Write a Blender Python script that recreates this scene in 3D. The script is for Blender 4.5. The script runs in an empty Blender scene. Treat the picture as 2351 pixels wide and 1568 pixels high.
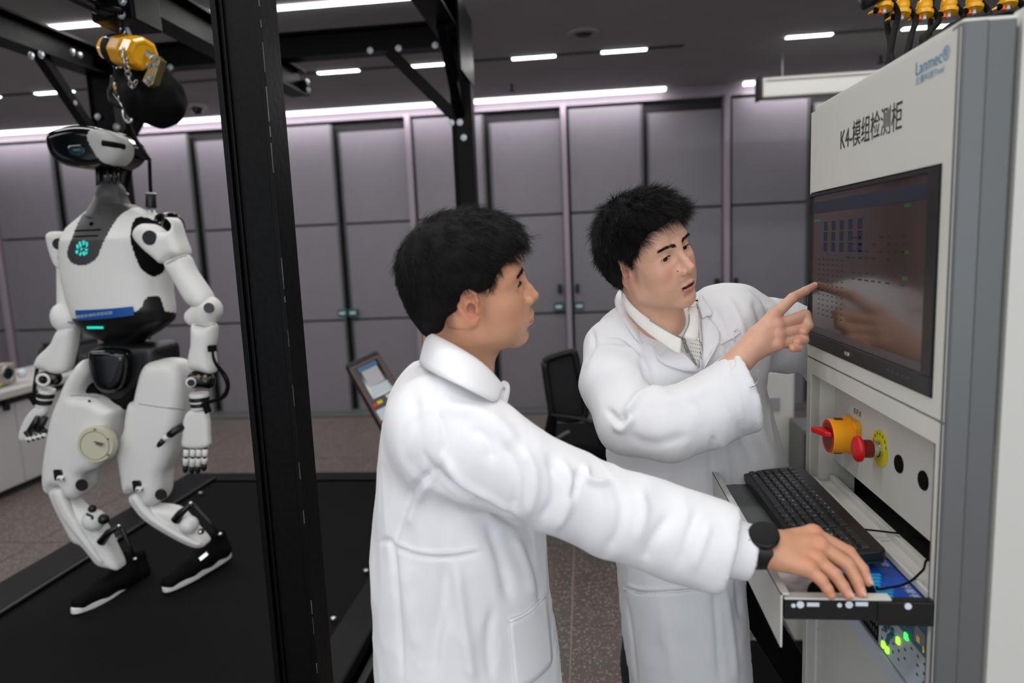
import bpy, bmesh, math, random
import numpy as np
from mathutils import Vector, Matrix, noise

random.seed(7)
rng = np.random.default_rng(7)
scene = bpy.context.scene
C = scene.collection

# ------------------------------------------------------------------ camera
F = 1567.0
_y = np.array([166.0, 222.0, -F]); _y /= np.linalg.norm(_y)
_z = np.array([-488.0, 11420.0, F]); _z -= _z.dot(_y) * _y; _z /= np.linalg.norm(_z)
_x = np.cross(_y, _z)
H = 1.62
RW = np.array([_x, _y, _z])            # rows: world axes in camera coordinates
cam_data = bpy.data.cameras.new('camera')
cam = bpy.data.objects.new('camera', cam_data); C.objects.link(cam)
cam_data.sensor_width = 36.0
cam_data.lens = F / 2351.0 * 36.0
m = Matrix.Identity(4)
for i in range(3):
    for j in range(3):
        m[i][j] = RW[i][j]
m[2][3] = H
cam.matrix_world = m
cam_data.clip_start = 0.05
cam_data.dof.use_dof = True
cam_data.dof.focus_distance = 1.50
cam_data.dof.aperture_fstop = 2.2
scene.camera = cam

# ------------------------------------------------------------------ world, lights, exposure
w = bpy.data.worlds.new('world'); scene.world = w; w.use_nodes = True
w.node_tree.nodes['Background'].inputs[0].default_value = (0.80, 0.88, 1.0, 1)
w.node_tree.nodes['Background'].inputs[1].default_value = 0.55
scene.view_settings.view_transform = 'Standard'
scene.view_settings.look = 'None'
scene.view_settings.gamma = 1.0
scene.view_settings.use_curve_mapping = False
scene.view_settings.exposure = 0.0

def area(name, loc, sx, sy, power, rot=(0, 0, 0), col=(1.0, 0.98, 0.96)):
    l = bpy.data.lights.new(name, 'AREA'); l.shape = 'RECTANGLE'
    l.size = sx; l.size_y = sy; l.energy = power; l.color = col
    o = bpy.data.objects.new(name, l); C.objects.link(o)
    o.location = loc; o.rotation_euler = rot
    return o
# the rows of ceiling lamps that go on over and behind the camera
for yy, pw in ((2.45, 33), (1.05, 39), (-0.35, 45), (-1.75, 43)):
    area('ceiling_row_lamp', (-0.9, yy, 2.95), 6.5, 0.12, pw)
area('ceiling_row_lamp', (-3.6, 3.86, 2.97), 6.0, 0.06, 46)
area('ceiling_row_lamp', (-1.5, 5.22, 2.97), 9.0, 0.05, 40)
# soft cool fill added behind the camera to brighten the people, no window there
area('front_fill', (0.6, -3.2, 1.75), 5.0, 2.1, 62, (math.radians(90), 0, 0), (0.90, 0.95, 1.0))
# wall washer along the panel wall
area('wall_wash_lamp', (-2.75, 6.50, 2.955), 7.0, 0.05, 24, (math.radians(14), 0, 0), (1.0, 0.93, 0.98))
area('wall_wash_lamp', (2.6, 6.50, 2.955), 2.2, 0.05, 9, (math.radians(14), 0, 0), (1.0, 0.93, 0.98))

# ------------------------------------------------------------------ pixel <-> world
def ray(px, py):
    return RW @ np.array([px - 1175.5, 784.0 - py, -F])
O3 = np.array([0, 0, H])
def at(px, py, Y):
    r = ray(px, py); return O3 + r * (Y / r[1])
def atX(px, py, X):
    r = ray(px, py); return O3 + r * (X / r[0])
def atZ(px, py, Z):
    r = ray(px, py); return O3 + r * ((Z - H) / r[2])
def proj(V):
    q = (np.asarray(V) - O3) @ RW
    return np.stack([1175.5 + F * q[..., 0] / -q[..., 2], 784.0 - F * q[..., 1] / -q[..., 2]], -1)
def camdepth(p):
    return -((np.asarray(p) - O3) @ RW)[2]
def pxm(p):
    """metres per pixel at world point p"""
    return camdepth(p) / F

# ------------------------------------------------------------------ materials
def srgb(r, g, b):
    f = lambda c: (c / 255 / 12.92) if c / 255 <= 0.04045 else ((c / 255 + 0.055) / 1.055) ** 2.4
    return (f(r), f(g), f(b), 1)
def mat(name, col, rough=0.5, metal=0.0, bump=0.0, scale=40, var=0.0, emis=0.0, spec=0.5, sss=0.0, coat=0.0, vcol=None, alpha=1.0, detail=4):
    mt = bpy.data.materials.new(name); mt.use_nodes = True
    nt = mt.node_tree; b = nt.nodes['Principled BSDF']
    b.inputs['Base Color'].default_value = col
    b.inputs['Roughness'].default_value = rough
    b.inputs['Metallic'].default_value = metal
    b.inputs['Specular IOR Level'].default_value = spec
    b.inputs['Alpha'].default_value = alpha
    if coat:
        b.inputs['Coat Weight'].default_value = coat; b.inputs['Coat Roughness'].default_value = 0.08
    if sss:
        b.inputs['Subsurface Weight'].default_value = sss
        b.inputs['Subsurface Radius'].default_value = (0.012, 0.005, 0.003)
        b.inputs['Subsurface Scale'].default_value = 0.6
    if emis:
        b.inputs['Emission Color'].default_value = col
        b.inputs['Emission Strength'].default_value = emis
    src = None
    if vcol:
        a = nt.nodes.new('ShaderNodeVertexColor'); a.layer_name = vcol; src = a.outputs[0]
    if bump or var:
        tc = nt.nodes.new('ShaderNodeTexCoord')
        n = nt.nodes.new('ShaderNodeTexNoise'); n.inputs['Scale'].default_value = scale
        n.inputs['Detail'].default_value = detail
        nt.links.new(tc.outputs['Object'], n.inputs['Vector'])
        if bump:
            bp = nt.nodes.new('ShaderNodeBump'); bp.inputs['Strength'].default_value = bump
            bp.inputs['Distance'].default_value = 0.002
            nt.links.new(n.outputs['Fac'], bp.inputs['Height'])
            nt.links.new(bp.outputs['Normal'], b.inputs['Normal'])
        if var:
            mp = nt.nodes.new('ShaderNodeMapRange')
            mp.inputs['From Min'].default_value = 0.3; mp.inputs['From Max'].default_value = 0.7
            mp.inputs['To Min'].default_value = 1 - var; mp.inputs['To Max'].default_value = 1 + var
            nt.links.new(n.outputs['Fac'], mp.inputs['Value'])
            mx = nt.nodes.new('ShaderNodeVectorMath'); mx.operation = 'SCALE'
            if src is not None: nt.links.new(src, mx.inputs[0])
            else: mx.inputs[0].default_value = col[:3]
            nt.links.new(mp.outputs[0], mx.inputs['Scale'])
            src = mx.outputs[0]
    if src is not None:
        nt.links.new(src, b.inputs['Base Color'])
    return mt

M = {}
M['black_steel'] = mat('black_painted_steel', srgb(4, 4, 5), 0.42, 0.0, spec=0.14, bump=0.35, scale=60, var=0.25)
M['bolt'] = mat('zinc_bolt', srgb(190, 195, 200), 0.3, 0.9)
M['panel'] = mat('lilac_grey_panel', srgb(130, 126, 133), 0.42, 0.0, var=0.03, scale=6)
M['panel_dark'] = mat('dark_gap', srgb(28, 27, 30), 0.6)
M['post'] = mat('lilac_post', srgb(158, 148, 158), 0.35)
M['ceiling'] = mat('dark_grey_ceiling_paint', srgb(160, 157, 158), 0.9, var=0.04, scale=3)
M['led'] = mat('led_diffuser', (1, 1, 0.99, 1), 0.5, emis=6.0)
M['led_wall'] = mat('led_wall_diffuser', (1.0, 0.96, 0.985, 1), 0.5, emis=3.0)
M['track'] = mat('dark_track', srgb(44, 43, 45), 0.6)
M['black_plastic'] = mat('black_plastic', srgb(13, 13, 15), 0.45, bump=0.08, scale=300)
M['gloss_black'] = mat('gloss_black', srgb(7, 9, 12), 0.12, coat=0.4)
M['soft_black'] = mat('soft_black', srgb(8, 8, 9), 0.8, spec=0.15)
M['white_metal'] = mat('off_white_powder_coat', srgb(206, 206, 200), 0.5, bump=0.12, scale=500)
M['grey_metal'] = mat('grey_aluminium_profile', srgb(104, 106, 107), 0.45, 0.3, bump=0.05, scale=30)
M['robot_white'] = mat('robot_white_shell', srgb(226, 226, 223), 0.45, bump=0.03, scale=400)
M['robot_black'] = mat('robot_black_shell', srgb(10, 11, 13), 0.38)
M['robot_grey'] = mat('robot_grey_shell', srgb(62, 62, 64), 0.42)
M['chrome'] = mat('chrome', srgb(205, 208, 210), 0.18, 1.0)
M['yellow'] = mat('yellow_paint', srgb(240, 172, 8), 0.3, coat=0.2)
M['brass'] = mat('zinc_yellow_plate', srgb(158, 142, 98), 0.35, 0.8, var=0.15, scale=30)
M['rubber'] = mat('belt_rubber', srgb(13, 13, 14), 0.8, spec=0.12, bump=0.25, scale=220, var=0.15)
M['coat'] = mat('white_cotton', srgb(232, 233, 236), 0.85, bump=0.12, scale=420, spec=0.2)
M['shirt'] = mat('white_knit', srgb(232, 229, 224), 0.9, bump=0.5, scale=260, spec=0.2)
M['trousers'] = mat('dark_trousers', srgb(28, 29, 34), 0.9)
M['hair'] = mat('black_hair', srgb(16, 13, 12), 0.5, spec=0.28)
M['hair_base'] = mat('black_hair_base', srgb(9, 8, 8), 0.7, spec=0.2, bump=0.8, scale=160)
M['eye_white'] = mat('eye_white', srgb(215, 208, 202), 0.15, coat=0.5)
M['iris'] = mat('dark_iris', srgb(30, 18, 12), 0.1, coat=0.5)
M['red'] = mat('red_plastic', srgb(205, 16, 22), 0.4)
M['red_dark'] = mat('dark_red_plastic', srgb(120, 10, 14), 0.4)
M['amber'] = mat('amber_plastic', srgb(247, 164, 4), 0.42)
M['lime'] = mat('yellow_label', srgb(214, 205, 12), 0.5)
M['ink'] = mat('black_ink', srgb(22, 20, 28), 0.6)
M['ink_blue'] = mat('blue_ink', srgb(60, 135, 172), 0.6)
M['ink_white'] = mat('white_ink', srgb(214, 224, 232), 0.6)
M['blue_label'] = mat('blue_label', srgb(16, 84, 160), 0.5)
M['cyan_glow'] = mat('cyan_glow', srgb(60, 215, 205), 0.5, emis=0.45)
M['cyan_glow2'] = mat('green_glow', srgb(30, 205, 180), 0.5, emis=0.8)
M['green_led'] = mat('green_led', srgb(70, 255, 90), 0.4, emis=1.4)
M['lime_led'] = mat('lime_led', srgb(165, 255, 60), 0.4, emis=1.4)
M['amber_led'] = mat('amber_digit', srgb(215, 165, 20), 0.4, emis=0.6)
M['teal'] = mat('teal_plastic', srgb(0, 104, 122), 0.45)
M['teal_sticker'] = mat('teal_sticker', srgb(38, 92, 92), 0.6)
M['silver_blue'] = mat('silver_blue_panel', srgb(196, 208, 216), 0.45)
M['cream'] = mat('cream_cover', srgb(196, 194, 172), 0.5)

# ------------------------------------------------------------------ object helpers
def wloc(o):
    v = Vector((0, 0, 0))
    while o is not None:
        v += o.location; o = o.parent
    return v
def tag(o, label=None, cat=None, group=None, kind=None):
    if label: o['label'] = label
    if cat: o['category'] = cat
    if group: o['group'] = group
    if kind: o['kind'] = kind
    return o
def empty(name, loc, label=None, cat=None, group=None):
    o = bpy.data.objects.new(name, None); C.objects.link(o)
    o.empty_display_size = 0.05
    o.location = Vector([float(c) for c in loc]); tag(o, label, cat, group)
    return o
def mobj(name, V, Fc, material, parent=None, smooth=False, origin=None, bev=0.0, seg=2, sub=0, solid=0.0, mats=None, midx=None, auto=None, vcol=None):
    V = np.asarray(V, float).reshape(-1, 3)
    if origin is None:
        lo, hi = V.min(0), V.max(0); origin = np.array([(lo[0] + hi[0]) / 2, (lo[1] + hi[1]) / 2, lo[2] if parent is None else (lo[2] + hi[2]) / 2])
    origin = np.asarray(origin, float)
    me = bpy.data.meshes.new(name)
    if isinstance(Fc, np.ndarray):
        n = len(Fc); k = Fc.shape[1]
        me.vertices.add(len(V)); me.vertices.foreach_set('co', (V - origin).astype(np.float32).ravel())
        me.loops.add(n * k); me.loops.foreach_set('vertex_index', Fc.astype(np.int32).ravel())
        me.polygons.add(n)
        me.polygons.foreach_set('loop_start', np.arange(0, n * k, k, dtype=np.int32))
        me.update(calc_edges=True)
    else:
        me.from_pydata((V - origin).tolist(), [], Fc)
    for mt in (mats or [material]): me.materials.append(mt)
    if midx is not None: me.polygons.foreach_set('material_index', np.asarray(midx, np.int32))
    if smooth: me.polygons.foreach_set('use_smooth', np.ones(len(me.polygons), bool))
    if vcol is not None:
        a = me.color_attributes.new('Col', 'FLOAT_COLOR', 'POINT')
        cc = np.ones((len(V), 4), np.float32); cc[:, :3] = vcol
        a.data.foreach_set('color', cc.ravel())
    me.update()
    o = bpy.data.objects.new(name, me); C.objects.link(o)
    if parent is not None:
        o.parent = parent; o.location = Vector(origin.tolist()) - wloc(parent)
    else:
        o.location = Vector(origin.tolist())
    if solid:
        s = o.modifiers.new('solid', 'SOLIDIFY'); s.thickness = solid; s.offset = 0
    if bev:
        b = o.modifiers.new('bevel', 'BEVEL'); b.width = bev; b.segments = seg; b.limit_method = 'ANGLE'; b.angle_limit = math.radians(38)
    if sub:
        s = o.modifiers.new('sub', 'SUBSURF'); s.levels = sub; s.render_levels = sub
    if auto:
        for p in me.polygons: p.use_smooth = True
        bm = bmesh.new(); bm.from_mesh(me)
        for e in bm.edges:
            if len(e.link_faces) == 2 and e.calc_face_angle(0) > math.radians(auto): e.smooth = False
        bm.to_mesh(me); bm.free()
    return o
def nrm(v):
    v = np.asarray(v, float); return v / (np.linalg.norm(v) + 1e-12)
def frame(d):
    d = nrm(d); a = np.array([0, 0, 1.0]) if abs(d[2]) < 0.9 else np.array([1.0, 0, 0])
    u = nrm(np.cross(a, d)); return u, np.cross(d, u), d
class MB:
    def __init__(s): s.V = []; s.F = []; s.I = []; s.n = 0
    def add(s, V, Fc, mi=0):
        s.V += [tuple(map(float, v)) for v in V]
        s.F += [tuple(int(i) + s.n for i in f) for f in Fc]; s.I += [mi] * len(Fc); s.n = len(s.V)
    def box(s, lo, hi, mi=0):
        lo, hi = np.minimum(lo, hi), np.maximum(lo, hi)
        V = [(x, y, z) for x in (lo[0], hi[0]) for y in (lo[1], hi[1]) for z in (lo[2], hi[2])]
        s.add(V, [(0, 1, 3, 2), (4, 6, 7, 5), (0, 4, 5, 1), (2, 3, 7, 6), (0, 2, 6, 4), (1, 5, 7, 3)], mi); return s
    def obox(s, c, u, v, w_, mi=0):
        """oriented box: centre, half vectors"""
        c, u, v, w_ = map(np.asarray, (c, u, v, w_))
        V = [c + a * u + b * v + d * w_ for a in (-1, 1) for b in (-1, 1) for d in (-1, 1)]
        s.add(V, [(0, 1, 3, 2), (4, 6, 7, 5), (0, 4, 5, 1), (2, 3, 7, 6), (0, 2, 6, 4), (1, 5, 7, 3)], mi); return s
    def bar(s, a, b, wu, wv, up=(0, 0, 1), mi=0):
        """box beam from a to b, full widths wu (sideways) and wv (along up)"""
        a, b = np.asarray(a, float), np.asarray(b, float); d = nrm(b - a)
        u = nrm(np.cross(d, up)); v = np.cross(u, d)
        return s.obox((a + b) / 2, (b - a) / 2, u * wu / 2, v * wv / 2, mi)
    def cyl(s, a, b, r0, r1=None, seg=20, cap=True, mi=0):
        r1 = r0 if r1 is None else r1
        a, b = np.asarray(a, float), np.asarray(b, float); u, v, d = frame(b - a)
        V = []; 
        for c, r in ((a, r0), (b, r1)):
            for i in range(seg):
                t = 2 * math.pi * i / seg; V.append(c + r * (math.cos(t) * u + math.sin(t) * v))
        Fc = [(i, (i + 1) % seg, seg + (i + 1) % seg, seg + i) for i in range(seg)]
        if cap: Fc += [tuple(range(seg))[::-1], tuple(range(seg, 2 * seg))]
        s.add(V, Fc, mi); return s
    def lathe(s, prof, o, axis, seg=28, mi=0):
        o = np.asarray(o, float); u, v, d = frame(axis); V = []; n = len(prof)
        for r, h in prof:
            for i in range(seg):
                t = 2 * math.pi * i / seg; V.append(o + d * h + r * (math.cos(t) * u + math.sin(t) * v))
        Fc = [(k * seg + i, k * seg + (i + 1) % seg, (k + 1) * seg + (i + 1) % seg, (k + 1) * seg + i) for k in range(n - 1) for i in range(seg)]
        Fc += [tuple(range(seg))[::-1], tuple(range((n - 1) * seg, n * seg))]
        s.add(V, Fc, mi); return s
    def tube(s, pts, r, seg=8, mi=0, flat=1.0, smooth_n=0):
        pts = [np.asarray(p, float) for p in pts]
        if smooth_n: pts = spline(pts, smooth_n)
        n = len(pts); r = r if hasattr(r, '__len__') else [r] * n
        if len(r) != n: r = np.interp(np.linspace(0, 1, n), np.linspace(0, 1, len(r)), r)
        u = None; V = []
        for i, p in enumerate(pts):
            d = nrm(pts[min(i + 1, n - 1)] - pts[max(i - 1, 0)])
            if u is None: u = frame(d)[0]
            u = nrm(u - d * u.dot(d)); v = np.cross(d, u)
            for k in range(seg):
                t = 2 * math.pi * k / seg; V.append(p + r[i] * (math.cos(t) * u + flat * math.sin(t) * v))
        Fc = [(k * seg + i, k * seg + (i + 1) % seg, (k + 1) * seg + (i + 1) % seg, (k + 1) * seg + i) for k in range(n - 1) for i in range(seg)]
        Fc += [tuple(range(seg))[::-1], tuple(range((n - 1) * seg, n * seg))]
        s.add(V, Fc, mi); return s
    def prism(s, pts, off, mi=0):
        """closed planar polygon of 3d points extruded by vector off"""
        pts = [np.asarray(p, float) for p in pts]; n = len(pts); off = np.asarray(off, float)
        V = pts + [p + off for p in pts]
        Fc = [tuple(range(n))[::-1], tuple(range(n, 2 * n))] + [(i, (i + 1) % n, n + (i + 1) % n, n + i) for i in range(n)]
        s.add(V, Fc, mi); return s
    def ball(s, c, r, seg=16, mi=0, R=None):
        c = np.asarray(c, float); r = np.asarray([r] * 3 if np.isscalar(r) else r, float); V = []; hs = seg // 2
        for i in range(hs + 1):
            ph = math.pi * i / hs
            for k in range(seg):
                t = 2 * math.pi * k / seg
                q = np.array([math.sin(ph) * math.cos(t), math.sin(ph) * math.sin(t), math.cos(ph)]) * r
                V.append(c + (R @ q if R is not None else q))
        Fc = [(i * seg + k, (i + 1) * seg + k, (i + 1) * seg + (k + 1) % seg, i * seg + (k + 1) % seg) for i in range(hs) for k in range(seg)]
        s.add(V, Fc, mi); return s
    def torus(s, c, axis, R_, r, seg=24, ss=8, sx=1.0, mi=0):
        u, v, d = frame(axis); c = np.asarray(c, float)
        P = [c + R_ * (math.cos(t) * u * sx + math.sin(t) * v) for t in np.linspace(0, 2 * math.pi, seg, endpoint=False)]
        V = []
        for i, p in enumerate(P):
            t = nrm(P[(i + 1) % seg] - P[i - 1]); o_ = nrm(np.cross(t, d))
            for k in range(ss):
                a = 2 * math.pi * k / ss; V.append(p + r * (math.cos(a) * o_ + math.sin(a) * d))
        Fc = [(i * ss + k, i * ss + (k + 1) % ss, ((i + 1) % seg) * ss + (k + 1) % ss, ((i + 1) % seg) * ss + k) for i in range(seg) for k in range(ss)]
        s.add(V, Fc, mi); return s
    def build(s, name, material, parent=None, **kw):
        kw.setdefault('midx', s.I if kw.get('mats') else None)
        return mobj(name, s.V, s.F, material, parent, **kw)
def spline(pts, n):
    """Catmull-Rom through pts, n samples per span"""
    P = [np.asarray(p, float) for p in pts]; P = [2 * P[0] - P[1]] + P + [2 * P[-1] - P[-2]]; out = []
    for i in range(1, len(P) - 2):
        for k in range(n):
            t = k / n; a, b, c, d = P[i - 1:i + 3]
            out.append(0.5 * ((2 * b) + (-a + c) * t + (2 * a - 5 * b + 4 * c - d) * t * t + (-a + 3 * b - 3 * c + d) * t ** 3))
    out.append(P[-2]); return out
def text(name, body, material, origin, u, v, height, parent=None, depth=0.0006, width=None):
    """flat lettering: u reading direction, v up direction, lower left at origin"""
    cu = bpy.data.curves.new(name, 'FONT'); cu.body = body; cu.size = 1.0; cu.extrude = 0.0; cu.resolution_u = 3
    o = bpy.data.objects.new(name, cu); C.objects.link(o)
    bpy.context.view_layer.update()
    me = bpy.data.meshes.new_from_object(o.evaluated_get(bpy.context.evaluated_depsgraph_get()))
    V = np.array([vv.co[:] for vv in me.vertices]); Fc = [tuple(p.vertices) for p in me.polygons]
    bpy.data.objects.remove(o); bpy.data.meshes.remove(me)
    lo, hi = V.min(0), V.max(0); sc = height / (hi[1] - lo[1]); sx = sc if width is None else width / (hi[0] - lo[0])
    u = nrm(u); v = nrm(v); wv = np.cross(u, v)
    W = np.asarray(origin, float) + (V[:, :1] - lo[0]) * sx * u + (V[:, 1:2] - lo[1]) * sc * v + wv * depth
    return mobj(name, W, Fc, material, parent)

# ------------------------------------------------------------------ implicit surfaces
def smin(a, b, k):
    if k <= 0: return np.minimum(a, b)
    h = np.maximum(k - np.abs(a - b), 0) / k
    return np.minimum(a, b) - h * h * k * 0.25
class Vox:
    def __init__(s, lo, hi, h):
        s.lo = np.asarray(lo, float); s.h = h
        s.n = np.maximum(((np.asarray(hi) - s.lo) / h).astype(int) + 1, 4)
        s.F = np.full(s.n, 0.5, np.float32)
    def _sub(s, lo, hi):
        a = np.clip(np.floor((np.asarray(lo) - s.lo) / s.h).astype(int), 0, s.n)
        b = np.clip(np.ceil((np.asarray(hi) - s.lo) / s.h).astype(int) + 1, 0, s.n)
        if (b <= a).any(): return None
        g = [(s.lo[i] + s.h * np.arange(a[i], b[i])).astype(np.float32) for i in range(3)]
        return (slice(a[0], b[0]), slice(a[1], b[1]), slice(a[2], b[2])), g[0][:, None, None], g[1][None, :, None], g[2][None, None, :]
    def op(s, fn, lo, hi, k, mode='add'):
        r = s._sub(np.asarray(lo) - k - 4 * s.h, np.asarray(hi) + k + 4 * s.h)
        if r is None: return s
        sl, X, Y, Z = r; d = fn(X, Y, Z).astype(np.float32)
        if mode == 'add': s.F[sl] = smin(s.F[sl], d, k)
        else: s.F[sl] = -smin(-s.F[sl], d, k)
        return s
    def cone(s, a, b, ra, rb, k=0.0, mode='add'):
        a = np.asarray(a, float); b = np.asarray(b, float); R = max(ra, rb); ab = b - a; L = ab.dot(ab) + 1e-12
        def fn(X, Y, Z):
            x, y, z = X - a[0], Y - a[1], Z - a[2]
            t = np.clip((x * ab[0] + y * ab[1] + z * ab[2]) / L, 0, 1)
            return np.sqrt((x - t * ab[0]) ** 2 + (y - t * ab[1]) ** 2 + (z - t * ab[2]) ** 2) - (ra + (rb - ra) * t)
        return s.op(fn, np.minimum(a, b) - R, np.maximum(a, b) + R, k, mode)
    def chain(s, pts, rs, k=0.0, kk=None, mode='add'):
        for i in range(len(pts) - 1): s.cone(pts[i], pts[i + 1], rs[i], rs[i + 1], k if i == 0 else (kk if kk is not None else k), mode)
        return s
    def ell(s, c, r, k=0.0, R=None, mode='add'):
        c = np.asarray(c, float); r = np.asarray(r, float); m_ = r.max()
        def fn(X, Y, Z):
            x, y, z = X - c[0], Y - c[1], Z - c[2]
            if R is not None: x, y, z = (R[0][0] * x + R[1][0] * y + R[2][0] * z, R[0][1] * x + R[1][1] * y + R[2][1] * z, R[0][2] * x + R[1][2] * y + R[2][2] * z)
            k0 = np.sqrt((x / r[0]) ** 2 + (y / r[1]) ** 2 + (z / r[2]) ** 2)
            k1 = np.sqrt((x / r[0] ** 2) ** 2 + (y / r[1] ** 2) ** 2 + (z / r[2] ** 2) ** 2) + 1e-9
            return k0 * (k0 - 1) / k1
        return s.op(fn, c - m_, c + m_, k, mode)
    def rbox(s, c, hv, r, k=0.0, R=None, mode='add'):
        c = np.asarray(c, float); hv = np.asarray(hv, float); m_ = np.linalg.norm(hv)
        def fn(X, Y, Z):
            x, y, z = X - c[0], Y - c[1], Z - c[2]
            if R is not None: x, y, z = (R[0][0] * x + R[1][0] * y + R[2][0] * z, R[0][1] * x + R[1][1] * y + R[2][1] * z, R[0][2] * x + R[1][2] * y + R[2][2] * z)
            qx, qy, qz = np.abs(x) - hv[0] + r, np.abs(y) - hv[1] + r, np.abs(z) - hv[2] + r
            return np.sqrt(np.maximum(qx, 0) ** 2 + np.maximum(qy, 0) ** 2 + np.maximum(qz, 0) ** 2) + np.minimum(np.maximum(np.maximum(qx, qy), qz), 0) - r
        return s.op(fn, c - m_, c + m_, k, mode)
    def half(s, p, n, k=0.0):
        """keep the side where (x-p).n < 0"""
        p = np.asarray(p, float); n = nrm(n); hi = s.lo + s.n * s.h
        return s.op(lambda X, Y, Z: -((X - p[0]) * n[0] + (Y - p[1]) * n[1] + (Z - p[2]) * n[2]), s.lo, hi, k, 'sub')
    def outline(s, poly, Yc, T, wr, k=0.0, mode='add', rnd=None):
        """poly: list of (x,z) in the plane y=Yc.  T half thickness, wr width over which it swells."""
        poly = np.asarray(poly, float); lo2, hi2 = poly.min(0), poly.max(0)
        def fn(X, Y, Z):
            x = X[:, :, 0] + 0 * Z[:, 0, :][0][None, :] if False else np.broadcast_to(X[:, 0, :], (X.shape[0], Z.shape[2]))
            z = np.broadcast_to(Z[0, 0, :][None, :], x.shape)
            d = np.full(x.shape, 1e9); ins = np.zeros(x.shape, bool); n = len(poly)
            for i in range(n):
                a, b = poly[i], poly[(i + 1) % n]; e = b - a; px, pz = x - a[0], z - a[1]
                t = np.clip((px * e[0] + pz * e[1]) / (e.dot(e) + 1e-12), 0, 1)
                d = np.minimum(d, (px - t * e[0]) ** 2 + (pz - t * e[1]) ** 2)
                c1 = (a[1] <= z) != (b[1] <= z)
                if abs(b[1] - a[1]) > 1e-9: ins ^= c1 & (x < a[0] + (z - a[1]) * (b[0] - a[0]) / (b[1] - a[1]))
            d = np.sqrt(d) * np.where(ins, -1, 1)
            if rnd is not None:
                q = d[:, None, :] + rnd; qy = np.abs(Y - Yc) - T + rnd
                return np.sqrt(np.maximum(q, 0) ** 2 + np.maximum(qy, 0) ** 2) + np.minimum(np.maximum(q, qy), 0) - rnd
            u = np.clip(-d / wr, 0, 1); th = T * np.sqrt(np.maximum(1 - (1 - u) ** 2, 0))
            dy = np.abs(Y - Yc)
            out = np.where(ins[:, None, :], np.maximum((dy - th[:, None, :]) * np.minimum(1, 0.35 + u[:, None, :]), d[:, None, :] * 1.0), np.sqrt(np.maximum(d, 0)[:, None, :] ** 2 + dy ** 2))
            return out
        return s.op(fn, (lo2[0], Yc - T, lo2[1]), (hi2[0], Yc + T, hi2[1]), k, mode)
    def mesh(s, iso=0.0):
        Fv = s.F - iso; h = s.h
        ins = Fv < 0
        c = np.zeros(np.array(ins.shape) - 1, np.uint8)
        cs = [(i, j, k) for i in (0, 1) for j in (0, 1) for k in (0, 1)]
        nx, ny, nz = c.shape
        sl = lambda o: (slice(o[0], o[0] + nx), slice(o[1], o[1] + ny), slice(o[2], o[2] + nz))
        for o in cs: c += ins[sl(o)]
        act = (c > 0) & (c < 8); I = np.argwhere(act)
        idx = np.full(c.shape, -1, np.int32); idx[act] = np.arange(len(I))
        val = {o: Fv[I[:, 0] + o[0], I[:, 1] + o[1], I[:, 2] + o[2]].astype(float) for o in cs}
        acc = np.zeros((len(I), 3)); cnt = np.zeros(len(I))
        for a in cs:
            for ax in range(3):
                if a[ax]: continue
                b = list(a); b[ax] = 1; b = tuple(b); va, vb = val[a], val[b]
                m_ = (va < 0) != (vb < 0); t = np.where(m_, va / np.where(m_, va - vb, 1), 0)
                p = np.tile(np.array(a, float), (len(I), 1)); p[:, ax] += t
                acc[m_] += p[m_]; cnt[m_] += 1
        V = s.lo + h * (I + acc / cnt[:, None])
        Q = []
        for ax in range(3):
            a1, a2 = (ax + 1) % 3, (ax + 2) % 3
            s0 = [slice(None)] * 3; s1 = [slice(None)] * 3
            s0[ax] = slice(0, -1); s1[ax] = slice(1, None)
            d0, d1 = ins[tuple(s0)], ins[tuple(s1)]
            E = np.argwhere(d0 != d1); 
            ok = (E[:, a1] > 0) & (E[:, a2] > 0) & (E[:, a1] < s.n[a1] - 1) & (E[:, a2] < s.n[a2] - 1)
            E = E[ok]; fl = d0[E[:, 0], E[:, 1], E[:, 2]]
            def g(o1, o2):
                q = E.copy(); q[:, a1] -= o1; q[:, a2] -= o2; return idx[q[:, 0], q[:, 1], q[:, 2]]
            q = np.stack([g(1, 1), g(0, 1), g(0, 0), g(1, 0)], 1)
            q[~fl] = q[~fl][:, ::-1]; Q.append(q)
        Q = np.concatenate(Q); Q = Q[(Q >= 0).all(1)]
        return V, Q
def vnormals(V, Q):
    n = np.cross(V[Q[:, 2]] - V[Q[:, 0]], V[Q[:, 3]] - V[Q[:, 1]]) if Q.shape[1] == 4 else np.cross(V[Q[:, 1]] - V[Q[:, 0]], V[Q[:, 2]] - V[Q[:, 0]])
    N = np.zeros_like(V)
    for k in range(Q.shape[1]): np.add.at(N, Q[:, k], n)
    return N / (np.linalg.norm(N, axis=1)[:, None] + 1e-12)
def relax(V, Q, it=1, lam=0.5):
    for _ in range(it):
        S = np.zeros_like(V); c = np.zeros(len(V)); K = Q.shape[1]
        for k in range(K):
            for dlt in (1, K - 1):
                np.add.at(S, Q[:, k], V[Q[:, (k + dlt) % K]]); np.add.at(c, Q[:, k], 1)
        V = V + lam * (S / np.maximum(c, 1)[:, None] - V)
    return V
def submesh(V, Q, mask):
    """faces of mask, vertices compacted"""
    q = Q[mask]; u, inv = np.unique(q, return_inverse=True); return V[u], inv.reshape(q.shape).astype(np.int32), u
def inpoly(P, poly):
    poly = np.asarray(poly, float); ins = np.zeros(len(P), bool); n = len(poly)
    for i in range(n):
        a, b = poly[i], poly[(i + 1) % n]
        if abs(b[1] - a[1]) < 1e-9: continue
        c1 = (a[1] <= P[:, 1]) != (b[1] <= P[:, 1])
        ins ^= c1 & (P[:, 0] < a[0] + (P[:, 1] - a[1]) * (b[0] - a[0]) / (b[1] - a[1]))
    return ins
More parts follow.
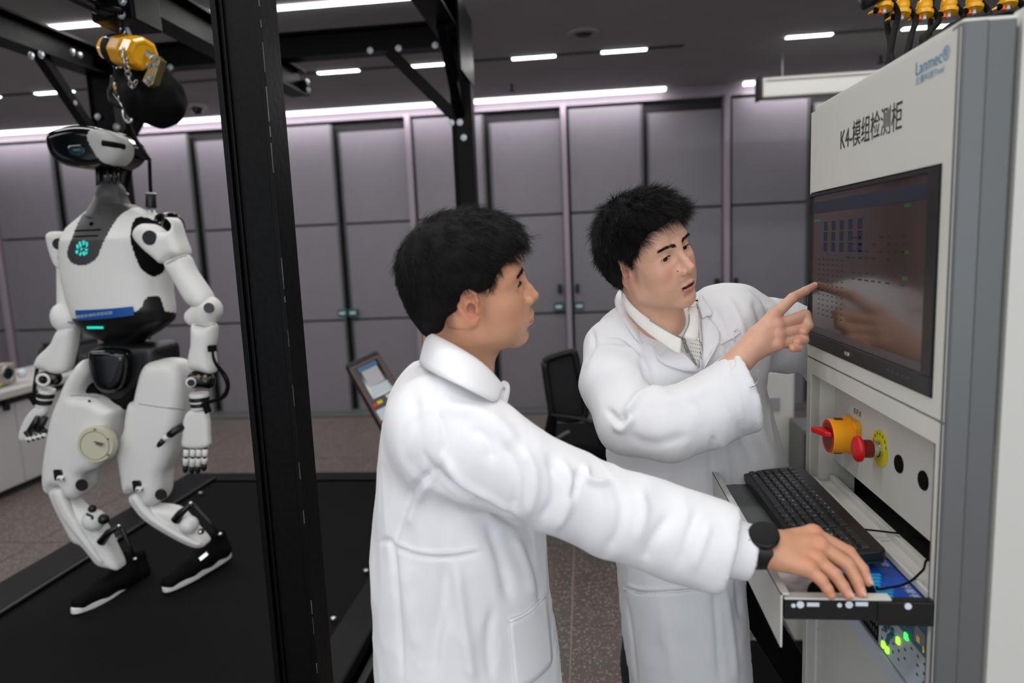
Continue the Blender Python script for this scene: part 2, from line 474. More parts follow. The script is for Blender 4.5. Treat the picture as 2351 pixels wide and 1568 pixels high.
def strokes(V, N, S):
    """cloth folds: S = [(polyline of photo pixels, width px, height m)], raised (+) or sunk (-) along the normal"""
    P = proj(V); view = O3 - V; view /= np.linalg.norm(view, axis=1)[:, None]
    face = np.clip((N * view).sum(1) * 3, 0, 1); D = np.zeros(len(V))
    for pl, wd, amp in S:
        pl = np.array(spline([np.array(p, float) for p in pl], 4)) if len(pl) > 2 else np.array(pl, float)
        lo, hi = pl.min(0) - 3 * wd, pl.max(0) + 3 * wd
        ix = np.where((P[:, 0] > lo[0]) & (P[:, 0] < hi[0]) & (P[:, 1] > lo[1]) & (P[:, 1] < hi[1]))[0]
        if not len(ix): continue
        p = P[ix]; best = np.full(len(ix), 1e9); tt = np.zeros(len(ix)); n = len(pl) - 1
        for i in range(n):
            a, e = pl[i], pl[i + 1] - pl[i]; q = p - a; t = np.clip((q @ e) / (e @ e + 1e-9), 0, 1)
            d = ((q - t[:, None] * e) ** 2).sum(1); m_ = d < best; best[m_] = d[m_]; tt[m_] = (i + t[m_]) / n
        D[ix] += amp * np.exp(-best / wd ** 2) * np.clip(np.minimum(tt, 1 - tt) * 5 + 0.25, 0, 1)
    return V + N * (D * face)[:, None]
# ================================================================== the room
WY = 6.66
# terrazzo floor: joints recessed, each slab a piece
def terrazzo():
    mt = bpy.data.materials.new('terrazzo'); mt.use_nodes = True; nt = mt.node_tree; b = nt.nodes['Principled BSDF']
    b.inputs['Roughness'].default_value = 0.42
    tc = nt.nodes.new('ShaderNodeTexCoord'); v = nt.nodes.new('ShaderNodeTexVoronoi'); v.inputs['Scale'].default_value = 95
    ns = nt.nodes.new('ShaderNodeTexNoise'); ns.inputs['Scale'].default_value = 45
    ge = nt.nodes.new('ShaderNodeNewGeometry')
    nt.links.new(ge.outputs['Position'], v.inputs['Vector']); nt.links.new(ge.outputs['Position'], ns.inputs['Vector'])
    lt = nt.nodes.new('ShaderNodeMath'); lt.operation = 'LESS_THAN'; lt.inputs[1].default_value = 0.36
    nt.links.new(v.outputs['Distance'], lt.inputs[0])
    sp = nt.nodes.new('ShaderNodeSeparateColor'); nt.links.new(v.outputs['Color'], sp.inputs[0])
    g2 = nt.nodes.new('ShaderNodeMath'); g2.operation = 'GREATER_THAN'; g2.inputs[1].default_value = 0.5
    nt.links.new(sp.outputs[0], g2.inputs[0])
    mu = nt.nodes.new('ShaderNodeMath'); mu.operation = 'MULTIPLY'; nt.links.new(lt.outputs[0], mu.inputs[0]); nt.links.new(g2.outputs[0], mu.inputs[1])
    mx = nt.nodes.new('ShaderNodeMix'); mx.data_type = 'RGBA'
    mx.inputs['A'].default_value = srgb(104, 96, 92); mx.inputs['B'].default_value = srgb(176, 168, 160)
    nt.links.new(mu.outputs[0], mx.inputs['Factor'])
    m2_ = nt.nodes.new('ShaderNodeMix'); m2_.data_type = 'RGBA'; m2_.blend_type = 'MULTIPLY'; m2_.inputs['Factor'].default_value = 0.35
    nt.links.new(mx.outputs['Result'], m2_.inputs['A']); nt.links.new(ns.outputs['Fac'], m2_.inputs['B'])
    nt.links.new(m2_.outputs['Result'], b.inputs['Base Color'])
    return mt
M['terrazzo'] = terrazzo()
M['joint'] = mat('floor_joint', srgb(150, 136, 128), 0.8)
floor = MB().box((-8, -3.4, -0.12), (5, 7.2, -0.004)).build('floor', M['joint']); tag(floor, kind='structure')
tile_me = None; T = 0.8
for ix in range(-9, 5):
    for iy in range(-1, 8):
        x0 = -0.10 + ix * T; y0 = 0.35 + iy * T
        if tile_me is None:
            mb = MB().box((x0 + 0.004, y0 + 0.004, -0.006), (x0 + T - 0.004, y0 + T - 0.004, 0.0))
            o = mb.build('tile', M['terrazzo'], floor, bev=0.0008, seg=1); tile_me = o
            ofs = o.location - Vector((x0, y0, 0))
        else:
            o = tile_me.copy(); C.objects.link(o); o.location = Vector((x0, y0, 0)) + ofs
ceiling = MB().box((-8, -3.4, 3.0), (5, 6.50, 3.12)).box((-8, 6.50, 3.02), (5, 7.0, 3.12)).build('ceiling', M['ceiling']); tag(ceiling, kind='structure')

wall = MB().box((-8, WY + 0.10, -0.1), (5, WY + 0.25, 3.1)).build('wall_back', M['panel_dark']); tag(wall, kind='structure')
MB().box((-8, WY + 0.0, 2.915), (5, WY + 0.08, 3.02)).build('header', M['post'], wall)
P0 = -0.164          # a post centre
PW = 1.494           # bay width
def copy_to(src, dx, dy=0, dz=0, parent=None):
    o = src.copy(); C.objects.link(o); o.location = src.location + Vector((dx, dy, dz))
    if parent is not None: o.parent = parent
    return o
proto = {}
for k in range(-5, 4):
    xc = P0 + k * PW
    for nm in ('post',):
        if nm not in proto:
            proto[nm] = (MB().box((xc - 0.026, WY - 0.035, 0), (xc + 0.026, WY + 0.09, 2.93)).build('post', M['post'], wall, bev=0.004), xc)
        else: copy_to(proto[nm][0], xc - proto[nm][1])
    for side in (0, 1):
        # left leaf stands proud and tall, right leaf runs on the rear track
        xa = xc + 0.050 + side * (PW / 2 - 0.002); xb = xa + PW / 2 - 0.082
        yf = WY + 0.0 + side * 0.045; top = 2.885 - side * 0.075
        for lo, hi in ((0.03, 0.955), (0.975, 1.915), (1.935, top)):
            key = ('p', side, lo)
            if key not in proto:
                proto[key] = (MB().box((xa, yf, lo), (xb, yf + 0.03, hi)).build('panel', M['panel'], wall, bev=0.004), xc)
            else: copy_to(proto[key][0], xc - proto[key][1])
        key = ('edge', side)
        ex = xb + 0.006 if side == 0 else xa - 0.016
        if key not in proto: proto[key] = (MB().box((ex, yf - 0.004, 0.03), (ex + 0.012, yf + 0.034, top)).build('edge_profile', M['grey_metal'], wall), xc)
        else: copy_to(proto[key][0], xc - proto[key][1])
    # black grip and teal label on the leaf edges beside the post
    for sx in (-1, 1):
        key = ('h', sx)
        if key not in proto:
            gx = xc + sx * 0.085
            g = MB().box((gx - 0.018, WY - 0.03, 1.17), (gx + 0.018, WY + 0.05, 1.25)).tube([(gx, WY - 0.03, 1.21), (gx - 0.0, WY - 0.06, 1.20), (gx, WY - 0.06, 1.16)], 0.010).build('grip', M['black_plastic'], wall, bev=0.003)
            gx = xc + sx * 0.10
            l = MB().box((gx - 0.045, WY - 0.006, 0.99), (gx + 0.045, WY + 0.045, 1.075)).build('label', M['teal_sticker'], wall, bev=0.002)
            ww = MB().box((gx - 0.030, WY - 0.008, 1.018), (gx + 0.030, WY - 0.005, 1.046)).build('print', M['ink_white'], l)
            proto[key] = ((g, l, ww), xc)
            if k not in (0, 1): pass
        elif k in (0, 1):
            (g, l, ww), x0 = proto[key]; copy_to(g, xc - x0); l2 = copy_to(l, xc - x0); w2 = ww.copy(); C.objects.link(w2); w2.parent = l2
gx = P0 - PW * 1.5 + 0.01
for sx in (-1, 1):
    l = MB().box((gx + sx * 0.055 - 0.045, WY - 0.006, 1.00), (gx + sx * 0.055 + 0.045, WY + 0.045, 1.075)).build('label', M['teal_sticker'], wall, bev=0.002)
    MB().box((gx + sx * 0.055 - 0.03, WY - 0.008, 1.028), (gx + sx * 0.055 + 0.03, WY - 0.005, 1.05)).build('print', M['ink_white'], l)
sill = MB().box((-8, WY - 0.16, 0.0), (5, WY + 0.10, 0.022)).box((-8, WY - 0.015, 0.0), (5, WY + 0.10, 0.034)).build('baseboard_back', M['grey_metal'], bev=0.004); tag(sill, kind='structure')
M['wall_paint'] = mat('grey_wall_paint', srgb(120, 117, 120), 0.7, var=0.03, scale=4)
wl = MB().box((-8.2, -3.4, -0.1), (-8.0, 7.2, 3.1)).build('wall_left', M['wall_paint']); tag(wl, kind='structure')
wr = MB().box((5.0, -3.4, -0.1), (5.2, 7.2, 3.1)).build('wall_right', M['wall_paint']); tag(wr, kind='structure')

# wall trough lights
def led_row(name, Y, z, segs, label, track=None, group=None, w_=0.045, m_='led', th=0.012):
    xs = [a for s in segs for a in s]; t = empty(name, ((min(xs) + max(xs)) / 2, Y, z), label, 'ceiling light', group)
    if track: MB().box((track[0], Y - w_ * 0.62, z - 0.004), (track[1], Y + w_ * 0.62, z + 0.006)).build('track', M['track'], t)
    for a, b in segs:
        MB().box((a, Y - w_ / 2, z - th), (b, Y + w_ / 2, z - 0.001)).build('diffuser', M[m_], t, bev=0.004)
    return t
led_row('light_strip', 6.575, 3.006, [(-7.6, -1.33), (-1.0, 0.775)], 'long bright light strip over the panel wall, left of the white screen housing', w_=0.06, m_='led_wall', th=0.03)
led_row('light_strip', 6.575, 3.006, [(1.46, 1.66), (2.0, 3.6)], 'short bright light strip over the panel wall, beside the white screen housing', w_=0.06, m_='led_wall', th=0.03)
led_row('linear_light', 5.225, 2.999, [(-4.90, -4.62), (-4.30, -3.98), (-3.46, -3.13), (-2.62, -2.30), (-1.97, -1.65), (-1.31, -0.99), (-0.49, -0.17), (0.16, 0.485)],
        'dark ceiling track with short lit bars, above the middle of the panel wall', track=(-6.5, 0.745))
led_row('linear_light', 5.19, 2.999, [(1.44, 1.75), (2.21, 2.54), (3.0, 3.3)], 'dark ceiling track with short lit bars, behind the yellow plugs on the right', track=(1.44, 4.4))
led_row('linear_light', 3.86, 2.999, [(-3.11, -2.44), (-2.10, -0.35)], 'nearest ceiling light bars, above the black gantry', track=None, w_=0.05)
# speaker, camera dome, sprinklers
def disc_thing(name, x, y, r, label, cat):
    t = empty(name, (x, y, 2.99), label, cat)
    MB().lathe([(r, 0), (r, -0.008), (r * 0.9, -0.014), (r * 0.55, -0.014), (r * 0.5, -0.006)], (x, y, 3.0), (0, 0, 1)).build('rim', M['ceiling'], t, smooth=True)
    MB().lathe([(r * 0.5, -0.002), (r * 0.4, -0.02), (0.02, -0.024)], (x, y, 3.0), (0, 0, 1)).build('grille', M['track'], t, smooth=True)
    return t
disc_thing('ceiling_speaker', 0.034, 4.75, 0.115, 'round grey speaker in the ceiling above the two men', 'speaker')
t = empty('security_camera', (-3.378, 5.98, 3.0), 'small white dome camera on the ceiling left of the black post', 'camera')
MB().lathe([(0.075, 0), (0.075, -0.02), (0.062, -0.035)], (-3.378, 5.98, 3.0), (0, 0, 1)).build('base', M['white_metal'], t, smooth=True)
MB().ball((-3.378, 5.96, 2.955), 0.052, 20).build('dome', M['gloss_black'], t, smooth=True)
for (px, py, y_), lb in (((1175, 205, 5.9), 'small dark sprinkler head on the ceiling above the man with the watch'), ((2022, 140, 5.4), 'small dark sprinkler head on the ceiling right of the screen housing')):
    p = atZ(px, py, 2.96)
    t = empty('sprinkler', (p[0], p[1], 3.0), lb, 'sprinkler')
    MB().cyl((p[0], p[1], 3.0), (p[0], p[1], 2.95), 0.010).build('stem', M['track'], t, smooth=True)
    MB().lathe([(0.008, 0), (0.028, -0.006), (0.028, -0.010), (0.005, -0.014)], (p[0], p[1], 2.952), (0, 0, 1)).build('deflector', M['track'], t, smooth=True)
# projector screen housing
a = at(1748, 201, 5.6); z0, z1 = 2.668, 2.815
t = empty('screen_housing', (1.8, 5.62, z0), 'white projector screen housing hanging under the ceiling at the right', 'projector screen')
MB().box((1.375, 5.56, z0), (3.0, 5.70, z1)).build('case', M['white_metal'], t, bev=0.012, seg=3)
MB().box((1.352, 5.555, z0 - 0.006), (1.377, 5.705, z1 + 0.012)).build('end_cap', M['black_plastic'], t, bev=0.004)
MB().box((1.40, 5.553, z1 - 0.030), (3.0, 5.561, z1 - 0.022)).build('slot', M['grey_metal'], t)
for xx in (1.535, 2.6): MB().cyl((xx, 5.62, z1), (xx, 5.62, 3.0), 0.005, seg=10).build('hanger_wire', M['white_metal'], t, smooth=True)

# ================================================================== lab bench with instruments, far left
BX = -4.16
t = empty('lab_bench', (BX - 0.35, 4.6, 0), 'white lab bench with grey front running along the left side', 'table')
M['bench_front'] = mat('bench_front', srgb(206, 202, 202), 0.5)
M['bench_top'] = mat('bench_top', srgb(205, 203, 200), 0.4)
for k in range(5):
    y0 = 2.6 + k * 0.62
    MB().box((BX - 0.72, y0 + 0.004, 0.06), (BX, y0 + 0.616, 0.70)).build('cabinet_front', M['bench_front'], t, bev=0.003)
MB().box((BX - 0.70, 2.6, 0.0), (BX - 0.05, 5.7, 0.06)).build('plinth', M['track'], t)
MB().box((BX - 0.75, 2.58, 0.71), (BX + 0.05, 5.72, 0.765)).build('worktop', M['bench_top'], t, bev=0.006)
MB().box((BX - 0.01, 2.6, 0.66), (BX + 0.012, 5.7, 0.705)).build('drip_rail', M['panel_dark'], t)
for y_ in (4.35, 5.3): MB().box((BX, y_, 0.62), (BX + 0.04, y_ + 0.03, 0.70)).build('bracket', M['black_plastic'], t, bev=0.004)
M['beige_box'] = mat('beige_instrument', srgb(168, 160, 146), 0.5, var=0.1, scale=20)
def Bt(px, py): return atX(px, py, BX - 0.12)
t = empty('instrument', (BX - 0.2, 4.35, 0.765), 'beige instrument with round black sockets standing on the bench end', 'instrument')
yA, yB = 4.00, 4.62
MB().box((BX - 0.45, yA, 0.78), (BX - 0.10, yB, 0.93)).build('chassis', M['beige_box'], t, bev=0.01)
MB().box((BX - 0.42, yA - 0.02, 0.94), (BX - 0.14, yB - 0.25, 1.00)).build('upper_unit', M['white_metal'], t, bev=0.008)
MB().box((BX - 0.38, yA + 0.10, 1.002), (BX - 0.16, yB - 0.30, 1.03)).build('lid', M['beige_box'], t, bev=0.005)
for k in range(4):
    yy = yA + 0.12 + k * 0.14
    MB().cyl((BX - 0.11, yy, 0.86), (BX - 0.085, yy, 0.86), 0.045, 0.040, 18).build('socket', M['gloss_black'], t, smooth=False, bev=0.003)
    MB().torus((BX - 0.095, yy, 0.86), (1, 0, 0), 0.050, 0.008, 18, 6).build('ring', M['chrome'], t, smooth=True)
MB().box((BX - 0.30, yB - 0.30, 0.94), (BX - 0.12, yB - 0.12, 0.985)).build('relay', M['black_plastic'], t, bev=0.005)
MB().ball((BX - 0.10, yB + 0.05, 0.835), 0.035, 12).build('knob', M['ink_white'], t, smooth=True)
for q in range(4): MB().box((BX - 0.46, yA + 0.02 + 0.15 * q, 0.765), (BX - 0.42, yA + 0.05 + 0.15 * q, 0.78)).build('foot', M['soft_black'], t)
yc = MB().tube([(BX - 0.3, 3.6, 0.78), (BX - 0.02, 3.9, 0.775), (BX - 0.06, 4.05, 0.80), (BX - 0.07, 4.10, 0.92), (BX - 0.16, 4.2, 1.0)], 0.010, 8, smooth_n=6).tube([(BX - 0.2, 3.7, 0.777), (BX + 0.0, 4.1, 0.777), (BX - 0.02, 4.3, 0.777), (BX - 0.05, 4.42, 0.80)], 0.009, 8, smooth_n=6)
M['cable_yellow'] = mat('cable_yellow', srgb(205, 186, 40), 0.5)
tag(yc.build('cable', M['cable_yellow'], smooth=True), 'yellow cable lying along the front edge of the bench', 'cable')
t = empty('power_supply', (BX - 0.25, 5.35, 0.765), 'small black device standing at the far end of the bench', 'instrument')
MB().box((BX - 0.38, 5.20, 0.767), (BX - 0.08, 5.50, 1.00)).build('case', M['black_plastic'], t, bev=0.02)
MB().box((BX - 0.08, 5.23, 0.82), (BX - 0.07, 5.46, 0.96)).build('front_panel', M['robot_grey'], t, bev=0.004)
for q in range(3): MB().cyl((BX - 0.07, 5.27 + q * 0.07, 0.87), (BX - 0.05, 5.27 + q * 0.07, 0.87), 0.014).build('knob', M['chrome'], t)

# ================================================================== white cabinet and grey machine between the man and the test cabinet
t = empty('storage_cabinet', (0.80, 3.35, 0), 'low white cabinet with a grey label, behind the pointing man', 'cabinet')
MB().box((0.55, 3.2, 0.05), (0.945, 3.75, 1.02)).build('body', M['white_metal'], t, bev=0.006)
MB().box((0.56, 3.19, 0.55), (0.935, 3.203, 1.00)).build('door', M['white_metal'], t, bev=0.003)
MB().box((0.56, 3.19, 0.08), (0.935, 3.203, 0.54)).build('door', M['white_metal'], t, bev=0.003)
MB().box((0.815, 3.184, 0.825), (0.875, 3.192, 0.885)).build('label', M['post'], t)
MB().box((0.60, 3.22, 0.0), (0.90, 3.7, 0.05)).build('plinth', M['track'], t)
t = empty('test_machine', (1.07, 3.3, 0), 'grey metal machine corner beside the low white cabinet', 'machine')
MB().box((0.905, 2.95, 0.02), (1.25, 3.15, 0.80)).build('body', M['grey_metal'], t, bev=0.006)
MB().box((0.915, 2.94, 0.50), (1.24, 2.952, 0.78)).build('front_plate', M['robot_grey'], t, bev=0.003)
for q in range(3): MB().cyl((0.955, 2.93, 0.56 + q * 0.1), (0.955, 2.942, 0.56 + q * 0.1), 0.010).build('screw', M['black_plastic'], t)
for q in range(2): MB().box((0.93 + 0.25 * q, 2.97, 0.0), (0.98 + 0.25 * q, 3.12, 0.02)).build('foot', M['soft_black'], t)
t = empty('guide_rail', (0.80, 2.75, 0.60), 'white rail ledge on legs running between pointing man and cabinet', 'rail')
MB().bar((0.69, 3.08, 0.655), (0.96, 2.35, 0.655), 0.07, 0.02).build('flange', M['white_metal'], t, bev=0.003)
MB().bar((0.69, 3.08, 0.625), (0.96, 2.35, 0.625), 0.035, 0.04).build('web', M['white_metal'], t, bev=0.003)
for q in (0.1, 0.9): p = np.array((0.69, 3.08, 0)) * (1 - q) + np.array((0.96, 2.35, 0)) * q; MB().box(p + (-0.02, -0.02, 0), p + (0.02, 0.02, 0.61)).build('leg', M['white_metal'], t, bev=0.003)
# ================================================================== treadmill
TZ = 0.30
XL, XR, YN, YF = -2.29, -0.86, 1.15, 3.80
tm = empty('treadmill', (-1.58, 2.5, 0), 'large low black treadmill under the white robot', 'treadmill')
MB().box((XL, YN, TZ - 0.035), (XR - 0.05, YF - 0.05, TZ - 0.004)).build('belt', M['rubber'], tm, bev=0.01)
MB().box((XL - 0.02, YN, 0.06), (XR - 0.03, YF - 0.08, TZ - 0.045)).build('deck', M['black_steel'], tm, bev=0.01)
MB().bar((XL - 0.12, YN - 0.05, TZ - 0.02), (XL - 0.12, YF + 0.10, TZ - 0.02), 0.21, 0.05).build('side_rail', M['black_steel'], tm, bev=0.01)
MB().bar((XL - 0.205, YN - 0.05, TZ - 0.11), (XL - 0.205, YF + 0.10, TZ - 0.11), 0.03, 0.18).build('side_skirt', M['black_steel'], tm, bev=0.004)
MB().bar((XL + 0.012, YN, TZ + 0.008), (XL + 0.012, YF, TZ + 0.008), 0.02, 0.014).build('edge_trim', M['black_plastic'], tm, bev=0.003)
MB().bar((XR + 0.01, YN - 0.05, TZ - 0.015), (XR + 0.01, YF + 0.10, TZ - 0.015), 0.14, 0.05).build('side_rail', M['black_steel'], tm, bev=0.01)
MB().bar((XR + 0.105, YN - 0.05, TZ - 0.07), (XR + 0.105, YF + 0.10, TZ - 0.07), 0.03, 0.05).build('side_step', M['black_plastic'], tm, bev=0.004)
MB().bar((XR + 0.17, YN - 0.05, TZ - 0.11), (XR + 0.17, YF + 0.10, TZ - 0.11), 0.09, 0.03).build('side_step', M['black_steel'], tm, bev=0.004)
MB().bar((XR + 0.20, YN - 0.05, TZ - 0.20), (XR + 0.20, YF + 0.10, TZ - 0.20), 0.03, 0.18).build('side_skirt', M['black_steel'], tm, bev=0.004)
MB().box((XL - 0.20, YF - 0.03, TZ - 0.06), (XR + 0.08, YF + 0.10, TZ + 0.006)).build('end_cover', M['black_steel'], tm, bev=0.01)
MB().cyl((XL, YF - 0.06, TZ - 0.05), (XR - 0.05, YF - 0.06, TZ - 0.05), 0.045, seg=20).build('roller', M['black_plastic'], tm, smooth=True)
MB().box((XL - 0.18, YN, 0.0), (XR + 0.18, YF, 0.06)).build('base_frame', M['black_plastic'], tm)
for p in (atZ(460, 1128, TZ + 0.02), atZ(840, 1305, TZ + 0.02), atZ(765, 1414, TZ + 0.02), (-2.28, 2.9, TZ + 0.012)):
    MB().lathe([(0.012, 0), (0.012, 0.006), (0.007, 0.009)], (p[0], p[1], TZ + 0.008), (0, 0, 1), 12).build('bolt', M['bolt'], tm, smooth=True)
# control console of the treadmill, seen beyond the man
c = empty('treadmill_console', (-1.05, 3.3, 0), 'black treadmill console with touch screen, left of the man with the watch', 'control panel')
a = at(790, 838, 3.42); b = at(865, 803, 3.42)      # near-top and far-top corners
u = nrm(b - a + np.array([0.0, 0.10, 0.0])); dwn = nrm(at(900, 930, 3.36) - a + np.array([0, -0.06, 0]))
dwn = nrm(dwn - u * dwn.dot(u)); nn = nrm(np.cross(u, dwn)); nn = nn * (1 if nn[2] > 0 else -1)
Wc, Lc = 0.19, 0.46
cc = a + u * Wc / 2 + dwn * Lc / 2 - nn * 0.02
MB().obox(cc, u * Wc / 2, dwn * Lc / 2, nn * 0.028).build('housing', M['black_plastic'], c, bev=0.018, seg=3)
def cs(s, t_, h): return a + u * Wc * s + dwn * Lc * t_ + nn * h
def plate(name, s0, s1, t0, t1, h0, h1, mt, par, bev=0.001):
    q0, q1 = cs(s0, t0, 0), cs(s1, t1, 0)
    return MB().obox((q0 + q1) / 2 + nn * (h0 + h1) / 2, u * Wc * (s1 - s0) / 2, dwn * Lc * (t1 - t0) / 2, nn * (h1 - h0) / 2).build(name, M[mt], par, bev=bev)
M['copper_line'] = mat('copper_line', srgb(150, 92, 66), 0.4)
M['screen_grey'] = mat('screen_grey', srgb(150, 145, 150), 0.3, emis=0.25)
M['screen_blue'] = mat('screen_blue', srgb(28, 78, 112), 0.3, emis=0.35)
plate('trim', 0.08, 0.95, 0.09, 0.93, 0.006, 0.009, 'copper_line', c)
sc_ = plate('face_plate', 0.10, 0.93, 0.10, 0.92, 0.008, 0.0105, 'robot_grey', c)
plate('screen', 0.22, 0.85, 0.12, 0.58, 0.0105, 0.012, 'gloss_black', c)
plate('window', 0.25, 0.80, 0.13, 0.20, 0.0115, 0.0128, 'screen_blue', c)
plate('window', 0.30, 0.76, 0.20, 0.42, 0.0115, 0.0128, 'screen_grey', c)
plate('window', 0.27, 0.80, 0.43, 0.55, 0.0115, 0.0128, 'silver_blue', c)
for s_, t_, mt in ((0.20, 0.66, 'red'), (0.34, 0.645, 'lime'), (0.62, 0.62, 'ink_white')):
    plate('button', s_ - 0.07, s_ + 0.07, t_ - 0.022, t_ + 0.022, 0.010, 0.015, mt, c, 0.002)
for s_ in (0.30, 0.74): plate('cup_plate', s_ - 0.17, s_ + 0.17, 0.72, 0.86, 0.010, 0.014, 'silver_blue', c, 0.002)
pb = cs(0.5, 0.93, -0.03)
MB().tube([pb, pb + np.array([0.10, -0.03, -0.22]), (pb[0] + 0.12, pb[1] - 0.02, 0.30), (pb[0] + 0.12, pb[1] - 0.02, 0.02)], 0.035, 10, smooth_n=4).build('stand', M['black_plastic'], c, smooth=True)
MB().lathe([(0.14, 0), (0.14, 0.012), (0.05, 0.03)], (pb[0] + 0.12, pb[1] - 0.02, 0.0), (0, 0, 1)).build('foot', M['black_plastic'], c)

# ================================================================== gantry
g = empty('gantry', (-1.68, 2.6, 0), 'tall bolted black steel gantry around the treadmill and robot', 'frame')
GY = 3.83
def bolt(p, n, r=0.013, par=None):
    return MB().lathe([(r * 1.35, 0), (r * 1.35, 0.003), (r, 0.003), (r, 0.011), (r * 0.6, 0.013)], p, n, 10).build('bolt', M['bolt'], par or g, smooth=False)
def channel_y(name, x0, x1, z0, z1, ya, yb, web=0.012, par=None):
    """horizontal I beam along Y"""
    mb = MB(); zt = 0.012; xm = (x0 + x1) / 2
    mb.box((x0, ya, z1 - zt), (x1, yb, z1)).box((x0, ya, z0), (x1, yb, z0 + zt)).box((xm - web / 2, ya, z0 + zt), (xm + web / 2, yb, z1 - zt))
    return mb.build(name, M['black_steel'], par or g)
def channel_x(name, y0, y1, z0, z1, xa, xb):
    mb = MB(); zt = 0.014; ym = (y0 + y1) / 2
    mb.box((xa, y0, z1 - zt), (xb, y1, z1)).box((xa, y0, z0), (xb, y1, z0 + zt)).box((xa, ym - 0.006, z0 + zt), (xb, ym + 0.006, z1 - zt))
    return mb.build(name, M['black_steel'], g)
def post(xa, xb, ya, yb, z0, z1, near=False):
    mb = MB(); t_ = 0.012
    # flanges face +-X, web between them set back from the front
    mb.box((xa, ya, z0), (xa + t_, yb, z1)).box((xb - t_, ya, z0), (xb, yb, z1)).box((xa + t_, ya + 0.010, z0), (xb - t_, ya + 0.022, z1))
    mb.box((xa + 0.0195, ya + 0.003, z0), (xa + 0.0235, ya + 0.012, z1))
    o = mb.build('post', M['black_steel'], g, bev=0.0015)
    MB().box((xa - 0.04, ya - 0.04, z0 - 0.012), (xb + 0.04, yb + 0.04, z0)).build('base_plate', M['black_steel'], g, bev=0.003)
    return o
post(-0.708, -0.607, 1.33, 1.41, 0.012, 2.72)
post(-0.708, -0.592, GY, GY + 0.10, 0.012, 2.86)
post(-2.83, -2.68, GY, GY + 0.10, 0.012, 2.72)
post(-2.83, -2.68, 1.33, 1.41, 0.012, 2.72)
channel_x('beam', GY + 0.0, GY + 0.10, 2.718, 2.856, -2.83, -0.60)
channel_x('beam', 1.33, 1.43, 2.718, 2.856, -2.83, -0.60)
channel_y('beam', -2.83, -2.70, 2.705, 2.85, 1.2, GY + 0.10)
channel_y('beam', -0.73, -0.60, 2.72, 2.856, 1.2, GY + 0.10)
MB().box((-0.60, GY - 0.30, 2.52), (-0.588, GY + 0.12, 2.88)).build('gusset', M['black_steel'], g)
channel_y('monorail', -1.735, -1.625, 2.575, 2.72, 0.9, 4.12)
MB().box((-1.74, 4.12, 2.58), (-1.62, 4.135, 2.67)).build('end_stop', M['black_steel'], g, bev=0.003)
for dx in (-0.03, 0.03): bolt((-1.68 + dx, 4.135, 2.62), (0, 1, 0))
for z_ in (2.60, 2.65): bolt((-1.61, 4.08, z_), (1, 0, 0))
def brace(a, b, wd=0.055, th=0.055, par=None):
    mb = MB(); a = np.asarray(a, float); b = np.asarray(b, float)
    mb.bar(a, b, th, wd); return mb.build('brace', M['black_steel'], par or g, bev=0.002)
brace((-1.04, GY + 0.03, 2.72), (-0.70, GY + 0.03, 2.36), 0.062, 0.05)
brace((-2.765, 3.42, 2.71), (-2.76, GY + 0.02, 2.24), 0.055, 0.05)
brace((-2.35, GY + 0.04, 2.72), (-2.68, GY + 0.04, 2.30), 0.055, 0.05)
brace((-0.66, 3.45, 2.72), (-0.66, GY + 0.02, 2.36), 0.055, 0.05)
for px, py in ((850, 116), (915, 111), (998, 48), (1025, 47), (999, 104), (1036, 282), (1056, 281), (1065, 316), (1037, 173), (392, 155)):
    bolt(at(px, py, GY - 0.003), (0, -1, 0))
for px, py in ((70, 128), (93, 126), (165, 120), (182, 127)):
    bolt(atX(px, py, -2.69), (1, 0, 0))
bolt(at(225, 268, GY - 0.003), (0, -1, 0)); bolt(at(170, 236, 3.6), (0.3, -1, 0)); bolt(at(268, 292, GY - 0.003), (0, -1, 0), 0.016)
# worn paint edge on the near post
M['worn'] = mat('worn_edge', srgb(74, 70, 64), 0.6, var=0.6, scale=25)
mb = MB()
zz = 0.4
while zz < 2.3:
    L_ = rng.uniform(0.01, 0.07)
    if rng.random() < (0.75 if zz > 1.45 else 0.25):
        wd_ = rng.uniform(0.0004, 0.0011); xo = -0.6075 + rng.uniform(-0.0008, 0.0004)
        mb.box((xo - wd_, 1.3292, zz), (xo + wd_, 1.3302, zz + L_))
    if rng.random() < (0.0):
        mb.box((-0.6862, 1.3322, zz), (-0.6853, 1.3331, zz + L_ * 0.7))
    zz += L_ + rng.uniform(0.0, 0.03)
tag(mb.build('worn_paint', M['worn'], g), kind='stuff')

# ================================================================== hoist on the monorail
def link_chain(name, pts, par, lk=0.030, r=0.0035, m_='chrome'):
    P = spline(pts, 20); d = np.r_[0, np.cumsum([np.linalg.norm(P[i + 1] - P[i]) for i in range(len(P) - 1)])]
    n = max(int(d[-1] / (lk * 0.72)), 1); mb = MB()
    for i in range(n):
        s_ = (i + 0.5) / n * d[-1]; p = np.array([np.interp(s_, d, [q[k] for q in P]) for k in range(3)])
        q = np.array([np.interp(min(s_ + 0.004, d[-1]), d, [q[k] for q in P]) for k in range(3)]) - np.array([np.interp(max(s_ - 0.004, 0), d, [q[k] for q in P]) for k in range(3)])
        u_, v_, w_ = frame(q); ax = u_ if i % 2 else v_; sd = np.cross(w_, ax)
        ring = [p + w_ * (lk / 2 * math.cos(t_)) + sd * (lk * 0.32 * math.sin(t_)) for t_ in np.linspace(0, 2 * math.pi, 13)]
        mb.tube(ring, r, 5)
    return mb.build(name, M[m_], par, smooth=True)
HY = 2.54
h = empty('trolley', at(288, 40, HY), 'black trolley with steel wheels on the monorail above the hoist', 'trolley')
pt = at(288, 40, HY)
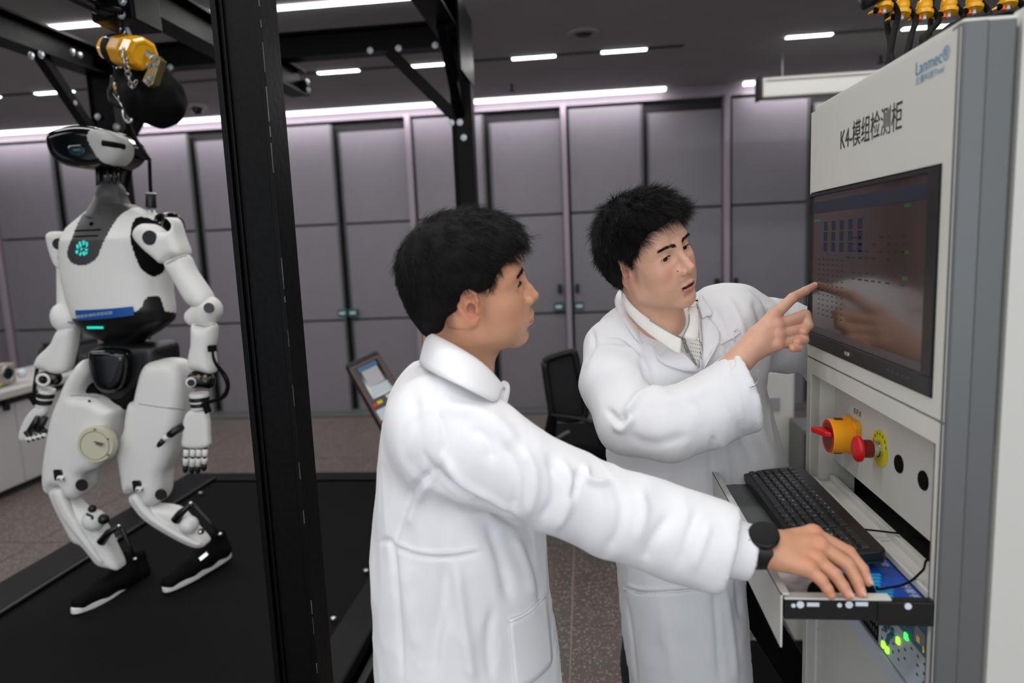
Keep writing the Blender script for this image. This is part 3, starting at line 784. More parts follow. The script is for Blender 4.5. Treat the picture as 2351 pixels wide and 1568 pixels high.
MB().box((-1.76, HY - 0.09, 2.50), (-1.60, HY + 0.09, 2.575)).box((-1.765, HY - 0.08, 2.50), (-1.75, HY + 0.08, 2.66)).box((-1.61, HY - 0.08, 2.50), (-1.595, HY + 0.08, 2.66)).build('side_plate', M['black_steel'], h, bev=0.004)
for sx in (-1, 1):
    for sy in (-1, 1):
        MB().cyl((-1.68 + sx * 0.05, HY + sy * 0.05, 2.60), (-1.68 + sx * 0.068, HY + sy * 0.05, 2.60), 0.024).build('wheel', M['chrome'], h, smooth=False)
for q in ((-1.70, 2.53), (-1.64, 2.515), (-1.63, 2.56), (-1.74, 2.54)): bolt((q[0], HY - 0.09, q[1]), (0, -1, 0), 0.012, h)
MB().cyl((-1.74, HY - 0.12, 2.545), (-1.62, HY - 0.12, 2.515), 0.012).build('axle', M['black_steel'], h, smooth=True)
cb = MB().tube([at(100, -40, HY - 0.2), at(190, 0, HY - 0.15), at(235, 28, HY - 0.1), at(262, 30, HY - 0.1)], [0.024, 0.024, 0.012, 0.008], 10)
tag(cb.build('power_cable', M['black_plastic'], smooth=True), 'thick black cable reaching the trolley from the upper left', 'cable')
# the yellow body
hs = empty('chain_hoist', at(290, 120, HY), 'yellow electric chain hoist with black band hanging over the robot', 'hoist')
A = at(246, 112, HY + 0.05); B = at(330, 124, HY - 0.10); ax = nrm(B - A); L_ = np.linalg.norm(B - A)
S = 1.0 / (F / camdepth(A))     # metres per pixel
prof1 = [(20 * S, -0.004), (26 * S, 0.0), (30 * S, 0.02), (31 * S, L_ * 0.24)]
MB().lathe([(16 * S, -0.012), (24 * S, 0.0), (29 * S, 0.03), (34 * S, L_ * 0.26)], A, ax, 8).build('motor_cover', M['yellow'], hs, bev=0.004)
MB().lathe([(34 * S, L_ * 0.25), (35 * S, L_ * 0.27), (35 * S, L_ * 0.42), (34 * S, L_ * 0.44)], A, ax, 24).build('band', M['soft_black'], hs, smooth=False)
MB().lathe([(35 * S, L_ * 0.43), (37 * S, L_ * 0.47), (36 * S, L_ * 0.72)], A, ax, 8).build('gear_housing', M['yellow'], hs, bev=0.006)
MB().lathe([(30 * S, L_ * 0.71), (30 * S, L_ * 0.78)], A, ax, 20).build('gap_ring', M['soft_black'], hs)
MB().lathe([(35 * S, L_ * 0.77), (36 * S, L_ * 0.80), (34 * S, L_ * 0.98), (29 * S, L_ * 1.03), (23 * S, L_ * 1.035), (22 * S, L_ * 1.02)], A, ax, 8).build('end_cover', M['yellow'], hs, bev=0.006)
for q in range(3):
    a_ = 2 * math.pi * q / 3 + 0.4; u_, v_, w_ = frame(ax); pp = A + ax * L_ * 0.35 + 36 * S * (math.cos(a_) * u_ + math.sin(a_) * v_)
    MB().cyl(pp - ax * 0.035, pp + ax * 0.035, 0.004, seg=8).build('tie_bolt', M['chrome'], hs, smooth=True)
pA = at(345, 140, HY - 0.10); 
pl = [at(353, 124, HY - 0.10), at(368, 137, HY - 0.10), at(350, 194, HY - 0.10), at(340, 199, HY - 0.10), at(326, 186, HY - 0.10)]
MB().prism(pl, (0.004, 0.035, 0)).build('bracket', M['brass'], hs, bev=0.002)
for q in ((356, 132), (358, 151), (338, 188), (347, 180), (342, 150)): bolt(at(q[0], q[1], HY - 0.103), (0, -1, 0), 0.006, hs)
MB().bar(at(334, 118, HY - 0.10), at(350, 132, HY - 0.10), 0.012, 0.02).build('shackle', M['chrome'], hs, bev=0.003)
MB().bar(at(292, 62, HY), at(303, 92, HY), 0.010, 0.012).build('hanger_link', M['silver_blue'], hs, bev=0.002)
link_chain('hook_chain', [at(280, 46, HY), at(282, 70, HY), at(283, 92, HY)], hs, 0.03, 0.005)
link_chain('slack_chain', [at(285, 110, HY - 0.13), at(290, 150, HY - 0.13), at(300, 190, HY - 0.10), at(306, 200, HY - 0.08), at(314, 185, HY - 0.06)], hs, 0.026, 0.0035)
link_chain('load_chain', [at(272, 150, HY), at(270, 162, HY), at(267, 180, HY), at(266, 200, HY)], hs, 0.024, 0.003)
bg = Vox(at(240, 300, HY)[0:3] * [1, 0, 1] + [-0.05, HY - 0.3, -0.05], at(430, 100, HY) * [1, 0, 1] + [0.05, HY + 0.3, 0.1], 0.008)
q = lambda px, py, dy=0.03: at(px, py, HY + dy)
bg.cone(q(345, 190), q(360, 225), 0.065, 0.10, 0).cone(q(300, 190), q(340, 225), 0.05, 0.07, 0.04).cone(q(285, 165), q(300, 190), 0.035, 0.05, 0.02).cone(q(325, 230), q(365, 232), 0.07, 0.09, 0.04).cone(q(355, 160), q(365, 200), 0.04, 0.075, 0.03)
V, Q = bg.mesh(); N = vnormals(V, Q)
V = V + N * np.array([0.012 * noise.noise(Vector((p * 14).tolist())) for p in V])[:, None]
tag(mobj('chain_bag', V, Q, M['soft_black'], smooth=True), 'black fabric chain bag hanging below the yellow hoist', 'bag')
hk = empty('lifting_hook', at(268, 220, HY), 'black lifting hook with brass latch below the yellow hoist', 'hook')
MB().tube([at(262, 175, HY), at(258, 200, HY), at(252, 212, HY), at(262, 233, HY), at(280, 241, HY), at(288, 232, HY)], [0.012, 0.012, 0.010, 0.016, 0.015, 0.008], 10, smooth_n=5).build('hook', M['robot_black'], hk, smooth=True)
MB().cyl(at(267, 190, HY - 0.01), at(265, 216, HY - 0.01), 0.010, 0.008).build('latch', M['brass'], hk, smooth=True)
# sling: carabiner, spreader and four straps down to the robot
sl = empty('lifting_sling', at(300, 300, HY), 'black webbing sling with steel carabiners holding the robot shoulders', 'sling')
link_chain('carabiner', [at(277, 222, HY), at(284, 240, HY), at(292, 262, HY), at(297, 280, HY)], sl, 0.055, 0.005)
def strap(pts, wd=0.028, th=0.004, name='strap'):
    P = [np.asarray(p, float) for p in pts]; mb = MB()
    mb.tube(P, wd / 2, 8, flat=th / wd * 2, smooth_n=4)
    return mb.build(name, M['soft_black'], sl, smooth=True)
SY = 2.56
strap([at(292, 275, SY), at(310, 318, SY), at(342, 366, SY)], 0.035)
strap([at(343, 366, SY), at(345, 420, SY), at(347, 452, SY)], 0.022)
strap([at(292, 275, SY + .1), at(305, 350, SY + .15), at(296, 400, SY + .12), at(284, 442, SY + .1)], 0.02)
strap([at(312, 362, SY + .1), at(328, 365, SY), at(342, 366, SY)], 0.024)
strap([at(305, 300, SY + .2), at(312, 330, SY + .2), at(320, 360, SY + .2)], 0.02)
MB().cyl(at(346, 446, SY), at(347, 478, SY), 0.018, 0.020).build('buckle', M['robot_black'], sl, smooth=True, bev=0.004)
for p_ in ((346, 446), ): MB().torus(at(*p_, SY), (0, 0.2, 1), 0.019, 0.004).build('ring', M['chrome'], sl, smooth=True)
link_chain('shackle', [at(345, 474, SY), at(350, 490, SY), at(356, 502, SY)], sl, 0.05, 0.005)
MB().torus(at(284, 442, SY + .1), (0.5, 0.2, 1), 0.018, 0.004).build('ring', M['chrome'], sl, smooth=True)
# ================================================================== white test cabinet
FX = 0.50
Y0, Y1 = 1.003, 1.603
cb = empty('test_cabinet', (0.82, 1.3, 0), 'tall white test cabinet with built-in monitor and keyboard drawer', 'cabinet')
W_ = M['white_metal']; G_ = M['grey_metal']
ZT = 1.883
def cbox(name, lo, hi, mt=None, par=None, **kw):
    return MB().box(lo, hi).build(name, mt or W_, par or cb, **kw)
# upper front door with the monitor cut-out
MB().box((FX, Y0, 1.712), (FX + 0.02, Y1, ZT)).box((FX, Y0, 1.349), (FX + 0.02, Y1, 1.375)).box((FX, Y0, 1.375), (FX + 0.02, 1.036, 1.712)).box((FX, 1.599, 1.375), (FX + 0.02, Y1, 1.712)).build('upper_door', W_, cb)
# lower front frame
MB().box((FX, Y0, 1.312), (FX + 0.02, Y1, 1.3445)).box((FX, Y0, 0.06), (FX + 0.02, 1.021, 1.312)).box((FX, 1.577, 0.06), (FX + 0.02, Y1, 1.312)).build('front_frame', W_, cb)
cbox('recess_side', (FX + 0.002, 1.577, 0.06), (0.62, 1.583, 1.312))
cbox('recess_side', (FX + 0.002, 1.015, 0.06), (0.62, 1.021, 1.312))
cbox('recess_top', (FX + 0.002, 1.02, 1.312), (0.62, 1.577, 1.318))
rp = cbox('switch_panel', (0.553, 1.021, 1.112), (0.557, 1.577, 1.311))
cbox('interior', (0.72, 1.02, 0.08), (0.73, 1.58, 1.33), M['soft_black'])
cbox('interior', (0.60, 1.021, 0.98), (0.72, 1.03, 1.112), M['soft_black'])
cbox('interior', (0.60, 1.57, 0.98), (0.72, 1.577, 1.112), M['soft_black'])
# corner profiles and side panels
mb = MB()
c0 = [(FX - 0.001, Y0 + 0.002), (FX + 0.004, Y0 - 0.004), (FX + 0.030, Y0 - 0.006), (FX + 0.034, Y0 - 0.002), (FX + 0.066, Y0 - 0.002), (FX + 0.070, Y0 + 0.002), (FX + 0.070, Y0 + 0.03), (FX + 0.004, Y0 + 0.03)]
mb.prism([(x, y, 0.05) for x, y in c0], (0, 0, ZT - 0.045)); mb.build('corner_profile', G_, cb)
c1 = [(FX + 0.001, Y1), (FX + 0.006, Y1 + 0.018), (FX + 0.034, Y1 + 0.026), (FX + 0.07, Y1 + 0.02), (FX + 0.07, Y1 - 0.02), (FX + 0.003, Y1 - 0.001)]
MB().prism([(x, y, 0.05) for x, y in c1], (0, 0, ZT - 0.05)).build('corner_profile', G_, cb)
cbox('side_panel', (FX + 0.0745, Y0 - 0.004, 0.06), (1.12, Y0 + 0.02, ZT + 0.018), bev=0.002)
cbox('side_panel', (FX + 0.0745, Y1 - 0.02, 0.06), (1.12, Y1 + 0.004, ZT + 0.0), bev=0.002)
cbox('top_cover', (FX + 0.006, Y0 + 0.006, ZT - 0.004), (1.12, Y1 - 0.004, ZT + 0.012), bev=0.003)
cbox('back_panel', (1.10, Y0, 0.06), (1.12, Y1, ZT))
cbox('floor_panel', (FX + 0.02, Y0 + 0.02, 0.05), (1.10, Y1 - 0.02, 0.06))
for x_ in (0.56, 1.05):
    for y_ in (1.06, 1.54):
        MB().cyl((x_, y_ - 0.012, 0.026), (x_, y_ + 0.012, 0.026), 0.026).build('caster', M['soft_black'], cb)
# monitor
def em(name, col, e):
    return mat(name, col, 0.35, emis=e)
M['scr'] = mat('monitor_glass', srgb(60, 46, 44), 0.16, coat=0.3, emis=0.05, var=0.10, scale=7, spec=0.5)
mo = empty('monitor', (FX, 1.316, 1.377), 'large black-framed monitor built into the white cabinet', 'monitor')
MB().box((FX - 0.004, 1.038, 1.377), (FX + 0.03, 1.597, 1.4065)).build('chin', M['black_plastic'], mo, bev=0.002)
MB().box((FX - 0.004, 1.038, 1.407), (FX + 0.03, 1.0665, 1.709)).box((FX - 0.004, 1.0665, 1.7025), (FX + 0.03, 1.597, 1.709)).box((FX - 0.004, 1.5925, 1.407), (FX + 0.03, 1.597, 1.7025)).build('bezel', M['black_plastic'], mo)
scr = MB().box((FX + 0.001, 1.0665, 1.4065), (FX + 0.02, 1.5925, 1.7025)).build('screen', M['scr'], mo)
SX = FX + 0.0005
def sq(name, u0, u1, v0, v1, mt, par=scr, k=0.0):
    """rectangle in screen fractions, u from far (left) to near (right), v from top"""
    yA = 1.5925 - u0 * 0.526; yB = 1.5925 - u1 * 0.526; zA = 1.7025 - v0 * 0.296; zB = 1.7025 - v1 * 0.296
    mb = k if isinstance(k, MB) else MB()
    mb.box((SX - 0.0002, yB, zB), (SX + 0.001, yA, zA))
    if not isinstance(k, MB): return mb.build(name, mt, par)
M['scr_bar'] = em('screen_toolbar', srgb(30, 34, 50), 0.05); M['scr_navy'] = em('screen_navy', srgb(16, 20, 50), 0.08)
M['scr_dark'] = em('screen_text', srgb(30, 24, 26), 0.02); M['scr_green'] = em('screen_green', srgb(28, 70, 30), 0.12); M['scr_grey'] = em('screen_taskbar', srgb(66, 60, 64), 0.05)
sq('title_bar', 0.0, 1.0, 0.045, 0.125, M['scr_bar']); sq('task_bar', 0.0, 1.0, 0.95, 0.998, M['scr_grey'])
for c_ in range(5):
    for r_ in range(3):
        u_ = 0.155 + 0.085 * c_; v_ = 0.19 + 0.072 * r_
        sq('cell', u_, u_ + 0.036, v_, v_ + 0.062, M['scr_navy'])
sq('tab', 0.04, 0.115, 0.168, 0.186, M['teal_sticker'])
for v_ in (0.115, 0.36, 0.50): sq('state_lamp', 0.845, 0.885, v_ + 0.02, v_ + 0.04, M['scr_green'])
mb = MB()
for c_ in range(9):
    for r_ in range(6):
        if rng.random() < 0.72: u_ = 0.40 + 0.055 * c_; v_ = 0.30 + 0.042 * r_ + (0.05 if r_ > 3 else 0); sq('', u_, u_ + rng.uniform(0.015, 0.032), v_, v_ + 0.010, None, k=mb)
for c_ in range(6):
    for r_ in range(12): u_ = 0.10 + 0.05 * c_; v_ = 0.45 + 0.036 * r_; sq('', u_, u_ + 0.012, v_, v_ + 0.008, None, k=mb)
tag(mb.build('screen_text', M['scr_dark'], scr), kind='stuff')
MB().box((FX - 0.0065, 1.344, 1.388), (FX - 0.003, 1.364, 1.395)).build('badge', M['bolt'], mo, bev=0.001)
for q in range(5): MB().box((FX - 0.0045, 1.10 + 0.018 * q, 1.391), (FX - 0.0035, 1.108 + 0.018 * q, 1.394)).build('button', M['robot_grey'], mo)
# lettering
uY = np.array([0, -1.0, 0]); vZ = np.array([0, 0, 1.0])
a = atX(1930, 345, FX); b = atX(1925, 311, FX)
y1_ = atX(2072, 270, FX)[1]
tx = text('lettering', 'K4-模组检测柜', M['ink'], (FX - 0.0003, a[1], a[2] - 0.002), uY, vZ, 0.046, cb, 0.0005, width=a[1] - y1_)
a = atX(2103, 176, FX); tx2 = text('lettering', 'Lanmec®', M['ink_blue'], (FX - 0.0003, a[1], a[2] + 0.001), uY, vZ, 0.020, cb, 0.0005, width=0.096)
text('lettering', '兰曼科技Tool', M['ink_blue'], (FX - 0.0003, a[1], a[2] - 0.013), uY, vZ, 0.0115, cb, 0.0005, width=0.082)
for t_ in (tx, tx2): tag(t_, kind='stuff')
# screws
def screw(p, n, par, r=0.0055):
    return MB().lathe([(r, 0), (r * 0.9, 0.002), (r * 0.4, 0.0032)], p, n, 12).build('screw', M['chrome'], par, smooth=True)
for z_ in (1.155,): screw((0.5525, 1.568, z_), (-1, 0, 0), cb)
for px, py in ((1913, 1438), (1911, 1545)): p = atX(px, py, 0.5); screw((0.53, 1.574, p[2]), (0, -1, 0), cb)
# rotary main switch
PX = 0.553
sw = empty('main_switch', (PX, 1.49, 1.20), 'yellow rotary main switch with red handle on the switch panel', 'switch')
c = atX(1962, 1000, PX); R_ = 0.036
oct_ = [(c[1] + sy * a_, c[2] + sz * b_) for sy, sz, a_, b_ in ((-1, -1, .036, .022), (-1, 1, .036, .026), (-1, 1, .026, .036), (1, 1, .030, .038), (1, 1, .036, .030), (1, -1, .036, .026), (1, -1, .026, .038), (-1, -1, .026, .038))]
MB().prism([(PX, y, z) for y, z in oct_], (-0.014, 0, 0)).build('base', M['amber'], sw, bev=0.002)
MB().lathe([(R_, 0.012), (R_, 0.052), (R_ - 0.003, 0.054), (R_ - 0.004, 0.040), (0.004, 0.036)], (PX, c[1], c[2]), (-1, 0, 0), 36).build('collar', M['amber'], sw, smooth=False, auto=30) if False else MB().lathe([(R_, 0.010), (R_, 0.051), (R_ - 0.002, 0.053)], (PX, c[1], c[2]), (-1, 0, 0), 36).build('collar', M['amber'], sw, auto=30)
MB().lathe([(R_ - 0.002, 0.0525), (R_ - 0.001, 0.0545), (R_ - 0.004, 0.0545), (R_ - 0.008, 0.0535)], (PX, c[1], c[2]), (-1, 0, 0), 36).build('rim', M['red'], sw, auto=30)
MB().lathe([(R_ - 0.006, 0.0532), (R_ - 0.007, 0.0538)], (PX, c[1], c[2]), (-1, 0, 0), 36).build('dial', M['red_dark'], sw)
for sz in (-1, 1): MB().box((PX - 0.042, c[1] - 0.006, c[2] + sz * 0.033 - 0.004), (PX - 0.026, c[1] + 0.006, c[2] + sz * 0.0365 - 0.0 + 0.001 * sz)).build('lock_hole', M['red_dark'], sw)
hp = [(PX - 0.054, c[1] + 0.024, c[2] + 0.002), (PX - 0.054, c[1] - 0.026, c[2] + 0.002), (PX - 0.066, c[1] - 0.020, c[2] + 0.003), (PX - 0.082, c[1] + 0.010, c[2] + 0.004), (PX - 0.082, c[1] + 0.022, c[2] + 0.004)]
MB().prism(hp, (0, 0, 0.012)).build('handle', M['red'], sw, bev=0.003)
text('lettering', '总开关', M['ink'], (PX - 0.0003, atX(1960, 945, PX)[1], atX(1960, 948, PX)[2]), uY, vZ, 0.013, cb, 0.0005)['kind'] = 'stuff'
# emergency stop
es = empty('emergency_stop', (PX, 1.39, 1.19), 'red mushroom emergency stop button on round yellow label', 'button')
c = atX(2021, 1030, PX)
MB().lathe([(0.036, 0), (0.036, 0.0012)], (PX, c[1], c[2]), (-1, 0, 0), 40).build('label_disc', M['lime'], es)
for q in range(7):
    a_ = math.pi / 2 + (q - 3) * 0.42
    MB().obox((PX - 0.0014, c[1] - 0.029 * math.cos(a_), c[2] + 0.029 * math.sin(a_)), (0.0003, 0, 0), (0, 0.0012, 0.0006), (0, 0.0004, 0.0026)).build('mark', M['ink'], es)
MB().lathe([(0.017, 0), (0.017, 0.006), (0.0145, 0.007), (0.0145, 0.018)], (PX, c[1], c[2]), (-1, 0, 0), 30).build('bushing', M['chrome'], es, auto=30)
MB().lathe([(0.0165, 0.016), (0.0175, 0.018), (0.0175, 0.034), (0.015, 0.036)], (PX, c[1], c[2]), (-1, 0, 0), 30).build('neck', M['red_dark'], es, auto=40)
MB().lathe([(0.015, 0.034), (0.0245, 0.037), (0.0255, 0.040), (0.0245, 0.044), (0.020, 0.047), (0.010, 0.0485)], (PX, c[1], c[2]), (-1, 0, 0), 36).build('button_head', M['red'], es, auto=50)
for px, py in ((2065, 1065), (2121, 1103)):
    c = atX(px, py, PX); MB().lathe([(0.0165, 0), (0.0165, 0.0018), (0.0155, 0.003)], (PX, c[1], c[2]), (-1, 0, 0), 30).build('blanking_plug', M['soft_black'], cb, auto=40)
# measuring instrument below the drawer
ins = empty('signal_generator', (0.56, 1.2, 0.862), 'silver and teal instrument with glowing green keys below the keyboard drawer', 'instrument')
IX = 0.522
MB().box((IX + 0.004, 1.025, 0.866), (0.70, 1.57, 1.025)).build('case', M['robot_grey'], ins)
MB().box((IX, 1.03, 0.864), (IX + 0.004, 1.2405, 1.024)).build('front_panel', M['silver_blue'], ins)
gr = MB().box((IX + 0.001, 1.2415, 0.864), (IX + 0.004, 1.53, 1.024)).build('grille', M['soft_black'], ins)
mb = MB()
for i in range(14):
    for j in range(8): mb.box((IX, 1.25 + i * 0.011, 0.875 + j * 0.018), (IX + 0.0012, 1.255 + i * 0.011, 0.885 + j * 0.018))
tag(mb.build('slot', M['robot_grey'], gr), kind='stuff')
MB().box((IX - 0.001, 1.035, 0.945), (IX, 1.215, 1.018)).build('teal_field', M['teal'], ins)
def ipx(px, py): return atX(px, py, IX)
def ib(name, px, py, hy, hz, mt, x=0.002):
    p = ipx(px, py); return MB().box((IX - x, p[1] - hy, p[2] - hz), (IX + 0.001, p[1] + hy, p[2] + hz)).build(name, M[mt], ins, bev=0.0006)
ib('display', 2114, 1462, 0.018, 0.014, 'gloss_black', 0.0016); ib('display', 2075, 1424, 0.012, 0.009, 'gloss_black', 0.0016)
for px, py in ((2108, 1466), (2112, 1470), (2122, 1491), (2073, 1427)): ib('digit', px, py, 0.0012, 0.0055, 'amber_led', 0.002)
for px, py, mt in ((2030, 1480, 'lime_led'), (2039, 1492, 'lime_led'), (2064, 1471, 'lime_led'), (2083, 1461, 'green_led')): ib('lit_key', px, py, 0.0045, 0.0055, mt, 0.004)
for px, py in ((2040, 1437), (2034, 1444), (2050, 1447), (2042, 1463), (2033, 1425), (2047, 1459), (2039, 1472)): 
    p = ipx(px, py); MB().lathe([(0.0055, 0), (0.005, 0.003)], (IX, p[1], p[2]), (-1, 0, 0), 14).build('round_key', M['teal'], ins)
mb = MB()
for i in range(9):
    for j in range(5):
        if rng.random() < 0.75:
            yy = 1.225 - i * 0.022; zz = 0.935 - j * 0.016 - 0.004
            if zz < 0.87: continue
            mb.box((IX - 0.0006, yy - 0.003, zz), (IX, yy + 0.003, zz + 0.004))
tag(mb.build('key_print', M['robot_grey'], ins), kind='stuff')
MB().box((FX + 0.018, 1.022, 0.826), (FX + 0.032, 1.576, 0.861)).build('bezel_strip', M['silver_blue'], cb, bev=0.003)
cbox('blank_panel', (FX + 0.026, 1.022, 0.45), (FX + 0.030, 1.576, 0.8235), bev=0.001)
cbox('blank_panel', (FX + 0.026, 1.022, 0.08), (FX + 0.030, 1.576, 0.445), bev=0.001)

# ------------------------------------------------------------------ keyboard drawer
TZF = 1.058
MB().box((0.286, 1.022, TZF - 0.004), (0.56, 1.572, TZF)).build('drawer_tray', G_, cb)
lip = MB().box((0.281, 1.006, 0.998), (0.2835, 1.60, 1.086)).box((0.281, 1.006, 1.083), (0.293, 1.60, 1.0865)).build('drawer_front', W_, cb)
for ya, yb in ((1.006, 1.018), (1.588, 1.60)):
    MB().box((0.2865, ya, 1.044), (0.56, yb, 1.0755)).build('drawer_slide', M['gloss_black'] if False else M['robot_black'], cb)
MB().box((0.2865, 1.0060, 1.0757), (0.44, 1.022, 1.0790)).build('tray_edge', W_, cb)
MB().box((0.42, 1.0035, 1.037), (0.56, 1.0065, 1.0745)).build('outer_slide', M['robot_black'], cb, bev=0.001)
for px, py, rr in ((1822, 1391, .0032), (1838, 1389, .0055), (1928, 1390, .0035), (1950, 1389, .0055), (2085, 1392, .005)):
    p = at(px, py, 1.003); MB().lathe([(rr, 0), (rr, 0.0012)], (p[0], 1.0045 if px < 2000 else 1.0035, p[2]), (0, -1, 0), 14).build('slide_hole', M['ink_white'], cb)
for px, py in ((1868, 1390), (1980, 1389)):
    p = at(px, py, 1.003); MB().box((p[0] - 0.009, 1.0048, p[2] - 0.0032), (p[0] + 0.009, 1.006, p[2] + 0.0032)).build('slide_hole', M['ink_white'], cb, bev=0.002)
MB().box((0.505, 1.03, TZF), (0.511, 1.565, 1.074)).box((0.505, 1.03, TZF), (0.556, 1.565, TZF + 0.006)).box((0.540, 1.03, TZF), (0.552, 1.565, 1.078)).build('rear_channel', W_, cb, bev=0.0015)
# picture pad under the mouse
pad = empty('mouse_pad', (0.43, 1.09, TZF + 0.0005), 'blue picture mouse pad with white print on the drawer', 'mouse pad')
PZ = TZF + 0.0008
M['pad_blue'] = mat('pad_blue', srgb(10, 70, 165), 0.4, var=0.5, scale=14)
M['pad_cyan'] = mat('pad_cyan', srgb(40, 165, 215), 0.4, var=0.25, scale=30)
M['pad_white'] = mat('pad_white', srgb(206, 204, 210), 0.5)
MB().box((0.376, 1.025, PZ), (0.503, 1.195, PZ + 0.0025)).build('blue_field', M['pad_blue'], pad)
MB().box((0.300, 1.025, PZ), (0.376, 1.195, PZ + 0.0025)).build('white_field', M['pad_white'], pad)
mb = MB()
for k in range(14): mb.box((0.380 + 0.001 * k, 1.032 + 0.0115 * k, PZ + 0.0025), (0.455 + 0.005 * (k % 4), 1.0405 + 0.0115 * k, PZ + 0.0029))
tag(mb.build('bright_streak', M['pad_cyan'], pad), kind='stuff')
text('lettering', '高性能', M['ink_white'], (0.485, 1.19, PZ + 0.0027), (0, -1, 0), (1, 0, 0), 0.014, pad, 0.0004)['kind'] = 'stuff'
text('lettering', '好帮手', M['ink_white'], (0.485, 1.085, PZ + 0.0027), (0, -1, 0), (1, 0, 0), 0.014, pad, 0.0004)['kind'] = 'stuff'
# keyboard
M['dark_teal'] = mat('dark_teal_plastic', srgb(14, 52, 62), 0.5)
kb = empty('keyboard', (0.43, 1.385, TZF), 'black wired keyboard lying in the pulled-out drawer', 'keyboard')
fn = atZ(1702, 1082, 1.083); fr = atZ(1838, 1068, 1.096); nr = atZ(2036, 1263, 1.096)
KO = np.array([fn[0] + 0.002, fn[1], 1.0765]); KU = nrm(nr - fr); KL = np.linalg.norm(nr - fr)     # KU along the length towards the viewer
KV = fr - fn; KV = KV - KU * KV.dot(KU); KW_ = np.linalg.norm(KV); KV = nrm(KV); KN = nrm(np.cross(KU, KV)); KN = KN * (1 if KN[2] > 0 else -1)
def kp(u_, v_, h): return KO + KU * u_ + KV * v_ + KN * h
def rrect(u0, u1, v0, v1, r, h, n=5):
    P = []
    for cu, cv, a0 in ((u1 - r, v1 - r, 0), (u0 + r, v1 - r, 90), (u0 + r, v0 + r, 180), (u1 - r, v0 + r, 270)):
        for k in range(n + 1): a_ = math.radians(a0 + 90 * k / n); P.append(kp(cu + r * math.cos(a_), cv + r * math.sin(a_), h))
    return P
MB().prism(rrect(0, KL, 0, KW_, 0.013, -0.012), KN * 0.018).build('case', M['black_plastic'], kb, bev=0.0025)
MB().prism(rrect(0.002, KL - 0.001, 0.002, KW_ - 0.002, 0.012, -0.0155), KN * 0.004).build('base_trim', M['dark_teal'], kb)
M['key'] = mat('key_plastic', srgb(30, 31, 35), 0.42, bump=0.05, scale=300)
u0 = 0.012; pit = (KL - 0.024 - 0.008) / 19.0; v0 = 0.010; pv = (KW_ - 0.034) / 6.0
rows = [  # from the space row to the function row: widths, legend
    [(1.25, ''), (1.25, '⊞'), (1.25, ''), (6.0, ''), (1.25, ''), (1, ''), (1, '<'), (1, '.'), (1, '>')],
    [(2.25, '')] + [(1, c_) for c_ in 'ZXCVBNM,./'] + [(1.75, ''), (1, '^')],
    [(1.75, '')] + [(1, c_) for c_ in "ASDFGHJKL;'"] + [(2.25, '')],
    [(1.5, '')] + [(1, c_) for c_ in 'QWERTYUIOP[]'] + [(1.5, '')],
    [(1, c_) for c_ in '`1234567890-='] + [(2, '')],
    [(1, c_) for c_ in ('Esc', 'F1', 'F2', 'F3', 'F4', 'F5', 'F6', 'F7', 'F8', 'F9', 'F10', 'F11', 'F12', '', '')]]
num = [['0', '', '.', ''], ['1', '2', '3', ''], ['4', '5', '6', '+'], ['7', '8', '9', '-'], ['', '/', '*', '-'], ['', '', '', '']]
legends = []; kproto = {}
def key(u_, v_, wu, lg):
    g_ = 0.0011; w2 = round(wu, 3)
    a0, a1, b0, b1 = u_ + g_, u_ + wu - g_, v_ + g_, v_ + pv - g_; tp = 0.0020
    if w2 not in kproto:
        V = [kp(a, b, 0.0055) for a, b in ((a0, b0), (a1, b0), (a1, b1), (a0, b1))] + [kp(a, b, 0.0098) for a, b in ((a0 + tp, b0 + tp), (a1 - tp, b0 + tp), (a1 - tp, b1 - tp), (a0 + tp, b1 - tp))]
        o = mobj('key', V, [(4, 5, 6, 7), (0, 1, 5, 4), (1, 2, 6, 5), (2, 3, 7, 6), (3, 0, 4, 7), (3, 2, 1, 0)], M['key'], kb, bev=0.0008, seg=2)
        kproto[w2] = (o, kp(u_, v_, 0))
    else:
        o0, p0 = kproto[w2]; o = o0.copy(); C.objects.link(o); o.location = o0.location + Vector((kp(u_, v_, 0) - p0).tolist())
    if lg: legends.append((u_, v_, lg))
for r_, row in enumerate(rows):
    uu = u0; tot = sum(w_ for w_, _ in row); k_ = 15.0 / tot
    for w_, lg in row: key(uu, v0 + r_ * pv + (0.003 if r_ == 5 else 0), w_ * k_ * pit, lg); uu += w_ * k_ * pit
    for q in range(4): key(u0 + 15 * pit + 0.008 + q * pit, v0 + r_ * pv + (0.003 if r_ == 5 else 0), pit, num[r_][q])
Vl, Fl, nl = [], [], 0
for u_, v_, lg in legends:
    cu = bpy.data.curves.new('lg', 'FONT'); cu.body = lg; cu.size = 0.0062 if len(lg) == 1 else 0.0042; cu.resolution_u = 1
    o = bpy.data.objects.new('lg', cu); me = bpy.data.meshes.new_from_object(o)
    for vv in me.vertices: Vl.append(kp(u_ + 0.0045 + vv.co[0], v_ + pv * 0.42 + vv.co[1], 0.00995))
    Fl += [tuple(i + nl for i in p.vertices) for p in me.polygons]; nl = len(Vl)
    bpy.data.objects.remove(o); bpy.data.meshes.remove(me)
tag(mobj('legend_print', Vl, Fl, M['ink_white'], kb), kind='stuff')
for uu in (0.05, KL - 0.05): MB().obox(kp(uu, KW_ - 0.02, -0.020), KU * 0.012, KV * 0.004, KN * 0.008).build('foot', M['black_plastic'], kb)
tag(MB().tube([kp(KL - 0.10, KW_, 0), (0.53, 1.24, 1.082), (0.56, 1.21, 1.088), (0.62, 1.19, 1.07)], 0.0018, 8, smooth_n=8).build('keyboard_cable', M['soft_black'], smooth=True), 'thin black keyboard cable arching into the cabinet', 'cable')
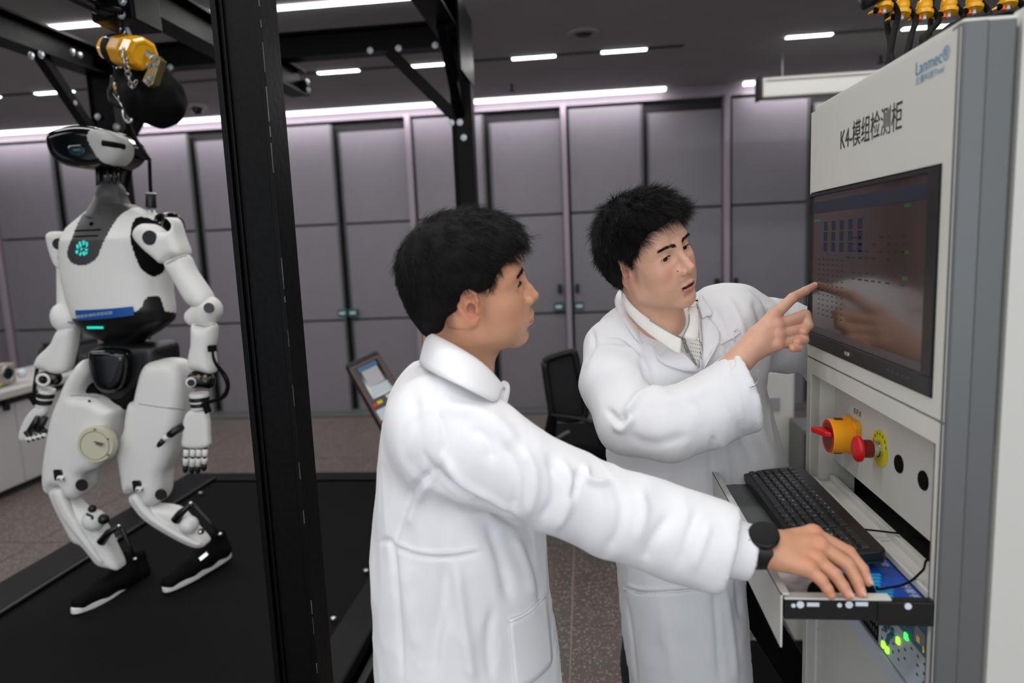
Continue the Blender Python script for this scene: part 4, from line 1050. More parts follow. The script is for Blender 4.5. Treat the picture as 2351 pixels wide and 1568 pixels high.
# mouse
mc = np.array((0.385, 1.052, 1.07))
vx = Vox(mc - [0.075, 0.05, 0.04], mc + [0.075, 0.05, 0.035], 0.0025)
ma = nrm((1, 0.10, 0)); Rm = np.array([[ma[0], -ma[1], 0], [ma[1], ma[0], 0], [0, 0, 1]])
vx.ell((mc[0], mc[1], PZ + 0.006), (0.052, 0.029, 0.027), 0, Rm).half((0, 0, PZ + 0.0032), (0, 0, -1))
V, Q = vx.mesh()
ms = empty('computer_mouse', (mc[0], mc[1], PZ + 0.003), 'black computer mouse under the hand of the man with the watch', 'mouse')
mobj('shell', V, Q, M['soft_black'], ms, smooth=True)
w0 = mc + ma * 0.030; MB().cyl((w0[0], w0[1] - 0.004, PZ + 0.030), (w0[0], w0[1] + 0.004, PZ + 0.030), 0.008).build('wheel', M['robot_grey'], ms)
tip = mc + ma * 0.055
tag(MB().tube([(tip[0], tip[1], PZ + 0.012), atZ(2020, 1352, 1.066), atZ(2080, 1340, 1.07), atZ(2118, 1310, 1.085), atZ(2140, 1285, 1.095), (0.60, 1.06, 1.08)], 0.0019, 8, smooth_n=8).build('mouse_cable', M['soft_black'], smooth=True), 'thin black mouse cable curving over the blue pad', 'cable')

# ================================================================== black stand and cloth box left of the cabinet foot
# slanted black leg of a stand and rubber mat seen under the drawer
t = empty('equipment_stand', (0.36, 1.9, 0), 'slanting black steel stand beside the foot of the test cabinet', 'stand')
a = at(1662, 1284, 1.95); b = at(1880, 1628, 1.90)
MB().bar(a, b, 0.088, 0.05, up=(0.0, 1, 0)).build('slanted_leg', M['soft_black'], t, bev=0.003)
d_ = nrm(b - a); kfl = a + d_ * ((0.03 - a[2]) / d_[2])
MB().bar(b, kfl, 0.088, 0.05, up=(0, 1, 0)).build('lower_leg', M['soft_black'], t, bev=0.003)
MB().box((kfl[0] - 0.12, kfl[1] - 0.1, 0.0), (kfl[0] + 0.12, kfl[1] + 0.1, 0.035)).build('foot_plate', M['soft_black'], t, bev=0.003)
t = empty('storage_box', (0.95, 2.79, 0), 'light grey box standing behind the slanting black stand', 'box')
MB().box((0.80, 2.66, 0.0), (1.12, 2.92, 0.40)).build('body', M['white_metal'], t, bev=0.01)
MB().box((0.795, 2.65, 0.40), (1.125, 2.93, 0.43)).build('lid', M['white_metal'], t, bev=0.006)
MB().box((0.90, 2.648, 0.30), (1.00, 2.66, 0.33)).build('handle', M['robot_grey'], t, bev=0.003)
tag(MB().box((0.46, 2.15, 0.0005), (0.95, 2.64, 0.016)).build('floor_mat', M['rubber'], bev=0.003), 'black rubber mat on the floor behind the pointing man', 'mat')

# ================================================================== row of yellow plugs over the cabinet
PYY = 2.05
bar_z = 2.62
t = empty('plug_rack', (1.0, PYY, bar_z), 'black bar hung from the ceiling that carries the yellow plugs', 'rack')
MB().box((0.75, PYY - 0.02, bar_z - 0.02), (1.32, PYY + 0.02, bar_z + 0.02)).build('bar', M['black_steel'], t, bev=0.003)
for xx in (0.80, 1.27): MB().cyl((xx, PYY, bar_z), (xx, PYY, 3.0), 0.008).build('rod', M['black_steel'], t, smooth=True)
dk = at(2006, -6, PYY - 0.02); MB().cyl(dk - [0.03, 0, 0.012], dk + [0.04, 0, 0.02], 0.02).build('clamp', M['black_plastic'], t, smooth=True)
plugs = [((2030, 10), 'leftmost yellow plug over the cabinet', 2, 9), ((2070, 25), 'second yellow plug from the left over the cabinet', 2, 14), ((2122, 25), 'third yellow plug from the left over the cabinet', 2, 14), ((2178, 20), 'fourth yellow plug from the left over the cabinet', 2, 20), ((2236, 12), 'fifth yellow plug from the left over the cabinet', 2, 12), ((2314, 2), 'rightmost yellow plug, partly hidden by the grey cabinet corner', 2, 8)]
ends = [(2040, 158), (2084, 128), (2108, 112), (2130, 100), (2198, 60), (2225, 48)]
M['orange'] = mat('orange_plastic', srgb(232, 106, 16), 0.45)
for i, ((px, py), lb, a_, b_) in enumerate(plugs):
    p = at(px, py, PYY); s_ = pxm(p)
    t = empty('power_plug', p, lb, 'plug', 'yellow plugs over the cabinet'); del t['group']
    ax = nrm((-0.12, -0.25, -1))
    MB().lathe([(10 * s_, -26 * s_), (16 * s_, -20 * s_), (17 * s_, -8 * s_), (15 * s_, 0)], p, ax, 20).build('collar', M['yellow'], t, smooth=True)
    MB().lathe([(15 * s_, -2 * s_), (20 * s_, 4 * s_), (19 * s_, 12 * s_), (12 * s_, 13 * s_)], p, ax, 20).build('flange', M['yellow'], t, auto=40)
    MB().prism([p + np.array(q) * s_ for q in ((-14, -2, -4), (-34, -4, -16), (-36, -4, -20), (-20, -4, -16), (-10, -3, -10))], (0, 8 * s_, 0)).build('lever', M['yellow'], t, bev=0.002)
    MB().cyl(p + ax * 10 * s_ + np.array((-9 * s_, 0, 0)), p + ax * 22 * s_ + np.array((-9 * s_, 0, 0)), 5 * s_).build('tab', M['orange'], t)
    MB().cyl(p + ax * 10 * s_ + np.array((1 * s_, 0, 0)), p + ax * 21 * s_ + np.array((1 * s_, 0, 0)), 4 * s_).build('pin', M['ink_white'], t)
    MB().cyl(p + ax * 8 * s_ + np.array((-17 * s_, 0, 0)), p + ax * 18 * s_ + np.array((-17 * s_, 0, 0)), 6 * s_).build('boot', M['soft_black'], t)
    MB().cyl(p - ax * 24 * s_, (p[0] - 0.012, PYY, bar_z - 0.02), 12 * s_, 14 * s_).build('body', M['soft_black'], t, smooth=True)
    MB().ball(p - ax * 36 * s_ + np.array((0, -10 * s_, 0)), 11 * s_, 14).build('cap', M['yellow'], t, smooth=True)
    e = at(ends[i][0], ends[i][1] + 30, 1.70); e2 = np.array([max(e[0], 0.62), 1.58, ZT + 0.01])
    tag(MB().tube([p + np.array((12 * s_, 0, 10 * s_)), p + np.array((20 * s_, -0.03, -30 * s_)), (p + e) / 2 + [0.015, 0, 0], e, e2], 0.0075, 8, smooth_n=6).build('hanging_cable', M['soft_black'], smooth=True),
        ['first', 'second', 'third', 'fourth', 'fifth', 'sixth'][i] + ' black cable from the left, hanging from a yellow plug to the cabinet top', 'cable')
for i, (a_, b_) in enumerate((((2036, 40), (2052, 150)), ((2136, 60), (2122, 100)))):
    p = at(*a_, PYY + 0.03); e = at(*b_, 1.75)
    tag(MB().tube([p + [0, 0, 0.2], p, (p + e) / 2, e, (e[0], 1.58, ZT + 0.01)], 0.0075, 8, smooth_n=6).build('hanging_cable', M['soft_black'], smooth=True), ['crossing black cable left of the yellow plugs, above the cabinet edge', 'crossing black cable between third and fourth yellow plugs'][i], 'cable')

# ================================================================== office chair
ch = empty('office_chair', (-0.12, 4.0, 0), 'black mesh-back office chair between the two men, facing away', 'chair')
M['mesh_back'] = mat('chair_mesh', srgb(34, 33, 36), 0.9, alpha=0.86)
CY = 3.75
def cp(px, py, dy=0): return at(px, py, CY + dy)
bk = [cp(1250, 832), cp(1262, 822), cp(1310, 808), cp(1320, 815), cp(1330, 860), cp(1342, 905), cp(1344, 935), cp(1340, 958), cp(1300, 962), cp(1270, 955), cp(1264, 930), cp(1256, 880)]
MB().tube(bk + [bk[0]], 0.020, 8, smooth_n=4).build('back_frame', M['black_plastic'], ch, smooth=True)
MB().prism([p + np.array((0, 0.006, 0)) for p in bk[:]], (0, 0.006, 0)).build('back_mesh', M['mesh_back'], ch)
MB().prism([p + np.array((0, 0.02, 0)) for p in (cp(1268, 925), cp(1300, 912), cp(1338, 908), cp(1342, 955), cp(1270, 955))], (0, 0.03, 0)).build('lumbar_pad', M['soft_black'], ch, bev=0.01)
MB().tube([cp(1270, 950), cp(1262, 1000), cp(1262, 1040), cp(1290, 1065, .1)], [0.03, 0.035, 0.04, 0.04], 10, smooth_n=5).build('back_stem', M['soft_black'], ch, smooth=True)
vx = Vox((-0.40, 3.6, 0.38), (0.35, 4.35, 0.56), 0.012)
vx.rbox((0.0, 3.93, 0.47), (0.25, 0.27, 0.055), 0.04); V, Q = vx.mesh(); mobj('seat', V, Q, M['soft_black'], ch, smooth=True)
for s_, (pa, pb_, pc) in ((0, (cp(1345, 918, .1), cp(1372, 915, .25), cp(1395, 918, .45))), (1, (cp(1266, 952, -.02), cp(1320, 958, -.05), cp(1372, 972, -.08)))):
    MB().tube([pa, pb_, pc], 0.022, 8, flat=0.6, smooth_n=5).build('armrest', M['black_plastic'], ch, smooth=True)
    MB().tube([pc + [0, 0, -0.01], pc + [0.02, 0.02, -0.12], (pc[0] - 0.02, pc[1] + 0.05, 0.46)], 0.018, 8, smooth_n=4).build('arm_support', M['black_plastic'], ch, smooth=True)
MB().tube([cp(1272, 1035, -.02), cp(1276, 1012, -.04), cp(1290, 1000, -.04), cp(1308, 990, -.04)], 0.012, 8, smooth_n=5).build('chrome_brace', M['grey_metal'], ch, smooth=True)
MB().box((-0.12, 3.86, 0.34), (0.10, 4.08, 0.42)).build('tilt_mechanism', M['soft_black'], ch, bev=0.02)
MB().cyl((-0.01, 3.98, 0.10), (-0.01, 3.98, 0.46), 0.03).build('gas_lift', M['grey_metal'], ch, smooth=True)
for k in range(5):
    a_ = 2 * math.pi * k / 5 + 0.3; e = np.array((-0.01 + 0.30 * math.cos(a_), 3.98 + 0.30 * math.sin(a_), 0.085))
    MB().tube([(-0.01, 3.98, 0.12), e], [0.035, 0.02], 8).build('base_arm', M['black_plastic'], ch, smooth=True)
    MB().cyl(e + [0, -0.025, -0.055], e + [0, 0.025, -0.055], 0.03).build('caster', M['soft_black'], ch, smooth=False)
# ================================================================== humanoid robot
RY = 2.55
rb = empty('humanoid_robot', (-1.80, 2.55, TZ + 0.005), 'white and black humanoid robot in sneakers standing on the treadmill', 'robot')
def xz(poly, Y): return [(p[0], p[2]) for p in (at(px, py, Y) for px, py in poly)]
def smooth_poly(poly, n=4):
    P = [np.array(p, float) for p in poly]; m_ = len(P); out = []
    for i in range(m_):
        a, b, c, d = P[i - 1], P[i], P[(i + 1) % m_], P[(i + 2) % m_]
        for k in range(n):
            t = k / n; out.append(0.5 * ((2 * b) + (-a + c) * t + (2 * a - 5 * b + 4 * c - d) * t * t + (-a + 3 * b - 3 * c + d) * t ** 3))
    return [tuple(p) for p in out]
def shell(name, poly, Y, T, material, par=rb, rnd=0.03, h=0.006, sm=True, it=2, post=None, cuts=(), k=0.0):
    pl = smooth_poly(poly, 3) if sm else poly
    q = np.array(xz(pl, Y)); lo, hi = q.min(0), q.max(0)
    vx = Vox((lo[0] - 0.03, Y - T - 0.03, lo[1] - 0.03), (hi[0] + 0.03, Y + T + 0.03, hi[1] + 0.03), h)
    vx.outline(q, Y, T, 0.05, k, rnd=rnd)
    if post: post(vx)
    V, Q = vx.mesh(); V = relax(V, Q, it)
    return mobj(name, V, Q, material, par, smooth=True)
def pc(px, py, Y, r=1.0): return at(px, py, Y)
WHT, BLK, GRY = M['robot_white'], M['robot_black'], M['robot_grey']
def R_(px_, p): return px_ * pxm(p)

# torso: one surface, split into the shells the robot shows
st = [(470, 232, 300), (484, 208, 325), (500, 186, 372), (520, 164, 388), (550, 155, 392), (590, 153, 390), (630, 156, 386), (675, 166, 388), (712, 176, 394), (738, 183, 395), (760, 206, 368), (778, 240, 338), (790, 262, 322)]
zs, xl, xr = [], [], []
for py, a_, b_ in st:
    A_, B_ = at(a_, py, RY), at(b_, py, RY); zs.append((A_[2] + B_[2]) / 2); xl.append(A_[0]); xr.append(B_[0])
zs, xl, xr = map(np.array, (zs, xl, xr)); o_ = np.argsort(zs); zs, xl, xr = zs[o_], xl[o_], xr[o_]
def loft(zs, xl, xr, ry, yc, n=2.4):
    def fn(X, Y, Z):
        z = Z[0, 0, :]; cx = np.interp(z, zs, (xl + xr) / 2)[None, None, :]; rx = np.interp(z, zs, (xr - xl) / 2)[None, None, :]
        r_y = np.interp(z, zs, ry)[None, None, :]; y0 = np.interp(z, zs, yc)[None, None, :]
        q = (np.abs((X - cx) / rx) ** n + np.abs((Y - y0) / r_y) ** n) ** (1 / n)
        return np.maximum((q - 1) * np.minimum(rx, r_y), np.maximum(Z - zs[-1], zs[0] - Z))
    return fn
ry = np.interp(zs, [zs[0], zs[2], zs[4], zs[8], zs[-1]], [0.05, 0.09, 0.125, 0.14, 0.07])
vx = Vox((xl.min() - 0.05, RY - 0.2, zs[0] - 0.04), (xr.max() + 0.05, RY + 0.2, zs[-1] + 0.04), 0.005)
vx.op(loft(zs, xl, xr, ry, np.full(len(zs), RY)), (xl.min(), RY - 0.16, zs[0]), (xr.max(), RY + 0.16, zs[-1]), 0.0)
V, Q = vx.mesh(); V = relax(V, Q, 6)
N = vnormals(V, Q); C0 = V[Q].mean(1); Pq = proj(C0); Nf = N[Q].mean(1)
front = (Nf * (O3 - C0)).sum(1) > -0.10 * np.linalg.norm(O3 - C0, axis=1)
chest = inpoly(Pq, smooth_poly([(222, 452), (215, 470), (200, 485), (186, 498), (169, 537), (156, 570), (155, 588), (164, 602), (185, 610), (206, 605), (223, 591), (237, 558), (255, 523), (274, 496), (300, 479), (330, 470), (300, 440)], 3)) & front
armp = inpoly(Pq, smooth_poly([(311, 501), (300, 530), (302, 561), (318, 607), (336, 628), (353, 635), (371, 628), (380, 612), (392, 560), (380, 515), (357, 508), (336, 499)], 3)) & front
waist = inpoly(Pq, [(150, 733), (180, 731), (311, 716), (325, 705), (332, 688), (340, 681), (348, 679), (362, 679), (368, 684), (373, 697), (378, 714), (394, 717), (420, 718), (420, 800), (150, 800)]) & front
waist |= (~front) & (C0[:, 2] < at(390, 720, RY)[2])
cls = np.zeros(len(Q), int); cls[armp] = 3; cls[chest] = 1; cls[waist] = 2
for i, (nm, mt) in enumerate((('torso_shell', WHT), ('chest_panel', GRY), ('waist_shell', BLK), ('side_panel', M['soft_black']))):
    v_, q_, _ = submesh(V, Q, cls == i)
    if len(q_): mobj(nm, v_ - (0 if i == 0 else 0.0), q_, mt, rb, smooth=True)
def surf(px, py, Vs=V, Ns=N, off=0.0):
    """point of the torso surface seen at a photo pixel"""
    P = proj(Vs); f = ((Ns * (O3 - Vs)).sum(1) > 0); d = ((P - [px, py]) ** 2).sum(1) + (~f) * 1e6; i = np.argmin(d); r = ray(px, py)
    dp = camdepth(Vs[i]); n_ = Ns[i]; t_ = ((Vs[i] - O3) @ n_) / (r @ n_); return O3 + r * t_ + n_ * off, n_
def decal(name, poly, mt, off=0.002, par=rb, parts=6):
    """thin plate following the torso"""
    tops, bots = poly; n = len(tops); Vv = []
    for q in tops + bots: p, _ = surf(*q, off=off); Vv.append(p)
    Fc = [(i, i + 1, n + i + 1, n + i) for i in range(n - 1)]
    return mobj(name, Vv, Fc, mt, par, solid=0.002)
xs_ = np.linspace(0, 1, 9)
decal('name_strip', ([(176 + 130 * t, 712 - 9 * t + 1.5 * math.sin(3.1 * t)) for t in xs_], [(180 + 129 * t, 734 - 12 * t + 1.5 * math.sin(3.1 * t)) for t in xs_]), M['blue_label'], 0.006)
p0, n0 = surf(182, 728, off=0.012); p1, _ = surf(262, 719, off=0.013)
pu, _ = surf(183, 716, off=0.012)
text('lettering', '国家机电科学研究院', M['ink_white'], p0, p1 - p0, pu - p0, 0.016, rb, 0.0006, width=np.linalg.norm(p1 - p0))['kind'] = 'stuff'
decal('status_bar', ([(201 + 37 * t, 748.5) for t in (0, .5, 1)], [(202 + 37 * t, 753.5) for t in (0, .5, 1)]), M['cyan_glow2'], 0.004)
# glowing flower-shaped emblem of slanted strokes
for pl in [[(np.mean([c_[0] for c_ in q_]) + 0.8 * (a_ - np.mean([c_[0] for c_ in q_])), np.mean([c_[1] for c_ in q_]) + 0.86 * (b_ - np.mean([c_[1] for c_ in q_]))) for a_, b_ in q_] for q_ in ([(181, 556), (186, 553), (190, 565), (186, 570)], [(190, 553), (196, 551), (197, 560), (192, 565)], [(198, 554), (204, 557), (203, 566), (199, 569)],
           [(176, 563), (180, 559), (184, 570), (178, 572)], [(175, 574), (183, 573), (180, 584), (175, 582)], [(185, 572), (190, 568), (193, 571), (187, 576)], [(182, 586), (187, 577), (190, 580), (187, 588)],
           [(195, 568), (200, 572), (204, 570), (203, 576), (197, 576)], [(190, 579), (194, 575), (199, 583), (196, 588), (192, 586)], [(197, 577), (203, 578), (201, 585), (199, 583)])]:
    Vv = [surf(*q, off=0.003)[0] for q in pl]; mobj('emblem_stroke', Vv, [tuple(range(len(Vv)))], M['cyan_glow'], rb, solid=0.002)
for a_, b_ in (((172, 530), (232, 527)), ((172, 543), (225, 541))):
    mb = MB(); mb.tube([surf(a_[0] + (b_[0] - a_[0]) * t, a_[1] + (b_[1] - a_[1]) * t, off=0.001)[0] for t in np.linspace(0, 1, 6)], 0.003, 6); mb.build('groove', M['soft_black'], rb, smooth=True)
p, n_ = surf(210, 514, off=0.0); MB().lathe([(0.009, 0), (0.008, 0.002)], p, n_, 16).build('camera_hole', M['gloss_black'], rb)
# neck cone and neck
nk0, nk1 = at(262, 478, RY), at(255, 440, RY)
vx = Vox((nk0[0] - 0.14, RY - 0.13, nk0[2] - 0.10), (nk0[0] + 0.16, RY + 0.13, nk1[2] + 0.08), 0.005)
vx.cone(at(258, 500, RY), at(256, 452, RY), 0.10, 0.052, 0).cone(at(256, 460, RY), at(255, 438, RY), 0.054, 0.048, 0.02)
v_, q_ = vx.mesh(); v_ = relax(v_, q_, 3); mobj('neck_base', v_, q_, GRY, rb, smooth=True)
nka, nkb = at(254, 448, RY), at(249, 375, RY)
MB().cyl(nka, nkb, 0.030, 0.034).build('neck_column', M['gloss_black'], rb, smooth=True)
for dx, dy in ((-0.038, -0.02), (0.036, -0.02), (-0.02, -0.035), (0.02, -0.035), (0.042, 0.02)):
    MB().cyl(nka + [dx, dy, 0], nkb + [dx * 0.9, dy, 0], 0.006, seg=10).build('neck_rod', M['robot_black'], rb, smooth=True)
MB().lathe([(0.05, 0), (0.052, 0.01), (0.046, 0.02)], nka - [0, 0, 0.01], (0, 0, 1)).build('neck_ring', M['robot_black'], rb, smooth=True)
# head
hc = at(226, 344, RY)
vx = Vox(hc - [0.22, 0.2, 0.16], hc + [0.24, 0.2, 0.16], 0.005)
yh = RY
vx.outline(np.array(xz(smooth_poly([(143, 324), (152, 309), (185, 299), (222, 296), (262, 303), (298, 324), (306, 345), (300, 368), (280, 384), (262, 388), (225, 391), (190, 387), (165, 376), (150, 355)], 4), yh)), yh, 0.105, 0.09, 0, rnd=0.034)
V2, Q2 = vx.mesh(); V2 = relax(V2, Q2, 4); hd = mobj('head_shell', V2, Q2, M['gloss_black'], rb, smooth=True)
N2 = vnormals(V2, Q2); C2 = V2[Q2].mean(1); f2 = (N2[Q2].mean(1) * (O3 - C2)).sum(1) > 0
m2_ = inpoly(proj(C2), smooth_poly([(206, 305), (215, 300), (235, 301), (262, 308), (290, 320), (304, 340), (303, 360), (296, 372), (285, 378), (262, 377), (238, 371), (222, 356), (210, 335), (203, 318)], 4)) & f2
v_, q_, u_ = submesh(V2, Q2, m2_); mobj('ear_cover', v_ + N2[u_] * 0.004, q_, mat('robot_ear_white', srgb(196, 196, 193), 0.5, bump=0.1, scale=500), rb, smooth=True, solid=0.005)
def patch(name, poly, mt, off, thick=0.002, Vs=V2, Qs=Q2, Ns=N2, Cs=C2, fs=f2, par=rb, n=4):
    m_ = inpoly(proj(Cs), smooth_poly(poly, n) if n else poly) & fs
    v_, q_, u_ = submesh(Vs, Qs, m_)
    if len(q_): return mobj(name, v_ + Ns[u_] * off, q_, mt, par, smooth=True, solid=thick)
sp = [surf(x_, y_, V2, N2, 0.007)[0] for x_, y_ in ((238, 329), (260, 333), (281, 337))]
MB().tube(sp, 0.011, 10).build('slot', M['soft_black'], rb, smooth=True)
M['visor'] = mat('visor_teal', srgb(14, 42, 52), 0.2, coat=0.5)
patch('visor', [(158, 338), (175, 333), (192, 337), (194, 352), (180, 358), (162, 354)], M['visor'], 0.002)
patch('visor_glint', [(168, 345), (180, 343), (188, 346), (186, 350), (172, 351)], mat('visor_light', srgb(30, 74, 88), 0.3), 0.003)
# pelvis
shell('waist_joint', [(252, 783), (330, 785), (372, 784), (388, 800), (388, 850), (372, 870), (340, 900), (325, 925), (300, 930), (262, 916), (252, 880), (248, 830)], RY + 0.02, 0.10, BLK, rnd=0.04)
shell('pelvis_pod', [(214, 806), (240, 799), (285, 802), (300, 815), (300, 850), (290, 885), (268, 900), (235, 892), (220, 860)], RY - 0.09, 0.045, M['gloss_black'], rnd=0.03)
shell('hip_bracket', [(205, 850), (222, 860), (262, 900), (300, 905), (335, 870), (345, 850), (328, 900), (320, 930), (290, 932), (240, 915), (196, 900)], RY - 0.02, 0.07, M['soft_black'], rnd=0.02)
MB().bar(at(300, 920, RY + 0.12), at(292, 1010, RY + 0.12), 0.05, 0.045).build('rear_strut', M['soft_black'], rb, bev=0.006)

# legs ---------------------------------------------------------------
def seam(poly, mt, r=0.0018, name='seam'):
    pass
LY, RYY = 2.50, 2.46           # left leg (right in the photo), right leg
def rnd_leg(vx): pass
th1 = shell('thigh', [(350, 832), (372, 825), (398, 824), (422, 832), (435, 860), (435, 900), (428, 948), (418, 990), (409, 1030), (396, 1062), (386, 1085), (384, 1125), (376, 1145), (362, 1153), (345, 1148), (338, 1128), (322, 1120), (306, 1128), (297, 1112), (290, 1066), (284, 1030), (288, 1005), (300, 980), (304, 950), (311, 920), (322, 915), (328, 890), (338, 852)], LY, 0.075, WHT, rnd=0.045)
th2 = shell('thigh', [(190, 840), (203, 826), (214, 822), (219, 850), (206, 878), (196, 902), (215, 903), (240, 912), (262, 926), (279, 938), (272, 965), (266, 1000), (262, 1040), (242, 1066), (222, 1074), (208, 1084), (206, 1112), (198, 1130), (184, 1136), (168, 1128), (158, 1108), (142, 1110), (130, 1128), (120, 1110), (118, 1080), (122, 1040), (134, 969), (146, 930), (157, 905), (168, 876)], RYY, 0.075, WHT, rnd=0.04)
def on_plane(px, py, Y, T): return at(px, py, Y - T)
def disc(name, px, py, rx, mt, Y, T, par=rb, hgt=0.006, rim=None):
    p = on_plane(px, py, Y, T); r = rx * pxm(p); n_ = nrm((0.12, -1, 0.05))
    o = MB().lathe([(r, 0), (r, hgt * 0.6), (r * 0.93, hgt)], p + [0, 0.003, 0], n_, 32).build(name, M[mt], par, auto=40); return o
disc('knee_cap', 369, 1136, 13.5, 'gloss_black', LY, 0.075); disc('knee_cap', 187, 1114, 14, 'gloss_black', RYY, 0.075)
mcov = disc('hip_motor_cover', 227, 1018, 43, 'cream', RYY, 0.075, hgt=0.03)
p = on_plane(227, 1018, RYY, 0.075) + [0.0036, -0.028, 0.0]
MB().torus(p, nrm((0.12, -1, 0.05)), 33 * pxm(p), 0.0012).build('ring_groove', M['brass'], rb, smooth=True)
for a_ in range(6):
    q = p + np.array((math.cos(a_ * 1.047 + .4), 0, math.sin(a_ * 1.047 + .4))) * 38 * pxm(p); MB().lathe([(0.004, 0), (0.003, 0.002)], q, (0.12, -1, 0.05), 10).build('screw', M['robot_grey'], rb)
mb = MB()
for k, (a_, b_) in enumerate((((216, 1014), (238, 1020)), ((220, 1019), (234, 1023)))):
    mb.bar(at(*a_, RYY - 0.106), at(*b_, RYY - 0.109), 0.002, 0.004)
tag(mb.build('print', M['robot_grey'], rb), kind='stuff')
# vent slots, screws, parting lines
for cx, cy, Y_ in ((163, 975, RYY), (309, 1003, LY)):
    mb = MB()
    for r_ in range(8):
        for c_ in range(2):
            x_ = cx - 4 + c_ * 8 + (3.5 - r_) * 0.8; y_ = cy - 15 + r_ * 4.2
            mb.bar(at(x_ - 2.6, y_ + 1.6, Y_ - 0.068), at(x_ + 2.6, y_ - 1.6, Y_ - 0.068), 0.004, 0.003)
    tag(mb.build('vent_slot', M['robot_grey'], rb), kind='stuff')
for px, py, Y_ in ((204, 921, RYY), (192, 940, RYY), (168, 1063, RYY), (166, 1050, RYY)): disc('screw_hole', px, py, 3, 'soft_black', Y_, 0.074, hgt=0.002)
def line(pts, Y_, off=0.0745, r=0.0013): return MB().tube([at(x_, y_, Y_ - off) for x_, y_ in pts], r, 6).build('parting_line', M['robot_grey'], rb, smooth=True)
line([(162, 909), (180, 908), (200, 909), (228, 913)], RYY); line([(318, 927), (360, 934), (398, 938), (424, 941)], LY)
# recess with actuator above each shin
for (cx, cy), Y_ in (((140, 1088), RYY), ((320, 1113), LY)):
    p = at(cx, cy, Y_ - 0.062); MB().obox(p, (0.021, 0, 0), (0, 0.018, 0), (0, 0, 0.024)).build('actuator_recess', M['gloss_black'], rb, bev=0.008)
    p = at(cx + 2, cy + 10, Y_ - 0.078); MB().cyl(p - [0.014, 0, 0], p + [0.014, 0, 0], 0.012).build('actuator_pin', M['robot_white'], rb, smooth=False, bev=0.003)
    for dx in (-5, 6): p = at(cx + dx, cy + 12, Y_ - 0.092); MB().lathe([(0.004, 0), (0.003, 0.002)], p, (0, -1, 0), 10).build('screw', M['soft_black'], rb)
# shins
shell('shin', [(121, 1122), (136, 1112), (152, 1114), (163, 1130), (186, 1158), (212, 1180), (236, 1205), (248, 1225), (262, 1255), (282, 1302), (262, 1300), (235, 1293), (216, 1272), (196, 1248), (176, 1238), (150, 1190), (134, 1158)], RYY - 0.01, 0.045, WHT, rnd=0.03)
shell('shin_blade', [(122, 1128), (140, 1122), (150, 1140), (170, 1180), (196, 1222), (222, 1262), (240, 1293), (226, 1284), (192, 1245), (150, 1192), (134, 1160)], RYY - 0.055, 0.02, WHT, rnd=0.015)
shell('shin', [(303, 1138), (318, 1126), (338, 1132), (356, 1156), (384, 1160), (412, 1168), (434, 1190), (450, 1210), (478, 1243), (464, 1254), (438, 1247), (400, 1228), (360, 1204), (334, 1184), (316, 1162)], LY - 0.01, 0.045, WHT, rnd=0.03)
shell('shin_blade', [(303, 1142), (318, 1134), (334, 1160), (366, 1190), (404, 1214), (440, 1234), (466, 1252), (436, 1246), (398, 1227), (358, 1203), (332, 1182)], LY - 0.055, 0.02, WHT, rnd=0.015)
def ball(name, px, py, r_, Y_, mt=None): 
    p = at(px, py, Y_); return MB().ball(p, r_ * pxm(p), 24).build(name, mt or WHT, rb, smooth=True)
ball('ankle_motor', 216, 1194, 25, RYY - 0.05); ball('ankle_motor', 434, 1205, 21, LY - 0.05)
ball('ankle_motor_cap', 238, 1192, 12, RYY - 0.06, BLK); ball('ankle_motor_cap', 212, 1168, 9, RYY - 0.06, BLK); ball('ankle_motor_cap', 462, 1220, 7, LY - 0.06, BLK)
def link(name, pts, r_, Y_, mt=BLK, seg=10): return MB().tube([at(x_, y_, Y_) for x_, y_ in pts], [q * pxm(at(*pts[0], Y_)) for q in (r_ if hasattr(r_, '__len__') else [r_] * len(pts))], seg).build(name, mt, rb, smooth=True)
link('ankle_crank', [(232, 1245), (250, 1222), (272, 1208)], [10, 8, 5], RYY - 0.07)
link('ankle_rod', [(272, 1207), (281, 1215), (296, 1250), (311, 1284)], [5, 5, 4, 4], RYY - 0.07)
link('ankle_crank', [(403, 1195), (415, 1178), (438, 1157)], [11, 9, 5], LY - 0.07)
link('ankle_rod', [(437, 1155), (450, 1165), (478, 1195), (506, 1228)], [5, 5, 4, 4], LY - 0.07)
link('ankle_detail', [(199, 1180), (212, 1186), (212, 1192)], 3, RYY - 0.105)
for x_, y_, Y_ in ((273, 1207, RYY), (311, 1283, RYY), (438, 1155, LY), (506, 1226, LY), (460, 1222, LY)):
    p = at(x_, y_, Y_ - 0.085); MB().lathe([(0.009, 0), (0.008, 0.005), (0.004, 0.008)], p, (0.2, -1, 0.1), 12).build('joint_pin', M['chrome'], rb, smooth=True)
